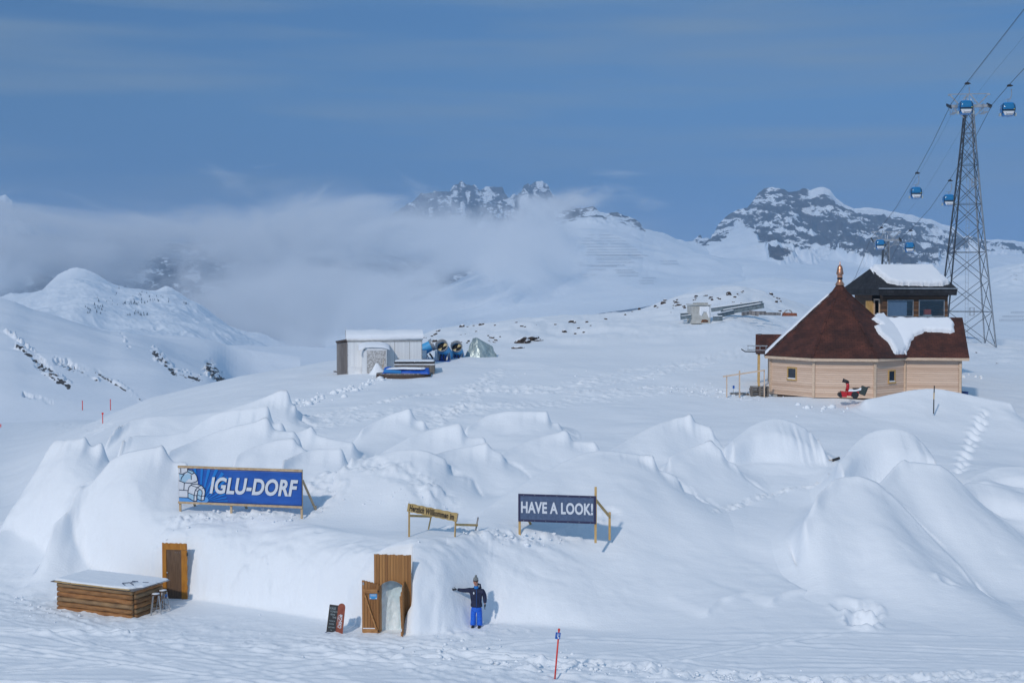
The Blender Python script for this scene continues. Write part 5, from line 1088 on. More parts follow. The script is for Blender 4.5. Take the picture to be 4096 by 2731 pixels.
def build_look():
    D = min(gpos(2073, 2128).y, 55.0); yaw = -11; p = P(2073, 2130, D); s = D / F; Wd = 309 * s / math.cos(R(yaw))
    t = thing('banner', (p.x, D, p.z), 'dark grey blue banner reading HAVE A LOOK! on wooden posts', 'banner', rz=R(yaw))
    z0 = .47; hh = 1.12
    m = noisy('grey_blue_mesh', (0.055, 0.090, 0.17), (0.085, 0.13, 0.23), 9, .6, (1, 1, 1), .2)
    mb = MB(); mb.bx(.05, Wd - .05, -.006, .0, z0 + .04, z0 + hh - .04); sh = mb.build('banner_sheet', m, t)
    mb = MB(); mb.bx(0, Wd, -.012, .012, z0, z0 + .085); mb.bx(0, Wd, -.012, .012, z0 + hh - .085, z0 + hh); mb.bx(0, .085, -.012, .012, z0 + .085, z0 + hh - .085); mb.bx(Wd - .085, Wd, -.012, .012, z0 + .085, z0 + hh - .085); mb.build('hem', mat('banner_hem', (.022, .024, .075), .6), sh)
    mb = MB()
    for i in range(7):
        for z in (z0 + .04, z0 + hh - .04): mb.lathe([(0, 0), (.014, 0), (.014, .006), (0, .006)], 8, (Wd * (i + .5) / 7, -.013, z), Matrix.Rotation(R(90), 3, 'X'))
    mb.build('eyelets', M_STEEL, sh)
    o = text_obj('lettering', 'HAVE A LOOK!', .6, M_BWHITE, sh, (0, 0, 0), (R(90), 0, 0), .020, 0, 1, .004, spacing=1.05)
    xs = [v.co.x for v in o.data.vertices]; ys = [v.co.y for v in o.data.vertices]
    sx, sz = (Wd * .925) / (max(xs) - min(xs)), .475 / (max(ys) - min(ys)); o.scale = (sx, sz, 1)
    o.location = (Wd * .5 - (max(xs) + min(xs)) / 2 * sx, -.016, z0 + hh * .52 - (max(ys) + min(ys)) / 2 * sz)
    for x, z1, zlow in ((.05, z0 + hh * .6, -.6), (Wd - .02, z0 + hh + .36, -.3)):
        mb = MB(); mb.bx(x - .045, x + .045, .02, .07, zlow, z1); mb.build('post', M_YWOOD, t)
    mb = MB(); mb.bar((Wd - .02, .09, z0 + hh * .85), (Wd + .42, 1.2, .55), .05, .10); mb.build('brace', M_YWOOD, t)
    mb = MB(); mb.bx(Wd + .36, Wd + .45, 1.2, 1.26, -.4, .75); mb.build('stake', M_YWOOD, t)
    mb = MB(); mb.bar((.05, .09, z0 + hh * .6), (.35, 1.1, .1), .05, .09); mb.build('brace', M_YWOOD, t)
build_look()
def build_welcome():
    D = min(gpos(1632, 2146).y, 52.0); yaw = -12; p = P(1632, 2142, D); s = D / F
    t = thing('welcome_board', (p.x, D, p.z), 'small yellow brown board reading Herzlich Willkommen im on thin stilts', 'sign board', rz=R(yaw))
    Wd = 205 * s / math.cos(R(yaw)); tilt = R(9.5)
    m = noisy('varnished_board', (0.38, 0.26, 0.09), (0.54, 0.39, 0.17), 5, .5, (1, 1, 5), .1)
    bd = MB(); hz = .33; n = 22; ex = [(0, 0)] + [(Wd * i / n, .012 * math.sin(i * 2.3)) for i in range(1, n)] + [(Wd, 0)]
    top = [(Wd - Wd * i / n, hz + .012 * math.sin(i * 1.7)) for i in range(n + 1)]
    bd.prism([(x, z) for x, z in ex] + top, 0, .045, XZ)
    b = bd.build('board', m, t); b.location = (-.03, 0, .97); b.rotation_euler = (0, tilt, 0)
    e = MB(); e.bx(Wd - .012, Wd + .012, -.047, .0, .005, hz - .005); e.build('end_strip', M_GREYWOOD, b)
    o = text_obj('lettering', 'Herzlich Willkommen im', .31, mat('burnt_letters', (.02, .014, .010), .7), b, (0, 0, 0), (R(90), 0, 0), .011, 0, 1, .003, spacing=1.06)
    xs = [v.co.x for v in o.data.vertices]; ys = [v.co.y for v in o.data.vertices]; sx = Wd * .89 / (max(xs) - min(xs)); o.scale = (sx, 1.02, 1)
    o.location = (Wd * .49 - (max(xs) + min(xs)) / 2 * sx, -.050, hz * .5 - (max(ys) + min(ys)) / 2)
    for x, zt_, lean in ((.04, 1.0, .03), (Wd - .12, .72, -.02)):
        mb = MB(); mb.bar((x + lean - .05, .06, -.7), (x, .04, zt_), .065, .04); mb.build('post', M_YWOOD, t)
    for x, z in ((.05, .78), (Wd - .1, .50)):
        mb = MB(); mb.bar((x, .08, z), (x + .55, 1.3, z - .22), .045, .09); mb.build('brace', M_YWOOD, t)
        mb = MB(); mb.bar((x + .42, 1.28, z - .75), (x + .58, 1.28, z + .10 if x > 1 else z), .05, .05); mb.build('stake', M_GREYWOOD if x > 1 else M_YWOOD, t)
build_welcome()
# ================================================================ doors in the snow wall
M_DOORW = planks('honey_boards', (0.25, 0.105, 0.026), (0.44, 0.21, 0.062), 0.105, 'X', .55, .09, bump=.8)
M_ORANGE = noisy('orange_wood', (0.36, 0.135, 0.010), (0.50, 0.21, 0.022), 3.5, .5, (3, 1, .6), .1)
M_BROWN = noisy('brown_door_veneer', (0.085, 0.045, 0.022), (0.165, 0.095, 0.05), 4, .6, (7, 1, .5), .1)
M_BRACE = noisy('brace_wood', (0.30, 0.13, 0.035), (0.48, 0.24, 0.08), 5, .55, (1, 1, 2), .2)
def build_gate():
    D = 47.35; yaw = -9; s = D / F; p = P(1497, 2543, D)
    t = thing('igloo_gate', (p.x, D, p.z), 'tall honey brown plank gate with an arched opening and open Z braced door', 'door', rz=R(yaw))
    Wd = 1.40; Ht = 3.04; x0, x1 = .22, 1.14; za = 1.90; zc = 2.12
    arc = [(x1 - (x1 - x0) * i / 16, za + (zc - za) * math.sin(math.pi * i / 16) ** .8) for i in range(17)]
    pw = MB()
    # boarded front: built as vertical strips above/beside the arch
    n = 14
    edge = lambda x: np.interp(x, [a[0] for a in arc[::-1]], [a[1] for a in arc[::-1]])
    for i in range(n):
        a, b = Wd * i / n + .002, Wd * (i + 1) / n - .002
        tz = Ht + .012 * math.sin(i * 2.1)
        if b <= x0 or a >= x1: pw.bx(a, b, 0, .035, -.15, tz)
        else:
            aa, bb = max(a, x0), min(b, x1)
            if a < x0: pw.bx(a, x0, 0, .035, -.15, tz); 
            if b > x1: pw.bx(x1, b, 0, .035, -.15, tz)
            pw.prism([(aa + (.003 if a < x0 else 0), edge(aa)), (bb - (.003 if b > x1 else 0), edge(bb)), (bb - (.003 if b > x1 else 0), tz), (aa + (.003 if a < x0 else 0), tz)], -.035, 0, XZ)
    pw.build('board_panel', M_DOORW, t)
    mb = MB(); mb.bx(x0 - .06, x0, -.05, .30, -.15, za); mb.build('jamb', M_DOORW, t)
    mb = MB(); mb.bx(x1, x1 + .05, -.06, .30, -.15, za); mb.build('jamb', M_DOORW, t)
    mb = MB()
    for a, b in zip(arc[:-1], arc[1:]): mb.hexa([(a[0], -.03, a[1] - .035), (b[0], -.03, b[1] - .035), (b[0], .28, b[1] - .035), (a[0], .28, a[1] - .035), (a[0], -.03, a[1] - .003), (b[0], -.03, b[1] - .003), (b[0], .28, b[1] - .003), (a[0], .28, a[1] - .003)])
    mb.build('arch_lining', M_DOORW, t)
    mb = MB(); mb.bx(x0, x1, -.06, .22, -.06, -.01); mb.build('threshold', M_DOORW, t)
    def leaf(xh, sgn, ang, lab=None):
        lw = .62 if sgn < 0 else .50
        mb = MB(); n_ = 6
        for i in range(n_):
            a, b = lw * i / n_ + .002, lw * (i + 1) / n_ - .002; zt_ = 1.93 + .17 * (1 - (((a + b) / 2 / lw)) ** 1.8) if sgn > 0 else 1.93 + .17 * ((a + b) / 2 / lw) ** .8
            mb.bx(min(sgn * a, sgn * b), max(sgn * a, sgn * b), -.035, 0, 0, zt_)
        d = mb.build('door', M_DOORW, t); d.location = (xh, -.03, 0); d.rotation_euler = (0, 0, ang)
        if lab: d['label'] = lab
        for z in (.16, 1.62): q = MB(); q.bx(min(sgn * .04, sgn * (lw - .04)), max(sgn * .04, sgn * (lw - .04)), -.085, -.036, z, z + .15); q.build('crossbar', M_BRACE, d)
        q = MB(); q.bar((sgn * .09, -.062, .32), (sgn * (lw - .1), -.062, 1.62), .13, .05); q.build('diagonal_brace', M_BRACE, d)
        q = MB()
        for z in (.22, 1.68): q.bx(min(-sgn * .03, sgn * .05), max(-sgn * .03, sgn * .05), -.085, -.071, z, z + .035)
        q.build('hinge', M_BLACK, d)
        return d, lw
    d, lw = leaf(x0 - .03, -1, R(7), 'open door leaf with Z brace, turned flat to the left')
    q = MB(); q.bx(-.34, -.06, -.05, -.037, 1.40, 1.60); nt = q.build('notice', mat('notice_blue', (.05, .30, .62), .4), d)
    q = MB(); 
    for k, z in enumerate((1.575, 1.555, 1.535, 1.515)): q.bx(-.32 + .02 * (k % 2), -.09, -.053, -.051, z - .004, z + .004)
    q.bx(-.33, -.28, -.053, -.051, 1.41, 1.45); q.bx(-.12, -.07, -.053, -.051, 1.41, 1.45); q.build('notice_lines', M_BWHITE, nt)
    q = MB(); q.bx(-.58, -.14, -.085, -.035, .312, .335); q.build('snow_on_bar', M_RSNOW, d)
    q = MB(); q.bx(-.60, -.54, -.045, -.036, 1.92, 2.02); q.build('latch_plate', M_STEEL, d)
    leaf(x1 + .035, 1, R(-86), 'second door leaf, swung out toward the viewer and seen edge on')
    # carved ice passage behind the opening
    X, T = np.meshgrid(np.linspace(0, 1, 70), np.linspace(0, 1, 80)); th = X * math.pi
    w2 = (x1 - x0) / 2 + .03; xm = (x0 + x1) / 2; Xp = xm - w2 * np.cos(th); Yp = .05 + .42 * np.sin(th) ** .55 + .10 * fbm(X * 5, T * 4, 301, 4) * np.sin(th); Zp = -.12 + T * 2.25
    Xp = Xp + .05 * fbm(X * 4, T * 5, 305, 3) * np.sin(th)
    ic = grid_mesh('ice_passage', Xp, Yp, Zp, M_ICE, None, t)
    mb = MB(); mb.bx(x0 - .05, x1 + .05, .05, 1.2, 2.11, 2.16); mb.build('ice_ceiling', M_ICE, t)
build_gate()
def build_side_door():
    D = 52.6; s = D / F; p = P(658, 2382, D); yaw = -9
    t = thing('side_door', (p.x, D - .18, p.z), 'closed dark brown door in a bright orange frame, set in the snow wall', 'door', rz=R(yaw))
    Wd, Ht = 1.07, 2.22
    rag = lambda i: .015 * math.sin(i * 2.7)
    mb = MB(); mb.prism([(0, -.3), (.17, -.3), (.17, Ht - .26), (0, Ht - .26)], 0, .07, XZ); mb.build('frame_post', M_ORANGE, t)
    n = 12
    mb = MB(); mb.prism([(Wd - .25, -.3), (Wd - .02, -.3)] + [(Wd - .02 + rag(i), -.1 + (Ht - .18) * i / n) for i in range(n + 1)] + [(Wd - .25, Ht - .26)], 0, .07, XZ); mb.build('frame_post', M_ORANGE, t)
    mb = MB(); mb.prism([(0, Ht - .257), (Wd - .02, Ht - .257), (Wd - .03, Ht - .02)] + [(Wd - .05 - (Wd - .05) * i / n, Ht + rag(i)) for i in range(n + 1)], 0, .07, XZ); mb.build('lintel', M_ORANGE, t)
    mb = MB(); mb.bx(.172, Wd - .252, -.045, -.01, -.3, Ht - .262); d = mb.build('door_leaf', M_BROWN, t)
    mb = MB(); mb.lathe([(.012, 0), (.03, .0), (.035, .03), (.02, .05), (0, .052)], 12, (.21, -.046, 1.02), Matrix.Rotation(R(90), 3, 'X')); mb.build('knob', M_STEEL, d, True)
    mb = MB()
    for k in range(3): mb.bx(.56 + k * .085, .573 + k * .085, -.048, -.046, 1.84, 1.853)
    mb.build('rivets', M_BWHITE, d)
    mb = MB(); mb.bx(Wd - .02, Wd + .01, -.06, .0, 1.72, 1.86); mb.build('hinge', M_BLACK, t)
build_side_door()
# ================================================================ log counter with its lid, stools
def build_counter():
    A = gpos(236, 2428); B_ = gpos(529, 2470); yaw = math.atan2(B_.y - A.y, B_.x - A.x); Wd = (B_ - A).length; Dp = 1.75; hh = 1.06
    zb = min(A.z, B_.z) - .08
    t = thing('log_counter', (A.x, A.y, zb), 'low square bar counter of rough brown logs with a snow covered lid', 'counter', rz=yaw)
    hh += .08; nl = 6; lh = hh / nl
    for i in range(nl):
        z = lh * (i + .5); r = lh * .5
        for k, (a, b) in enumerate((((-.03, 0), (Wd + .02, 0)), ((Wd, 0), (Wd, Dp)), ((0, Dp), (Wd, Dp)), ((0, 0), (0, Dp)))):
            if k in (1, 3): a = (a[0], a[1] + .10); b = (b[0], b[1] - .05)
            mb = MB(); A0 = Vector((*a, z)); A1 = Vector((*b, z)); n = 12; m_ = 14
            d = (A1 - A0).normalized(); side = d.cross(Vector((0, 0, 1))); 
            for j in range(m_ + 1):
                c = A0.lerp(A1, j / m_); c = c + Vector((0, 0, .008 * math.sin(j * 1.3 + i * 2 + k)))
                for q in range(n):
                    an = 2 * math.pi * q / n; mb.v.append(tuple(c + side * (.085 * math.cos(an) * (1 + .05 * math.sin(j * .9 + i))) + Vector((0, 0, r * 1.0 * math.sin(an)))))
            for j in range(m_):
                for q in range(n): a_ = j * n + q; b_ = j * n + (q + 1) % n; mb.f.append((a_, b_, b_ + n, a_ + n))
            mb.f.append(tuple(range(n))[::-1]); mb.f.append(tuple(m_ * n + q for q in range(n)))
            lg = mb.build('log', LOGM[(i + k) % 3], t, True)
    mb = MB(); mb.bx(.02, Wd - .02, .02, Dp - .02, .1, hh - .02); mb.build('inner_box', M_DARKWOOD, t)
    # lid: sheets with a snow layer
    ov = .22
    mb = MB(); mb.bx(-ov * 1.2, Wd + ov, -ov * .7, Dp + ov, hh + .005, hh + .035); ld = mb.build('lid', M_GREYWOOD, t)
    mb = MB()
    for a, b in ((-.02, .75), (.78, 1.55), (1.52, 2.35), (2.3, Wd + .05)): mb.box(((a + b) / 2, -ov * .7 - .02, hh + .05), (b - a, .06, .03), Matrix.Rotation(R(random.uniform(-1, 1)), 3, 'Y'))
    mb.build('edge_batten', M_YWOOD, ld)
    snow_slab('lid_snow', [(-ov * 1.1, .05), (Wd * .3, -ov * .5), (Wd * .72, -ov * .55), (Wd * .95, -.02), (Wd + ov * .8, .5), (Wd + ov * .8, Dp + ov * .6), (Wd * .55, Dp + ov * .9), (Wd * .35, Dp + ov * .8), (-ov, Dp + ov * .8)], lambda a, b: ((a, b, hh + .036), Vector((0, 0, 1))), .075, t, 60, .10, SNOW, seed=11)
    # ice saw / rake lying on the lid
    c = math.cos(yaw); s = math.sin(yaw); W_ = lambda x, y, z: Vector((A.x + x * c - y * s, A.y + x * s + y * c, zb + z))
    q = W_(Wd - .55, .55, hh + .115); fr = thing('folding_rack', q, 'small dark blue metal folding rack lying on the snowy counter lid', 'rack', rz=yaw)
    m = mat('blue_grey_metal', (.07, .10, .17), .45, .3)
    mb = MB(); mb.bar((-.25, -.15, 0), (.05, -.35, 0), .03); mb.bar((-.05, .05, .01), (.35, -.22, .01), .03); mb.bar((-.25, -.15, .01), (-.05, .05, .01), .025); mb.build('frame', m, fr)
    mb = MB(); mb.bar((.0, .12, .05), (.22, .2, .05), .025); mb.bar((.05, .0, .04), (.12, .22, .04), .025); mb.bar((.35, .32, .0), (.6, .35, .0), .03); mb.build('cross_rods', m, fr)
    return t, W_, Wd, Dp, zb, yaw
LOGM = []
for c1, c2 in (((0.21, 0.085, 0.026), (0.42, 0.20, 0.07)), ((0.16, 0.07, 0.025), (0.36, 0.18, 0.065)), ((0.17, 0.10, 0.05), (0.34, 0.21, 0.10))):
    m = noisy('brown_log', c1, c2, 3.2, .75, (.7, .7, 3.5), .7, lo=.32, hi=.66, dist=.03)
    LOGM.append(m)
CT, CW, CWd, CDp, Czb, Cyaw = build_counter()
def stool(u, v, rz, lab):
    p = gpos(u, v); t = thing('bar_stool', (p.x, p.y, p.z - .02), lab, 'stool', 'bar stools beside the log counter', rz)
    mb = MB(); mb.lathe([(0, .76), (.17, .76), (.18, .775), (.17, .80), (0, .805)], 20); mb.build('seat', M_DARKWOOD, t, True)
    mb = MB(); mb.lathe([(0, .806), (.15, .806), (.14, .82), (0, .825)], 16); mb.build('snow_on_seat', M_RSNOW, t, True)
    for sx, sy in ((-1, -1), (1, -1), (1, 1), (-1, 1)):
        mb = MB(); mb.bar((sx * .19, sy * .19, 0), (sx * .10, sy * .10, .76), .04, .04); mb.build('leg', M_STEEL, t)
    mb = MB(); r = .155
    for a, b in (((-r, -r), (r, -r)), ((r, -r), (r, r)), ((r, r), (-r, r)), ((-r, r), (-r, -r))): mb.bar((*a, .22), (*b, .22), .02)
    mb.build('foot_ring', M_STEEL, t)
stool(624, 2454, .3, 'grey legged bar stool by the right side of the log counter, nearer one')
stool(652, 2440, .8, 'grey legged bar stool farther from the counter, next to the brown door')
p = gpos(664, 2446); t = thing('ski_pole', (p.x, p.y, p.z), 'ski pole with a blue grip planted beside the bar stools', 'ski pole')
mb = MB(); mb.tube([(0, 0, -.1), (.01, .02, .62)], .009, 6); mb.build('shaft', M_STEEL, t)
mb = MB(); mb.lathe([(0, .55), (.03, .56), (.055, .64), (.055, .68), (0, .69)], 12, (.01, .02, 0)); mb.build('grip', mat('grip_blue', (.02, .09, .28), .5), t, True)
# ================================================================ menu board leaning on a snowboard
def build_menu():
    p = gpos(1306, 2531); yaw = -8; s = p.y / F
    t = thing('menu_board', (p.x, p.y, p.z), 'leaning blackboard with chalk writing, left of the red snowboard', 'menu board', rz=R(yaw))
    t.rotation_euler = (R(-10), R(5), R(yaw))
    w, h_ = .335, 1.02
    mb = MB(); mb.bx(0, w, 0, .02, .03, h_); b = mb.build('slate', mat('blackboard', (.012, .016, .020), .5), t)
    mb = MB(); mb.bx(-.012, w + .01, -.006, .026, h_, h_ + .012); mb.bx(-.012, -.0, -.006, .026, .03, h_); mb.build('rim', M_DARKWOOD, t)
    ch = mat('chalk', (.33, .40, .42), .9)
    for txt, sz, x, z in (('KÄSE', .12, .13, .90), ('FONDUE', .095, .20, .79), ('FEINE', .09, .15, .68), ('TIME', .09, .22, .58), ('PUNSCH', .07, .16, .45), ('KAFFEE', .07, .15, .34), ('KUCHEN', .07, .16, .22), ('TEE', .055, .16, .12)):
        text_obj('chalk_line', txt, sz, ch, b, (x, -.004, z), (R(90), 0, 0), .0, .05, .8, .001)
    mb = MB(); mb.bx(-.03, .50, -.16, .10, .0, .028); bs = mb.build('foot_tray', mat('tray_blue', (.02, .05, .22), .5), t)
    q = thing('snowboard', (p.x, p.y, p.z), 'red brown snowboard with white Coca-Cola lettering, right of the blackboard', 'snowboard', rz=R(yaw)); q.rotation_euler = (R(-8), R(4), R(yaw))
    W_ = .27; x0 = .345; H_ = 1.12; pts = [(x0, .03), (x0 + W_, .03)]; r = W_ / 2
    pts += [(x0 + r + r * math.cos(a), H_ - r + r * math.sin(a)) for a in [math.pi * i / 14 for i in range(15)]]
    mb = MB(); mb.prism(pts, 0, .018, Matrix.Translation((0, -.02, 0)) @ XZ); bd = mb.build('deck', noisy('board_red', (.20, .035, .015), (.33, .085, .04), 7, .45), q)
    tx = text_obj('lettering', 'Coca-Cola', .22, M_BWHITE, bd, (x0 + r, -.045, .46), (R(90), R(-90), 0), .004, .45, 1.0, .002, spacing=.88)
    xs = [v.co.x for v in tx.data.vertices]; tx.scale = (.50 / (max(xs) - min(xs)), .85, 1)
    mb = MB(); c = [(x0 + .055 + .06 * math.sin(k / 9 * 6.28) * .4, -.044, .25 + .42 * k / 9) for k in range(10)]; mb.tube(c, .006, 5); mb.build('swash', M_BWHITE, bd)
build_menu()
# ================================================================ piste markers
def marker(p, hgt, lab, sign=False, lean=(0, 0), r=.026, grp='red piste poles'):
    t = thing('piste_pole', p, lab, 'piste pole', grp); m = M_RED
    top = Vector((lean[0], lean[1], hgt))
    mb = MB(); mb.tube([(0, 0, -.3), tuple(top)], r, 10); mb.build('pole', m, t, True)
    if sign:
        d = top.normalized(); sp = MB(); sp.box((0, -.04, 0), (.165, .012, .215)); s_ = sp.build('number_plate', mat('plate_blue', (.005, .09, .42), .35), t, bevel=.01); s_.location = top * ((hgt - .17) / hgt) + Vector((-.02, -.0, 0)); s_.rotation_euler = (0, R(7), 0)
        text_obj('number', '15', .105, M_BWHITE, s_, (.0, -.049, .04), (R(90), 0, 0), .002, 0, .9, .002)
        a = MB(); flat(a, [(-.035, .0), (-.01, .018), (.032, -.045), (.05, -.03), (.052, -.095), (-.005, -.085), (.008, -.068)], .047); a.build('arrow', M_BWHITE, s_)
        mb = MB(); mb.lathe([(0, -.01), (r * 1.35, -.01), (r * 1.35, .05), (0, .06)], 10, tuple(top)); mb.build('cap', M_RED, t, True)
    else:
        mb = MB(); mb.box(tuple(top - Vector((0, 0, .06))), (.14, .05, .14)); mb.build('cap', M_RED, t)
    return t
M_RED = mat('signal_red', (.72, .035, .018), .4)
D = 41.6; b = P(2219, 2760, D); tp = P(2236, 2519, D); zg = gz(b.x, D)
marker((b.x - .02, D, zg), tp.z - zg, 'red piste pole with the blue number 15 plate, in the front', True, (tp.x - b.x + .02, .0), .028)
D = 78.5; p = P(3735, 1622, D); t = thing('snow_stake', (p.x, D, p.z), 'black and yellow striped snow stake in front of the pale hut', 'snow stake')
hs = 80 * D / F; mb = MB(); mb.tube([(0, 0, -.5), (0, 0, hs * .32)], .035, 8); mb.tube([(.01, 0, hs * .66), (.02, 0, hs)], .035, 8); mb.build('dark_section', M_BLACK, t); mb = MB(); mb.tube([(0, 0, hs * .32), (.01, 0, hs * .66)], .035, 8); mb.build('yellow_section', M_YWOOD, t)
# ================================================================ container and gear on the left of the plateau
KS = 1.11
def build_container():
    D = 86.6 * KS; s = D / F; yaw = 9; p = P(1390, 1497, D)
    t = thing('white_container', (p.x, p.y, p.z - .1), 'white arched roof container hut with a small boarded porch', 'container', rz=R(yaw)); t.scale = (KS,) * 3
    L_, Dp, hw, rh = 5.0, 2.3, 2.35, .52
    m = planks('white_corrugated', (0.74, 0.76, 0.78), (0.84, 0.86, 0.87), 0.10, 'X', .5, .10, gcol=(.62, .64, .67), knots=False, bump=.3)
    m2 = planks('white_corrugated_end', (0.66, 0.68, 0.70), (0.78, 0.80, 0.82), 0.13, 'Y', .5, .12, gcol=(.45, .47, .50), knots=False)
    mb = MB(); mb.bx(0, L_, 0, .06, 0, hw); mb.bx(0, L_, Dp - .06, Dp, 0, hw); mb.build('side_wall', m, t)
    arc = [(Dp / 2 - Dp / 2 * math.cos(math.pi * i / 14), hw + rh * math.sin(math.pi * i / 14)) for i in range(15)]
    M2 = Matrix(((0, 0, 1, 0), (1, 0, 0, 0), (0, 1, 0, 0), (0, 0, 0, 1)))
    for x in (0, L_ - .06):
        mb = MB(); mb.prism([(.0, 0), (Dp, 0)] + arc[::-1], 0, .06, Matrix.Translation((x, 0, 0)) @ M2); mb.build('end_wall', m2, t)
    mb = MB(); a2 = [(Dp / 2 - (Dp / 2 + .06) * math.cos(math.pi * i / 14), hw + (rh + .05) * math.sin(math.pi * i / 14)) for i in range(15)]
    for (y0, z0), (y1, z1), (y2, z2), (y3, z3) in zip(arc[:-1], arc[1:], a2[1:], a2[:-1]): mb.hexa([(-.05, y0, z0), (L_ + .05, y0, z0), (L_ + .05, y1, z1), (-.05, y1, z1), (-.05, y3, z3), (L_ + .05, y3, z3), (L_ + .05, y2, z2), (-.05, y2, z2)])
    rf = mb.build('roof', M_WHITE, t, True)
    X, T = np.meshgrid(np.linspace(-.08, L_ + .08, 90), np.linspace(0, 1, 40)); th = math.pi * (.06 + .8 * T); hth = .10 * np.clip(np.minimum(T, 1 - T) * 8, 0, 1) * (1 + .5 * fbm(X / .8, T * 3, 401, 3))
    grid_mesh('roof_snow', X, Dp / 2 - (Dp / 2 + .06 + hth) * np.cos(th), hw + (rh + .05 + hth) * np.sin(th), M_RSNOW, None, t)
    mb = MB(); mb.bx(0, L_, -.035, -.0, hw - .10, hw + .0); mb.build('eave_trim', M_CONC, t)
    mb = MB(); mb.bx(.15, .9, -.03, -.002, 0, .62); mb.build('base_plate', M_WHITE, t)
    # weathered timber lean-to on the left
    mb = MB(); mb.bx(-.66, -.01, .35, 2.2, 0, 2.22); sh = mb.build('timber_annex', M_GREYWOOD, t)
    mb = MB(); mb.box((-.35, 1.25, 2.27), (.78, 2.0, .05), Matrix.Rotation(R(-10), 3, 'Y')); mb.build('timber_roof', M_DARKWOOD, t)
    # porch
    x0, x1, pd, ph = .95, 2.55, .95, 1.72
    osb = noisy('chipboard', (0.33, 0.32, 0.31), (0.62, 0.62, 0.62), 9, .8, (1, 1, 1), .2, lo=.40, hi=.58)
    mb = MB(); mb.bx(x0, x0 + .30, -pd, -pd + .05, 0, ph); mb.build('porch_wall', m, t)
    mb = MB(); mb.bx(x0, x0 + .05, -pd + .05, 0, 0, ph); mb.bx(x1 - .05, x1, -pd, 0, 0, ph); mb.build('porch_side', m2, t)
    mb = MB(); mb.bx(x0 + .31, (x0 + x1) / 2 + .1, -pd - .01, -pd + .04, 0, ph - .02); mb.build('porch_door', osb, t)
    mb = MB(); mb.bx((x0 + x1) / 2 + .11, x1 - .051, -pd - .01, -pd + .04, 0, ph - .02); mb.build('porch_panel', osb, t)
    mb = MB(); mb.bx(x0 + .2, x1 + .02, -pd - .02, -pd + .04, ph - .015, ph + .18); mb.build('porch_lintel', M_WHITE, t)
    X, T = np.meshgrid(np.linspace(x0 - .25, x1 + .2, 60), np.linspace(0, 1, 30)); zz = ph + .2 + .34 * np.sin(T * math.pi * .5) ** .8 - .18 * np.clip(np.abs((X - (x0 + x1) / 2) / ((x1 - x0) / 2 + .2)), 0, 1) ** 4 + .02 * fbm(X * 3, T * 3, 7, 2)
    grid_mesh('porch_roof_snow', X, -pd - .12 + T * (pd + .1), zz, M_RSNOW, None, t)
    mb = MB(); mb.tube([(x0 - .02, -pd - .05, 1.35), (x0 - .05, -pd - .06, 1.62), (x0 + .05, -pd - .1, 1.85), (x0 + .22, -pd - .1, 1.90)], .06, 8); mb.build('vent_pipe', M_WHITE, t, True)
    mb = MB(); mb.bx(3.35, 3.40, -.04, -.001, .95, 1.15); mb.bx(3.30, 3.48, -.05, -.03, 1.08, 1.10); mb.build('handle', M_CONC, t)
    mb = MB()
    for x in (3.15, 4.15): mb.bx(x - .012, x + .012, -.006, -.0005, .05, hw - .1)
    mb.build('door_gap', M_CONC, t)
    pl = thing('broom', (p.x + 2.65, p.y - 1.0, p.z), 'wooden broom stick leaning on the white porch', 'broom'); mb = MB(); mb.tube([(0, -.2, 0), (.12, .0, 1.15)], .014, 6); mb.build('handle', M_YWOOD, pl); mb = MB(); mb.box((0, -.2, .05), (.26, .06, .16)); mb.build('brush_head', M_DARKWOOD, pl)
build_container()
# hot tub, tarp, deck
D = 84.0 * KS; p = P(1578, 1487, D); s = D / F
t = thing('hot_tub', (p.x, p.y, p.z), 'low grey brown hot tub with a black cover beside the white container', 'hot tub', rz=R(2)); t.scale = (KS,) * 3
w = 160 * s / KS; mb = MB(); mb.bx(0, w, 0, 1.9, -.2, .42)
skm = planks('tub_skirt', (0.15, 0.135, 0.115), (0.21, 0.19, 0.165), 0.12, 'X', .7, .06, knots=False); mb.build('skirt', skm, t, bevel=.02)
mb = MB(); mb.bx(-.03, w + .02, -.03, 1.93, .425, .52); mb.build('rim', M_WHITE, t, bevel=.03)
mb = MB(); mb.bx(-.02, w * .5 - .01, -.02, 1.92, .525, .66); mb.bx(w * .5 + .01, w + .01, -.02, 1.92, .525, .66); mb.build('cover', M_BLACK, t, bevel=.03)
snow_slab('cover_snow', [(.02, .05), (w - .03, .05), (w - .03, 1.85), (.02, 1.85)], lambda a, b: ((a, b, .66), Vector((0, 0, 1))), .06, t, 40, .12, seed=21)
D = 82.6 * KS; p = P(1500, 1502, D)
t = thing('timber_deck', (p.x, p.y, p.z), 'round edged dark timber deck half buried in snow under the blue tarpaulin', 'deck'); t.scale = (KS,) * 3
n = 20; rad = 1.8; mb = MB(); pts = [(1.75 + 1.75 * math.cos(a), .9 + 1.0 * math.sin(a)) for a in [2 * math.pi * i / 28 for i in range(28)]]; mb.prism(pts, -.2, .12); mb.build('planking', M_GREYWOOD, t); mb = MB(); mb.prism([(1.75 + (x - 1.75) * 1.01, .9 + (y - .9) * 1.01) for x, y in pts], -.25, .05); mb.build('skirt', M_DARKWOOD, t)
tb = mat('tarp_blue', (.008, .10, .52), .4); tl = mat('tarp_light_blue', (.02, .22, .58), .45)
t = thing('blue_tarpaulin', (p.x + .45, p.y + .25, p.z + .10), 'bright blue folded tarpaulin with snow lying in front of the hot tub', 'tarpaulin'); t.scale = (KS,) * 3
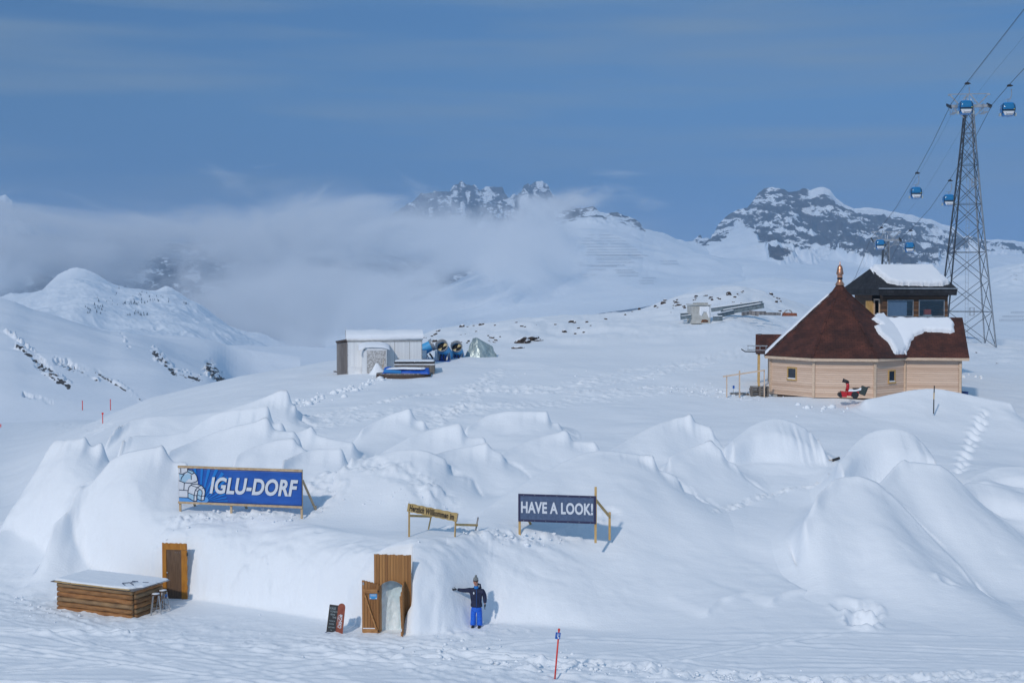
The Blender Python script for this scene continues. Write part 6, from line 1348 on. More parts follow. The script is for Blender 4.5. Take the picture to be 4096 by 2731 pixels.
X, Y = np.meshgrid(np.linspace(0, 3.05, 60), np.linspace(0, 1.0, 26)); Z = .12 + .12 * np.clip(fbm(X / .7, Y / .3, 441, 3) + .4, 0, 1) + .22 * sstep(.2, .9, Y) * (1 - .3 * X / 3); ed = np.minimum(np.minimum(X, 3.05 - X) / .1, np.minimum(Y, 1.0 - Y) / .08); Z = Z * np.clip(ed, 0, 1)
g = grid_mesh('tarp_sheet', X, Y - .1 * X / 3, Z, tb, None, t); 
snow_slab('tarp_snow', [(.3, .30), (1.2, .45), (2.5, .35), (2.7, .62), (1.4, .72), (.6, .58)], lambda a, b: ((a, b - .03 * a, .27 + .14 * b), Vector((0, -.2, 1)).normalized()), .05, t, 34, .08, seed=23)
mb = MB(); mb.box((.7, -.02, .16), (1.1, .05, .20), Matrix.Rotation(R(4), 3, 'Y')); mb.build('light_fold', tl, t)
# snow guns
def snow_gun(u, v, D, lab, yaw, scale=1.0, body=True):
    p = P(u, v, D); t = thing('snow_gun', (p.x, p.y, p.z), lab, 'snow gun', 'snow guns stored beside the container', R(yaw)); t.scale = (scale * KS,) * 3
    ax = Matrix.Rotation(R(62), 3, 'X')      # barrel axis: tilts up toward the viewer
    O = Vector((0, -.2, .95))
    mb = MB(); mb.lathe([(.30, -1.5), (.42, -1.42), (.46, -1.1), (.44, -.5), (.40, -.1), (.38, .25)], 26, O, ax); mb.build('barrel', mat('gun_light_blue', (.07, .38, .72), .4), t, True)
    mb = MB(); mb.lathe([(.38, .25), (.44, .26), (.46, .45), (.47, .50), (.43, .50), (.41, .3), (.36, .26)], 28, O, ax); rg = mb.build('nozzle_ring', M_STEEL, t, True)
    mb = MB(); mb.lathe([(.37, .05), (0, .02)], 26, O, ax); mb.build('throat', M_DARK, t)
    fm = mat('fan_cream', (.55, .45, .22), .6); mb = MB()
    for k in range(2):
        a = .9 + k * 3.1416 if True else k * 2 * math.pi / 5; mb.prism([(.05 * math.cos(a), .05 * math.sin(a)), (.36 * math.cos(a - .45), .36 * math.sin(a - .45)), (.37 * math.cos(a), .37 * math.sin(a)), (.34 * math.cos(a + .38), .34 * math.sin(a + .38))], .12, .14, Matrix.Translation(O) @ ax.to_4x4())
    mb.build('fan', fm, t)
    db = mat('gun_blue', (.01, .10, .45), .4)
    mb = MB(); mb.bar((-.38, .3, 0), (-.30, .0, .95), .10); mb.bar((.38, .3, 0), (.34, .0, .95), .10); mb.bar((-.3, -.3, .1), (-.32, .1, .8), .08); mb.bar((.3, -.3, .1), (.32, .1, .8), .08); mb.build('cradle', M_STEEL, t)
    mb = MB(); mb.bx(-.55, .55, -.55, .6, -.1, .08); mb.bar((-.5, -.6, .05), (.6, -.75, .02), .10); mb.bx(-.25, .3, -.15, .35, .1, .42); mb.build('sledge', db, t)
    mb = MB(); mb.tube([(.1, -.35, .5), (.12, -.5, .3), (.3, -.6, .1)], .05, 8); mb.tube([(-.1, -.3, .5), (-.15, -.5, .2), (-.2, -.6, .0)], .03, 8); mb.build('hose', M_BLACK, t, True)
    mb = MB(); mb.bx(-.62, -.42, -.1, .3, .15, .75); mb.build('control_box', M_WHITE, t)
    return t
snow_gun(1775, 1446, 101, 'blue snow gun with a steel ring, the nearer and larger of the pair', -12, 1.0)
snow_gun(1829, 1444, 102.5, 'blue snow gun with cream fan, right one beside the silver tent', -3, .93)
snow_gun(1700, 1440, 101.5, 'blue snow gun half hidden behind the right end of the white container', 95, .95)
# crumpled silver tent-like cover
D = 103; p = P(1850, 1447, D); s = D / F
t = thing('silver_cover', (p.x, p.y, p.z - .1), 'crumpled silver blue tarpaulin tent beside the snow guns', 'covered equipment'); t.scale = (KS,) * 3
sm_ = noisy('silver_tarp', (0.20, 0.26, 0.27), (0.50, 0.60, 0.60), 1.6, .35, (1, 1, .5), .8, metal=.25, dist=.1)
pts = {'a': (0, 0, 0), 'b': (1.35, -.5, 0), 'c': (2.55, .6, 0), 'd': (1.2, 1.6, 0), 'e': (.75, .45, 1.78), 'f': (1.05, .35, 1.80), 'g': (2.2, 1.0, 1.1)}
X, T = np.meshgrid(np.linspace(0, 1, 80), np.linspace(0, 1, 40))
ring = [pts[k][:2] for k in 'abcd'] + [pts['a'][:2]]; tx = np.interp(X * 4, range(5), [q[0] for q in ring]); ty = np.interp(X * 4, range(5), [q[1] for q in ring])
hx = np.interp(X * 4, [0, 1, 2, 3, 4], [.72, 1.0, 2.15, 1.3, .72]); hy = np.interp(X * 4, [0, 1, 2, 3, 4], [.5, .3, .95, .9, .5]); hz = np.interp(X * 4, [0, 1, 2, 3, 4], [1.75, 1.82, 1.15, 1.6, 1.75])
wr = .10 * fbm(X * 9, T * 2.5, 461, 3, .6, True) * np.sin(math.pi * T)
grid_mesh('cover_sheet', tx + (hx - tx) * T + wr, ty + (hy - ty) * T - wr, hz * T ** .9 + .05 * wr, sm_, None, t)
mb = MB(); mb.quad([(.72, .5, 1.74), (1.0, .3, 1.81), (2.15, .95, 1.14), (1.3, .9, 1.59)]); mb.build('cover_top', sm_, t)
# ================================================================ ridge gear: cabinet, beams, planks
D = 128; p = P(2766, 1286, D); s = D / F
t = thing('grey_cabinet', (p.x, p.y, p.z - .2), 'pale grey cabinet with a rusty hole and snow on its front, on the ridge', 'cabinet', rz=R(12))
w = 1.95; cm = noisy('cabinet_paint', (.42, .42, .39), (.55, .55, .52), 3, .6, bump=.1)
mb = MB(); mb.bx(0, w, 0, 1.3, 0, 1.78); mb.build('body', cm, t); mb = MB(); mb.box((w / 2 - .03, .6, 1.85), (w + .15, 1.5, .10), Matrix.Rotation(R(1.5), 3, 'Y')); mb.build('top_plate', cm, t); mb = MB(); mb.box((w * .58, .6, 1.97), (1.25, .9, .16)); mb.build('lid', cm, t)
mb = MB(); mb.prism([(.95, .12), (1.7, .12), (1.75, .30), (1.5, .40), (1.1, .38)], 0, .01, Matrix.Translation((0, -.004, 0)) @ XZ); mb.build('rusty_hole', noisy('rust', (.02, .012, .01), (.22, .08, .02), 3, .8), t)
snow_slab('stuck_snow', [(.85, .85), (1.05, .7), (1.25, 1.15), (1.55, 1.1), (1.8, .5), (1.9, .6), (1.88, 1.7), (.82, 1.7)], lambda a, b: ((a, -.002, b), Vector((0, -1, 0))), .08, t, 30, .1, seed=31)
def beam(u0, v0, u1, v1, D0, D1, th, lab, m_, nm='steel_beam', cat='beam', grp='beams stored on the ridge', fl=True):
    a, b = P(u0, v0, D0), P(u1, v1, D1); t = thing(nm, a, lab, cat, grp); d = b - a
    mb = MB(); mb.bar((0, 0, 0), d, th * .35, th); mb.build('web', m_, t)
    if fl:
        mb = MB(); up = Vector((0, 0, th * .5)); mb.bar(up, d + up, th * .9, th * .12); mb.bar(-up, d - up, th * .9, th * .12); mb.build('flange', m_, t)
        mb = MB(); up = Vector((0, 0, th * .62)); mb.bar(up + d * .06, d * .94 + up, th * .7, th * .22); mb.build('snow', M_RSNOW, t)
bm = noisy('blue_grey_steel', (.10, .14, .17), (.20, .26, .30), 3, .6, metal=.2)
for a in ((2845,1240,3050,1212,134,132,.35,'long blue grey steel beam sloping up behind the grey cabinet'), (2885,1252,3055,1222,131,129,.45,'wide white topped steel beam, the right end raised'), (2872,1262,2935,1248,128,129,.35,'short steel beam lying right beside the grey cabinet'), (2852,1275,2890,1274,126,126,.4,'stub of a blue grey girder in the snow, lowest one by the cabinet'), (2722,1260,2765,1257,129,129,.3,'grey steel beam end poking out left of the cabinet, upper one'), (2722,1272,2765,1266,128,128,.3,'grey steel beam end poking out left of the cabinet, lower one')): beam(*a, bm)
for a in ((2968,1256,3010,1250,126,127,.35,'short grey plank stack at the left end of the plank pile'), (2996,1250,3035,1256,125,125,.42,'thick grey timber block in the plank pile on the ridge'), (3035,1254,3122,1256,127,128,.28,'long grey green plank lying flat on the ridge snow'), (2996,1247,3064,1248,128,129,.16,'thin reddish board on top of the plank pile')): beam(*a, M_GREYWOOD, 'plank', 'plank', 'planks stored on the ridge', False)
D = 122; p = P(3136, 1260, D)
t = thing('rusty_trough', p, 'rust red steel trough with a grey half wheel, left of the pyramid roof', 'trough'); mb = MB(); mb.hexa([(-.1, 0, -.1), (1.25, 0, -.1), (1.25, .6, -.1), (-.1, .6, -.1), (0, 0, .22), (1.2, 0, .18), (1.2, .6, .18), (0, .6, .22)]); mb.build('trough_body', noisy('rust_red', (.16, .05, .025), (.30, .10, .05), 4, .8), t)
mb = MB(); mb.tube([(.45 + .35 * math.cos(a), .3, .2 + .26 * math.sin(a)) for a in [math.pi * i / 10 for i in range(11)]], .06, 8); mb.build('half_wheel', M_CONC, t, True)
# ================================================================ around the hut
def pallet(mb, x, y, z, w=1.2, d=.8):
    for k in range(3): mb.bx(x, x + w, y + k * (d - .1) / 2, y + k * (d - .1) / 2 + .1, z, z + .02)
    for k in range(3):
        for j in range(3): mb.bx(x + k * (w - .14) / 2, x + k * (w - .14) / 2 + .14, y + j * (d - .1) / 2 + .001, y + j * (d - .1) / 2 + .1, z + .021, z + .10)
    for k in range(5): mb.bx(x + .001, x + w - .001, y + k * (d - .1) / 4, y + k * (d - .1) / 4 + .1, z + .101, z + .123)
M_PAL = noisy('pallet_wood', (.10, .085, .075), (.26, .23, .20), 5, .85)
def pallets(u, v, D, n, lab, rz, nx=1):
    for k in range(n):
        p = P(u, v, D); mb = MB(); pallet(mb, 0, 0, 0); o = mb.build('pallet', M_PAL); o.location = (p.x + .02 * math.sin(k * 3), p.y, p.z + k * .145); o.rotation_euler = (0, 0, R(rz + 2 * math.sin(k * 5)))
        tag(o, lab + (', %s' % (['bottom', 'second', 'third', 'fourth', 'fifth', 'top'][k] if n > 2 else ['lower', 'upper'][k]) if n > 1 else ''), 'pallet', 'grey wooden pallets left of the hut')
pallets(3002, 1598, 85.6, 6, 'grey pallet in the tall stack left of the hut corner', -6)
pallets(2925, 1590, 86.0, 2, 'grey pallet in the low pile left of the tall stack', 4)
pallets(2852, 1592, 86.4, 1, 'snowy grey pallet lying flat, farthest left of the hut', 8)
pallets(2962, 1582, 87.4, 2, 'grey pallet behind the railing post next to the tall stack', -3)
t0 = P(3057, 1600, 85.2); t = thing('stair_railing', (t0.x, 85.2, t0.z), 'raw pale wood stair railing running down from the hut porch', 'railing')
def rp(u, v, D): q = P(u, v, D); return (q.x - t0.x, q.y - 85.2, q.z - t0.z)
for (u, va, vb, w_) in ((2907, 1500, 1605, .07), (2958, 1482, 1590, .16), (3057, 1478, 1605, .09)):
    mb = MB(); mb.bar(rp(u, vb, 85.2), rp(u, va, 85.2), w_, .07); mb.build('post', M_TRIM, t)
mb = MB(); mb.bar(rp(2892, 1506, 85.1), rp(3060, 1480, 85.1), .05, .09); mb.build('handrail', M_TRIM, t)
t = thing('blue_shovel', P(2933, 1572, 86), 'tiny blue shovel stuck in the snow by the stair railing', 'shovel'); mb = MB(); mb.tube([(0, 0, -.1), (.02, .05, .35)], .015, 6); mb.build('handle', M_CONC, t); mb = MB(); mb.box((.03, .05, .4), (.13, .05, .2)); mb.build('blade', M_BLUE, t, bevel=.01)
D = 88; p = P(3010, 1400, D); t = thing('cargo_sled', p, 'grey metal cargo sled rack standing left of the hut porch', 'sled', rz=R(-10))
mb = MB()
for z in (0, .28):
    for y in (0, .6): mb.bar((-.35, y, z), (1.0, y, z), .04)
for x in (-.3, .1, .5, .9): mb.bar((x, 0, z), (x, .6, z), .03); mb.bar((x, 0, 0), (x, 0, .28), .03)
mb.build('frame', M_STEEL, t)
for y in (0, .6): mb = MB(); mb.tube([(-.75, y, .05), (-.5, y, -.12), (.9, y, -.14), (1.0, y, -.1)], .03, 6); mb.build('runner', M_DSTEEL, t)
D = 89.5; p = P(3038, 1382, D); t = thing('corrugated_pipe', p, 'grey corrugated stove pipe beside the porch roof', 'pipe'); mb = MB(); prof = [(.13 + (.02 if k % 2 else 0), k * .06) for k in range(14)]; mb.lathe(prof, 16); mb.build('pipe_shaft', M_STEEL, t, True); mb = MB(); mb.lathe([(0, .82), (.17, .80), (.17, .76)], 16); mb.build('cap', M_DSTEEL, t, True)
# snow blower
D = 81.6; p = P(3352, 1588, D); t = thing('snow_blower', (p.x, p.y, p.z - .02), 'small red snow blower with tilted chute, parked against the hut wall', 'snow blower', rz=R(-8))
rm = mat('blower_red', (.50, .015, .02), .35)
mb = MB(); mb.hexa([(.22, -.35, .05), (.5, -.35, .05), (.5, .35, .05), (.22, .35, .05), (.15, -.35, .42), (.55, -.35, .36), (.55, .35, .36), (.15, .35, .42)]); mb.build('auger_housing', rm, t)
mb = MB(); mb.lathe([(0, -.33), (.16, -.33), (.16, .33), (0, .33)], 12, (.14, 0, .18), Matrix.Rotation(R(90), 3, 'X')); mb.build('auger', M_BLACK, t)
mb = MB(); mb.tube([(.55, 0, .4), (.6, 0, .75), (.56, 0, .95)], [.12, .10, .10], 10); mb.build('chute', rm, t, True); mb = MB(); mb.tube([(.62, 0, .92), (.48, 0, 1.02), (.28, 0, 1.08)], [.12, .11, .13], 8); mb.build('chute_hood', M_BLACK, t, True)
mb = MB(); mb.bx(.55, 1.25, -.25, .25, .12, .42); mb.build('body', rm, t, bevel=.05); mb = MB(); mb.lathe([(0, -.07), (.22, -.07), (.22, .07), (0, .07)], 16, (1.0, -.32, .2), Matrix.Rotation(R(90), 3, 'X')); mb.build('wheel', M_BLACK, t); mb = MB(); mb.lathe([(0, -.07), (.22, -.07), (.22, .07), (0, .07)], 16, (1.0, .32, .2), Matrix.Rotation(R(90), 3, 'X')); mb.build('wheel', M_BLACK, t)
mb = MB(); mb.box((1.1, 0, .50), (.42, .4, .22)); mb.build('engine', M_BLACK, t, bevel=.04)
mb = MB(); mb.box((1.55, 0, .45), (.38, .5, .55), Matrix.Rotation(R(20), 3, 'Y')); mb.build('dash_panel', mat('dash_dark_green', (.03, .045, .04), .5), t, bevel=.05); mb = MB(); mb.tube([(1.5, -.2, .62), (1.95, -.22, .68)], .025, 6); mb.tube([(1.5, .2, .62), (1.95, .22, .68)], .025, 6); mb.build('handlebar', M_BLACK, t)
snow_slab('snow_cap', [(.62, -.22), (1.3, -.22), (1.75, -.1), (1.75, .2), (.62, .22)], lambda a, b: ((a, b, .44 + .22 * max(0, a - 1.0)), Vector((0, 0, 1))), .10, t, 24, .1, seed=41)
D = 87; p = P(3855, 1580, D); t = thing('blue_barrel', (p.x, p.y, p.z), 'dark blue barrel sunk in the snow at the right hut corner', 'barrel'); mb = MB(); mb.lathe([(0, -.1), (.29, -.1), (.30, 0), (.29, .1), (.30, .2), (.28, .24), (.26, .24), (.25, .21), (0, .21)], 20); mb.build('drum', mat('barrel_blue', (.01, .045, .20), .4), t, True); mb = MB(); mb.lathe([(.302, .11), (.312, .115), (.302, .12)], 20); mb.build('hoop', M_STEEL, t, True)
# ice tool lying by the snow domes
p = P(3335, 1846, 64.5); q = gpos(3335, 1846); t = thing('snow_brush', (q.x, q.y, q.z + .06), 'black snow brush with a pale stick lying by the round snow dome', 'brush'); mb = MB(); mb.tube([(-1.0, -.25, -.03), (0, 0, .02)], .018, 6); mb.build('stick', M_PINE, t); mb = MB(); mb.box((.12, .03, .05), (.42, .12, .13), Matrix.Rotation(R(-18), 3, 'Y')); mb.build('brush_head', M_BLACK, t, bevel=.03)
# ================================================================ rocks
M_ROCK = make_rock_snow('boulder_rock', (0.020, 0.017, 0.016), (0.12, 0.085, 0.065), (0.84, 0.88, 0.94), 1.6, .5, .8, .15)
def rock(u, v, size, D=None, lab='small snow dusted rock poking out of the ridge crest', grp='small rocks on the ridge', seed=0, sz=.8, vv=None):
    p = gpos(u, v) if D is None else P(u, v, D)
    while D is None and p.y > 300 and u > 1600: v += 3; p = gpos(u, v)
    rn = random.Random(seed)
    r = size / 2 * p.y / F * (rn.uniform(.55, 1.15) if size < 33 or D is None and 'outcrop' not in lab else 1.25); sz = sz * rn.uniform(.7, 1.1)
    bmv = []; import bmesh
    bm = bmesh.new(); bmesh.ops.create_icosphere(bm, subdivisions=3 if size > 28 else 2, radius=1)
    for v_ in bm.verts:
        c = v_.co; n = 1 + .45 * float(fbm(np.array([c.x * 1.6 + seed]), np.array([c.y * 1.6 + c.z * 1.9]), seed, 3, .6)); v_.co = Vector((c.x * r * n * 1.15, c.y * r * n * .8, c.z * r * n * sz))
    me = bpy.data.meshes.new('rock'); bm.to_mesh(me); bm.free()
    at = me.attributes.new('rock', 'FLOAT', 'POINT'); nz_ = [v_.normal.z for v_ in me.vertices]; at.data.foreach_set('value', np.array([.32 - .50 * max(0, z) ** 1.3 + .0 for z in nz_], np.float32))
    me.materials.append(M_ROCK); o = bpy.data.objects.new('rock', me); COL.objects.link(o); o.location = p - Vector((0, 0, r * .12)); o.rotation_euler = (0, 0, rn.uniform(0, 6)); tag(o, lab, 'rock', grp)
    return o
k = 0
for cx, cy, s_ in [(230,292,62),(210,330,48),(250,285,40),(370,362,32),(410,372,40),(455,362,50),(430,272,42),(380,300,40),(410,310,52),(440,320,36),(530,375,42),(545,405,48),(725,222,60),(715,250,42),(695,278,38),(885,208,34),(850,215,22),(930,258,38),(962,242,42),(972,272,34),(1060,245,36),(1090,265,28),(1235,188,50),(1215,195,30),(1370,185,28),(1385,205,24),(1330,232,32),(1455,140,42),(1440,155,36),(1305,312,36),(1430,328,36),(330,472,26),(80,376,40),(120,395,30),(360,405,20),(2040,300,40),(2035,450,40),(1990,250,34),(1940,225,30)]:
    k += 1; rock(2600 + cx * .2551, 1130 + cy * .2551, s_ * .2551 * 1.5, None, 'small dark rock on the ridge crest around the grey cabinet and beams', 'rocks by the grey cabinet', k, 1.1)
for cx, cy, s_ in [(1610,168,52),(1750,156,30),(1830,145,52),(1860,138,36),(2000,150,26),(2250,119,30),(2315,162,26),(1780,224,28),(1600,262,26),(1650,254,20),(1330,222,46),(1345,210,34),(1300,256,36),(1260,282,24),(1170,297,26),(1190,302,22),(1290,342,40),(1250,350,26),(1500,356,30),(1600,350,32),(1690,342,36),(1670,360,26),(1960,300,40),(2010,330,42),(1990,352,36),(1930,332,30),(1940,352,24),(2060,290,24),(1920,275,22),(1680,168,24)]:
    k += 1; rock(1300 + cx * .34, 1250 + cy * .34, s_ * .34 * 1.35, None, 'small dark rock on the ridge crest above the snow guns and silver tent', 'rocks above the snow guns', k, 1.1)
for cx, cy, s_ in [(278,735,26),(345,735,14),(362,750,12),(305,760,14),(240,780,18),(555,685,12),(585,670,14),(520,700,10),(430,720,12),(60,755,14),(110,748,10),(200,745,12),(330,780,14),(290,790,12),(1190,600,16),(1215,640,18),(1225,625,12)]:
    k += 1; rock(2048 + cx * .8707, 650 + cy * .8707, s_ * 1.1, None, 'dark rock on the long crest between the brown outcrop and the grey cabinet', 'rocks along the middle crest', k, 1.1)
for u, v, s_, sz, lab in ((2128, 1358, 62, .75, 'biggest brown boulder, upper block of the outcrop on the ridge'), (2090, 1372, 60, .9, 'dark brown outcrop boulder, middle block below the biggest one'), (2072, 1392, 34, .7, 'low brown outcrop boulder at the bottom left of the group'), (2150, 1362, 40, .5, 'flat brown outcrop boulder on the right of the group')):
    k += 1; rock(u, v, s_, None, lab, 'boulders of the rocky outcrop', k, sz)
for u, v, s_ in ((1400, 1482, 26), (1342, 1484, 20)):
    k += 1
    rock(u, v, s_, 97, ('dark stone at the foot of the white container' if u > 1390 else 'flat grey stone left of the timber annex of the container'), None, k, .5) if u < 1390 else None
for u, v in ((3902, 1410), (3988, 1453)):
    k += 1; rock(u, v, 12, None, 'black stone in the smooth snow right of the hut, %s one' % ('upper' if u < 3950 else 'lower'), None, k)
# ================================================================ far small things: avalanche barriers and conifers
def surf_pt(name, u, v):
    U, X, Y, Z = SURF[name]; j = int(np.argmin(np.abs(U[0] - u))); x, y, z = X[:, j], Y[:, j], Z[:, j]
    h = H + y * ((-math.sin(TH) - (v - CY) / F * math.cos(TH)) / (math.cos(TH) - (v - CY) / F * math.sin(TH)))
    d = z - h; idx = np.where(d[:-1] * d[1:] <= 0)[0]
    if len(idx) == 0: return None
    i = idx[np.argmin(y[idx])]; f = d[i] / (d[i] - d[i + 1] + 1e-9); yy = y[i] + (y[i + 1] - y[i]) * f
    return Vector(((u - CX) / F * yy / (math.cos(TH) - (v - CY) / F * math.sin(TH)) , yy, z[i] + (z[i + 1] - z[i]) * f))
M_FENCE = mat('barrier_steel', (.035, .04, .05), .6)
def fence(name, u0, u1, v, h_, lab, v1=None):
    n = max(3, int((u1 - u0) / 8)); pts = [surf_pt(name, u0 + (u1 - u0) * i / n, v + ((v1 or v) - v) * i / n) for i in range(n + 1)]; pts = [q for q in pts if q]
    if len(pts) < 2: return
    t = thing('avalanche_barrier', pts[0], lab, 'avalanche barrier', 'rows of avalanche barriers on the slopes'); o = pts[0]
    mb = MB()
    for a, b in zip(pts[:-1], pts[1:]):
        if (a - b).length > (abs(a.x - b.x) + 1) * 4: break
        for z in (.55, 1.0): mb.bar(a - o + Vector((0, 0, h_ * z)), b - o + Vector((0, 0, h_ * z)), h_ * .09, h_ * .07)
    if mb.v: mb.build('crossbeams', M_FENCE, t)
    mb = MB()
    for a in pts: mb.bar(a - o + Vector((0, 0, -1)), a - o + Vector((0, -.3, h_ * 1.05)), h_ * .05)
    mb.build('posts', M_FENCE, t)
ROWS = [(350,375,337),(402,462,337),(335,368,352),(405,500,352),(325,420,365),(435,520,365),(320,440,378),(455,535,378),(345,560,391),(350,575,405),(345,590,417),(340,590,429),(395,625,431),(385,600,443),(390,545,451),(680,757,457),(395,560,463),(685,765,470),(295,330,466),(300,520,477),(360,480,481),(348,430,496),(470,555,498),(480,565,506),(480,580,513),(315,350,519),(360,400,520),(490,580,525),(330,365,531),(600,660,535),(585,650,548),(590,650,560)]
side = ['short', 'wide', 'mid length']
ORD = 'top second third fourth fifth sixth seventh eighth ninth tenth eleventh twelfth thirteenth fourteenth fifteenth sixteenth seventeenth eighteenth nineteenth twentieth'.split()
LV = sorted({c for a, b, c in ROWS})
for i, (a, b, c) in enumerate(ROWS):
    u0, u1, v = 2048 + a * .8707, 2048 + b * .8707, 650 + c * .8707
    fence('barrier_slope_mountain', u0, u1, v, 2.0, '%s dark barrier row on the far slope, %s level%s' % ('short' if b - a < 70 else 'long' if b - a > 140 else 'medium', (ORD[LV.index(c)] + ' from above') if LV.index(c) < 20 else ORD[max(1, len(LV) - LV.index(c))] + ' from below' if LV.index(c) < len(LV) - 1 else 'lowest', ', right part' if a > 400 else ', left part'))
for u0, u1, v in ((4044, 4130, 1254), (4010, 4130, 1270), (3998, 4130, 1285)): fence('snowy_ridge', u0, u1, v, .8, '%s barrier row on the slope at the right picture edge' % {1254: 'upper', 1270: 'middle', 1285: 'lower'}[v])
for u0, u1, v in ((652, 720, 1178), (640, 700, 1168), (690, 760, 1200)): fence('white_summit', u0, u1, v, .8, 'faint barrier row on the small top right of the white summit, %s one' % {1178: 'middle', 1168: 'upper', 1200: 'lower'}[v])
M_TREE = mat('conifer_green', (.030, .045, .045), .9); M_BARK = mat('bark', (.05, .035, .025), .9)
def conifer_proto():
    t = thing('conifer', (0, 0, -50), 'x', 'tree', 'conifers on the far white summit')
    mb = MB(); rn = random.Random(5)
    for k in range(7):
        z = .12 + k * .125; r = .26 * (1 - k / 7.5); n = 9; base_ = len(mb.v)
        for i in range(n): a = 2 * math.pi * i / n; rr = r * (1 if i % 2 else .62) * rn.uniform(.85, 1.1); mb.v.append((rr * math.cos(a), rr * math.sin(a), z - .05 * rn.random()))
        mb.v.append((0, 0, z + .22))
        for i in range(n): mb.f.append((base_ + i, base_ + (i + 1) % n, base_ + n))
    mb.build('crown', M_TREE, t); mb = MB(); mb.tube([(0, 0, -.1), (0, 0, .9)], [.03, .005], 6); mb.build('trunk', M_BARK, t)
    return t
TP = conifer_proto(); rn = random.Random(11); first = True
for cu, cv, du, dv, n, hs in ((600, 648, 28, 8, 16, 14), (680, 625, 55, 14, 16, 13), (455, 668, 16, 26, 12, 17), (640, 698, 40, 8, 16, 14), (855, 650, 14, 5, 6, 12), (405, 680, 14, 20, 6, 14), (560, 575, 20, 8, 4, 9), (500, 640, 60, 40, 10, 9), (750, 640, 30, 12, 6, 9), (640, 605, 20, 6, 4, 12)):
    for i in range(n):
        u = (cu + rn.gauss(0, 1) * du * .7) * .8707; v = 650 + (cv + rn.gauss(0, 1) * dv * .7) * .8707; q = surf_pt('white_summit', u, v)
        if q is None: continue
        g = TP if first else copy_tree(TP); first = False; g.location = q; h_ = hs * rn.uniform(.5, 1.1) * q.y / F * .85; g.scale = (h_ * 1.0, h_, h_); g.rotation_euler = (0, 0, rn.uniform(0, 6)); g['label'] = 'tiny dark conifer on the far white summit slope'
# ================================================================ loose snow lumps
def clods():
    import bmesh
    rn = random.Random(9); vs = []; fs = []
    bm = bmesh.new(); bmesh.ops.create_icosphere(bm, subdivisions=1, radius=1); iv = [v.co.copy() for v in bm.verts]; bf = [[v.index for v in f.verts] for f in bm.faces]; bm.free()
    def lump(p, r):
        n0 = len(vs); ph = rn.uniform(0, 9)
        for c in iv: q = r * (1 + .35 * math.sin(c.x * 5 + ph) * math.cos(c.y * 4 + ph * 2)); vs.append((p.x + c.x * q, p.y + c.y * q, p.z + c.z * q * .7 + r * .25))
        fs.extend([[n0 + i for i in f] for f in bf])
    for pts, w, n, r0, r1 in (([(1195,1620),(1300,1585),(1400,1560),(1530,1510)], .5, 150, .05, .28), ([(1790,2110),(1900,2135),(2080,2150),(2250,2150)], .3, 60, .03, .14), ([(1250,2010),(1400,1990),(1600,2010),(1740,2040)], .4, 40, .03, .08), ([(700,2090),(900,2060),(1240,2070)], .5, 60, .03, .10),
                              ([(1700,2560),(1900,2640),(2300,2655)], .7, 80, .03, .11), ([(2150,2660),(2600,2690),(3300,2725)], .4, 140, .03, .10), ([(40,2380),(200,2440),(250,2480)], .5, 40, .03, .08), ([(3230,1620),(3330,1650)], 1.2, 16, .08, .25), ([(3860,1500),(3920,1510)], .6, 14, .1, .3), ([(2700,1560),(2880,1570),(2980,1590)], .9, 80, .04, .15), ([(2060,1500),(2900,1530)], 3, 25, .04, .12), ([(800,2480),(2000,2640)], 2.5, 60, .015, .05)):
        q = [surface_at(u, v) for u, v in pts]
        for i in range(int(n * .8)):
            f = rn.random() * (len(q) - 1); k_ = int(f); a, b = q[k_], q[k_ + 1]; c = a.lerp(b, f - k_); c = c + Vector((rn.gauss(0, w), rn.gauss(0, w), 0)); c.z = gz(c.x, c.y)
            lump(c, r0 + (r1 - r0) * rn.random() ** 3)
    o = link_mesh('snow_clods', vs, fs, SNOW, None, True); tag(o, 'loose lumps of broken snow along the tracks and around the signs', 'snow lumps', None, 'stuff')
clods()
def snow_pile():
    D = 94.4; c = P(1506, 1500, D); X, Y = np.meshgrid(np.linspace(-1.3, 1.5, 70), np.linspace(-1.0, 1.0, 50)); r = np.hypot(X / np.where(X < 0, .75, 1.15), Y / .7)
    Z = 1.05 * np.exp(-(r / .55) ** 1.5) + .06 * fbm(X / .3, Y / .3, 511, 3) * np.exp(-r) - .12; o = grid_mesh('snow_pile', X, Y, Z, SNOW); o.location = c; tag(o, 'pointed pile of shovelled snow against the boarded container porch', 'snow pile')
snow_pile()
for u, v, vt, lab in ((330, 1640, 1602, 'red pole at the far left piste, leftmost of the three together'), (442, 1640, 1596, 'red pole at the far left piste, beside the dome shaped snow hill'), (411, 1694, 1650, 'red pole at the far left piste, lowest of the three together')):
    p = surf_pt('left_hillside', u, v) or gpos(u, v); q = gpos(u, v); p = q if q.y < p.y else p; marker((p.x, p.y, p.z), (v - vt) * p.y / F, lab, False, (0, 0), .00032 * p.y)
p = gpos(3, 1708); marker((p.x, p.y, p.z), 12 * p.y / F, 'red marker at the very left edge of the picture', False, (0, 0), .07)
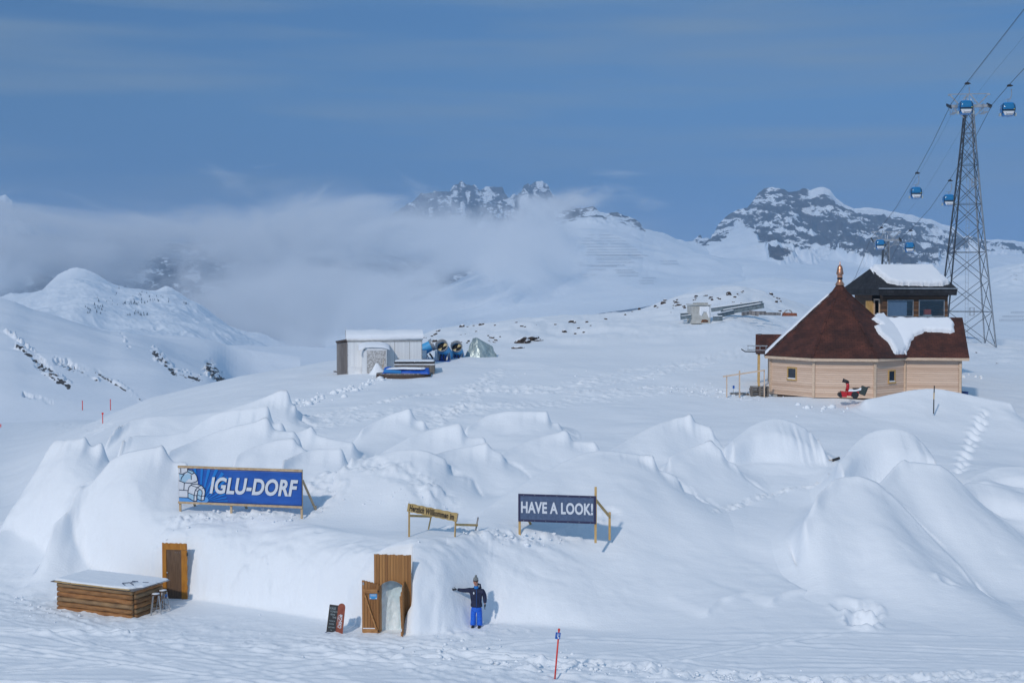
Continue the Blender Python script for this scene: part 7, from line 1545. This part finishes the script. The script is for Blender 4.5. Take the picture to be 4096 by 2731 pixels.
# ================================================================ the man pointing
def skinned(name, joints, edges, material, parent, sub=2, root=0):
    me = bpy.data.meshes.new(name); me.from_pydata([j[0] for j in joints], edges, []); me.materials.append(material)
    o = bpy.data.objects.new(name, me); COL.objects.link(o); o.parent = parent
    sk = o.modifiers.new('skin', 'SKIN'); sk.use_smooth_shade = True; sk.branch_smoothing = .3
    for i, j in enumerate(joints):
        r = j[1]; me.skin_vertices[0].data[i].radius = r if isinstance(r, tuple) else (r, r)
        me.skin_vertices[0].data[i].use_root = (i == root)
    sb = o.modifiers.new('sub', 'SUBSURF'); sb.levels = sub; sb.render_levels = sub
    return o
def build_person():
    D = 47.9; p = P(1906, 2506, D)
    global MAN_X; MAN_X = p.x
    t = thing('person', (p.x, D, p.z), 'man in navy jacket and bright blue trousers pointing left with one arm', 'person', rz=R(-4))
    skin_ = mat('skin', (.58, .28, .19), .5); navy = noisy('navy_jacket', (.006, .010, .040), (.012, .018, .060), 14, .7, bump=.3); blue = noisy('blue_trousers', (.004, .10, .62), (.010, .15, .72), 7, .6, (1, 1, 2.5), .6, dist=.05); blk = mat('black_gloves', (.010, .011, .014), .6)
    # body (skin): one continuous figure under the clothes
    J = [((0, 0, .93), (.07, .06)), ((0, .0, 1.15), (.08, .06)), ((0, .01, 1.36), (.09, .06)), ((-.01, .0, 1.50), (.055, .055)), ((-.02, -.02, 1.58), (.055, .06)), ((-.025, -.03, 1.67), (.092, .108)), ((-.025, -.025, 1.77), (.080, .098)),
         ((-.18, 0, 1.40), .055), ((-.46, -.05, 1.37), .042), ((-.70, -.09, 1.385), .032), ((.18, 0, 1.38), .05), ((.31, .015, 1.10), .035), ((.32, -.06, .88), .030),
         ((-.08, 0, .84), .045), ((-.11, -.02, .48), .045), ((-.13, 0, .09), .04), ((-.14, -.12, .04), .035), ((.08, 0, .84), .045), ((.105, -.02, .48), .045), ((.11, 0, .09), .04), ((.12, -.12, .04), .035)]
    E = [(0, 1), (1, 2), (2, 3), (3, 4), (4, 5), (5, 6), (2, 7), (7, 8), (8, 9), (2, 10), (10, 11), (11, 12), (0, 13), (13, 14), (14, 15), (15, 16), (0, 17), (17, 18), (18, 19), (19, 20)]
    skinned('body', J, E, skin_, t)
    # face
    hc = Vector((-.025, -.03, 1.67))
    mb = MB(); mb.hexa([hc + Vector(q) for q in ((-.014, -.088, -.022), (.014, -.088, -.022), (.012, -.08, -.02), (-.012, -.08, -.02), (-.007, -.086, .03), (.007, -.086, .03), (.006, -.08, .03), (-.006, -.08, .03))]); 
    nn = MB(); nn.tube([hc + Vector((0, -.082, .028)), hc + Vector((0, -.100, .0)), hc + Vector((0, -.108, -.016)), hc + Vector((0, -.090, -.026))], [.008, .012, .017, .010], 8); nn.build('nose', skin_, t, True)
    for s in (-1, 1):
        e = MB(); e.lathe([(0, -.012), (.011, -.006), (.013, 0), (.011, .006), (0, .012)], 8, hc + Vector((s * .030, -.087, .018)), Matrix.Rotation(R(90), 3, 'X')); e.build('eye', mat('eye', (.02, .015, .012), .2), t, True)
        e = MB(); e.tube([hc + Vector((s * .015, -.090, .038)), hc + Vector((s * .045, -.082, .036))], .005, 6); e.build('eyebrow', mat('eyebrow', (.12, .07, .04), .8), t)
        e = MB(); e.tube([hc + Vector((s * .079, .01, -.02)), hc + Vector((s * .086, .012, .0)), hc + Vector((s * .080, .01, .02))], [.008, .014, .010], 6); e.build('ear', skin_, t, True)
    e = MB(); e.tube([hc + Vector((-.026, -.083, -.042)), hc + Vector((0, -.092, -.048)), hc + Vector((.026, -.083, -.042))], [.004, .008, .004], 6); e.build('mouth', mat('lips', (.45, .16, .13), .5), t, True)
    # bobble hat
    hm = noisy('grey_knit', (.10, .11, .115), (.34, .36, .36), 30, .95, (1, 1, 2), .6)
    mb = MB(); rings = [(.094, .03), (.099, .07), (.094, .12), (.078, .15), (.055, .175), (.028, .19)]; mb.lathe(rings + [(0, .196)], 20, (-.025, -.015, 1.70)); o = mb.build('hat', hm, t, True)
    mb = MB(); mb.lathe([(.092, .018), (.101, .022), (.102, .055), (.096, .062)], 20, (-.025, -.015, 1.70)); mb.build('hat_brim', mat('hat_band', (.02, .016, .015), .9), o, True)
    mb = MB(); mb.lathe([(0, -.045), (.035, -.03), (.046, 0), (.035, .03), (0, .045)], 12, (-.02, -.01, 1.915)); mb.build('bobble', hm, o, True)
    # jacket: torso and sleeves as one skin
    J = [((.0, .0, .74), (.24, .165)), ((.0, .0, .80), (.245, .165)), ((.0, .0, 1.10), (.235, .155)), ((.0, .0, 1.36), (.215, .145)), ((0, .01, 1.45), (.125, .10)), ((.0, .01, 1.51), (.085, .08)),
         ((-.24, -.01, 1.395), .100), ((-.36, -.03, 1.37), .088), ((-.50, -.055, 1.375), .080), ((-.66, -.08, 1.405), .064), ((-.71, -.09, 1.41), .060), ((.22, 0, 1.375), .105), ((.285, .01, 1.24), .095), ((.315, .015, 1.10), .085), ((.32, -.03, .97), .070), ((.32, -.05, .90), .060)]
    E = [(0, 1), (1, 2), (2, 3), (3, 4), (4, 5), (3, 6), (6, 7), (7, 8), (8, 9), (9, 10), (3, 11), (11, 12), (12, 13), (13, 14), (14, 15)]
    jk = skinned('jacket', J, E, navy, t, root=2)
    mb = MB(); mb.tube([(.01, -.168, .72), (.015, -.166, 1.0), (.02, -.160, 1.2), (.02, -.148, 1.36), (.01, -.10, 1.47)], .006, 6); mb.build('zip', mat('zip_blue', (.01, .10, .40), .5), jk)
    mb = MB(); mb.tube([(.13, -.150, .92), (.14, -.145, 1.12)], .004, 5); mb.build('pocket_zip', mat('pocket_blue', (.02, .06, .22), .5), jk)
    mb = MB(); dp = [(0, .065), (.022, .02), (.026, -.01), (.015, -.035), (0, -.04), (-.015, -.035), (-.026, -.01), (-.022, .02)]; mb.prism(dp, 0, .006, Matrix.Translation((-.085, -.165, 1.30)) @ XZ); mb.build('badge', M_BWHITE, jk)
    mb = MB(); mb.tube([(.07, .05, 1.50), (.14, .09, 1.47), (.12, .13, 1.55), (.03, .13, 1.58), (-.05, .10, 1.52)], [.035, .055, .05, .05, .035], 10); mb.build('hood', navy, jk, True)
    mb = MB(); mb.tube([(.08, -.02, 1.49), (.10, .02, 1.53), (.09, .06, 1.56)], .030, 8); mb.build('hood_lining', noisy('grey_lining', (.20, .22, .24), (.32, .34, .36), 20, .9), jk, True)
    mb = MB(); mb.lathe([(.085, -.04), (.094, .0), (.082, .05), (.068, .065)], 18, (-.008, -.012, 1.485)); mb.build('neck_warmer', mat('neck_blue', (.01, .17, .50), .8), t, True)
    # trousers
    J = [((0, 0, .84), (.20, .145)), ((0, 0, .76), (.20, .145)), ((-.108, -.005, .62), (.122, .13)), ((-.115, -.02, .46), (.106, .11)), ((-.12, -.0, .28), (.100, .105)), ((-.13, .0, .12), (.112, .115)), ((-.13, .0, .05), (.118, .12)),
         ((.108, -.005, .62), (.122, .13)), ((.115, -.02, .46), (.106, .11)), ((.118, .0, .28), (.100, .105)), ((.122, .0, .12), (.112, .115)), ((.124, .0, .05), (.118, .12))]
    E = [(0, 1), (1, 2), (2, 3), (3, 4), (4, 5), (5, 6), (1, 7), (7, 8), (8, 9), (9, 10), (10, 11)]
    tr = skinned('trousers', J, E, blue, t, root=1)
    mb = MB(); mb.tube([(-.17, -.12, .66), (-.12, -.14, .64), (-.08, -.145, .61)], .005, 5); mb.tube([(.08, -.145, .61), (.12, -.14, .64), (.17, -.12, .66)], .005, 5); mb.build('pocket_seam', mat('seam_blue', (.0, .05, .35), .7), tr)
    for x in (-.13, .112):
        mb = MB(); mb.tube([(x, .06, .035), (x, -.05, .035), (x - .01, -.17, .03), (x - .01, -.21, .028)], [.05, .055, .048, .03], 10); mb.build('boot', blk, t, True)
    # gloves with five fingers
    def glove(o, fwd, side, palm_r, fingers, thumb):
        o, fwd, side = Vector(o), Vector(fwd).normalized(), Vector(side).normalized(); nrm = fwd.cross(side)
        J = [(o - fwd * .05, (.044, .044)), (o, (.034, .034)), (o + fwd * .045, (.036, .030)), (o + fwd * .085, (.034, .026))]; E = [(0, 1), (1, 2), (2, 3)]
        for k, (ln, cu, sp) in enumerate(fingers):
            b = o + fwd * .085 + side * (-.030 + .020 * k); d = (fwd + side * sp - nrm * cu * .3).normalized(); d2 = (fwd + side * sp - nrm * cu).normalized()
            i0 = len(J); J += [(b, .011), (b + d * ln * .5, .0105), (b + d * ln * .5 + d2 * ln * .5, .009)]; E += [(3, i0), (i0, i0 + 1), (i0 + 1, i0 + 2)]
        b = o + fwd * .02 - side * .034; i0 = len(J); d = (fwd * .7 - side * thumb).normalized(); J += [(b, .014), (b + d * .04, .013), (b + (d + fwd * .3).normalized() * .075, .010)]; E += [(1, i0), (i0, i0 + 1), (i0 + 1, i0 + 2)]
        skinned('glove', [(tuple(a), b) for a, b in J], E, blk, t, 1, 1)
    glove((-.76, -.095, 1.415), (-1, -.05, -.05), (0, -.1, -1), .03, [(.095, .0, -.18), (.10, .1, -.02), (.09, .35, .12), (.075, .6, .30)], .9)
    glove((.325, -.065, .84), (-.12, -.1, -1), (0, -1, .1), .03, [(.08, .5, -.05), (.085, .4, 0), (.08, .5, .05), (.065, .6, .12)], .8)
build_person()
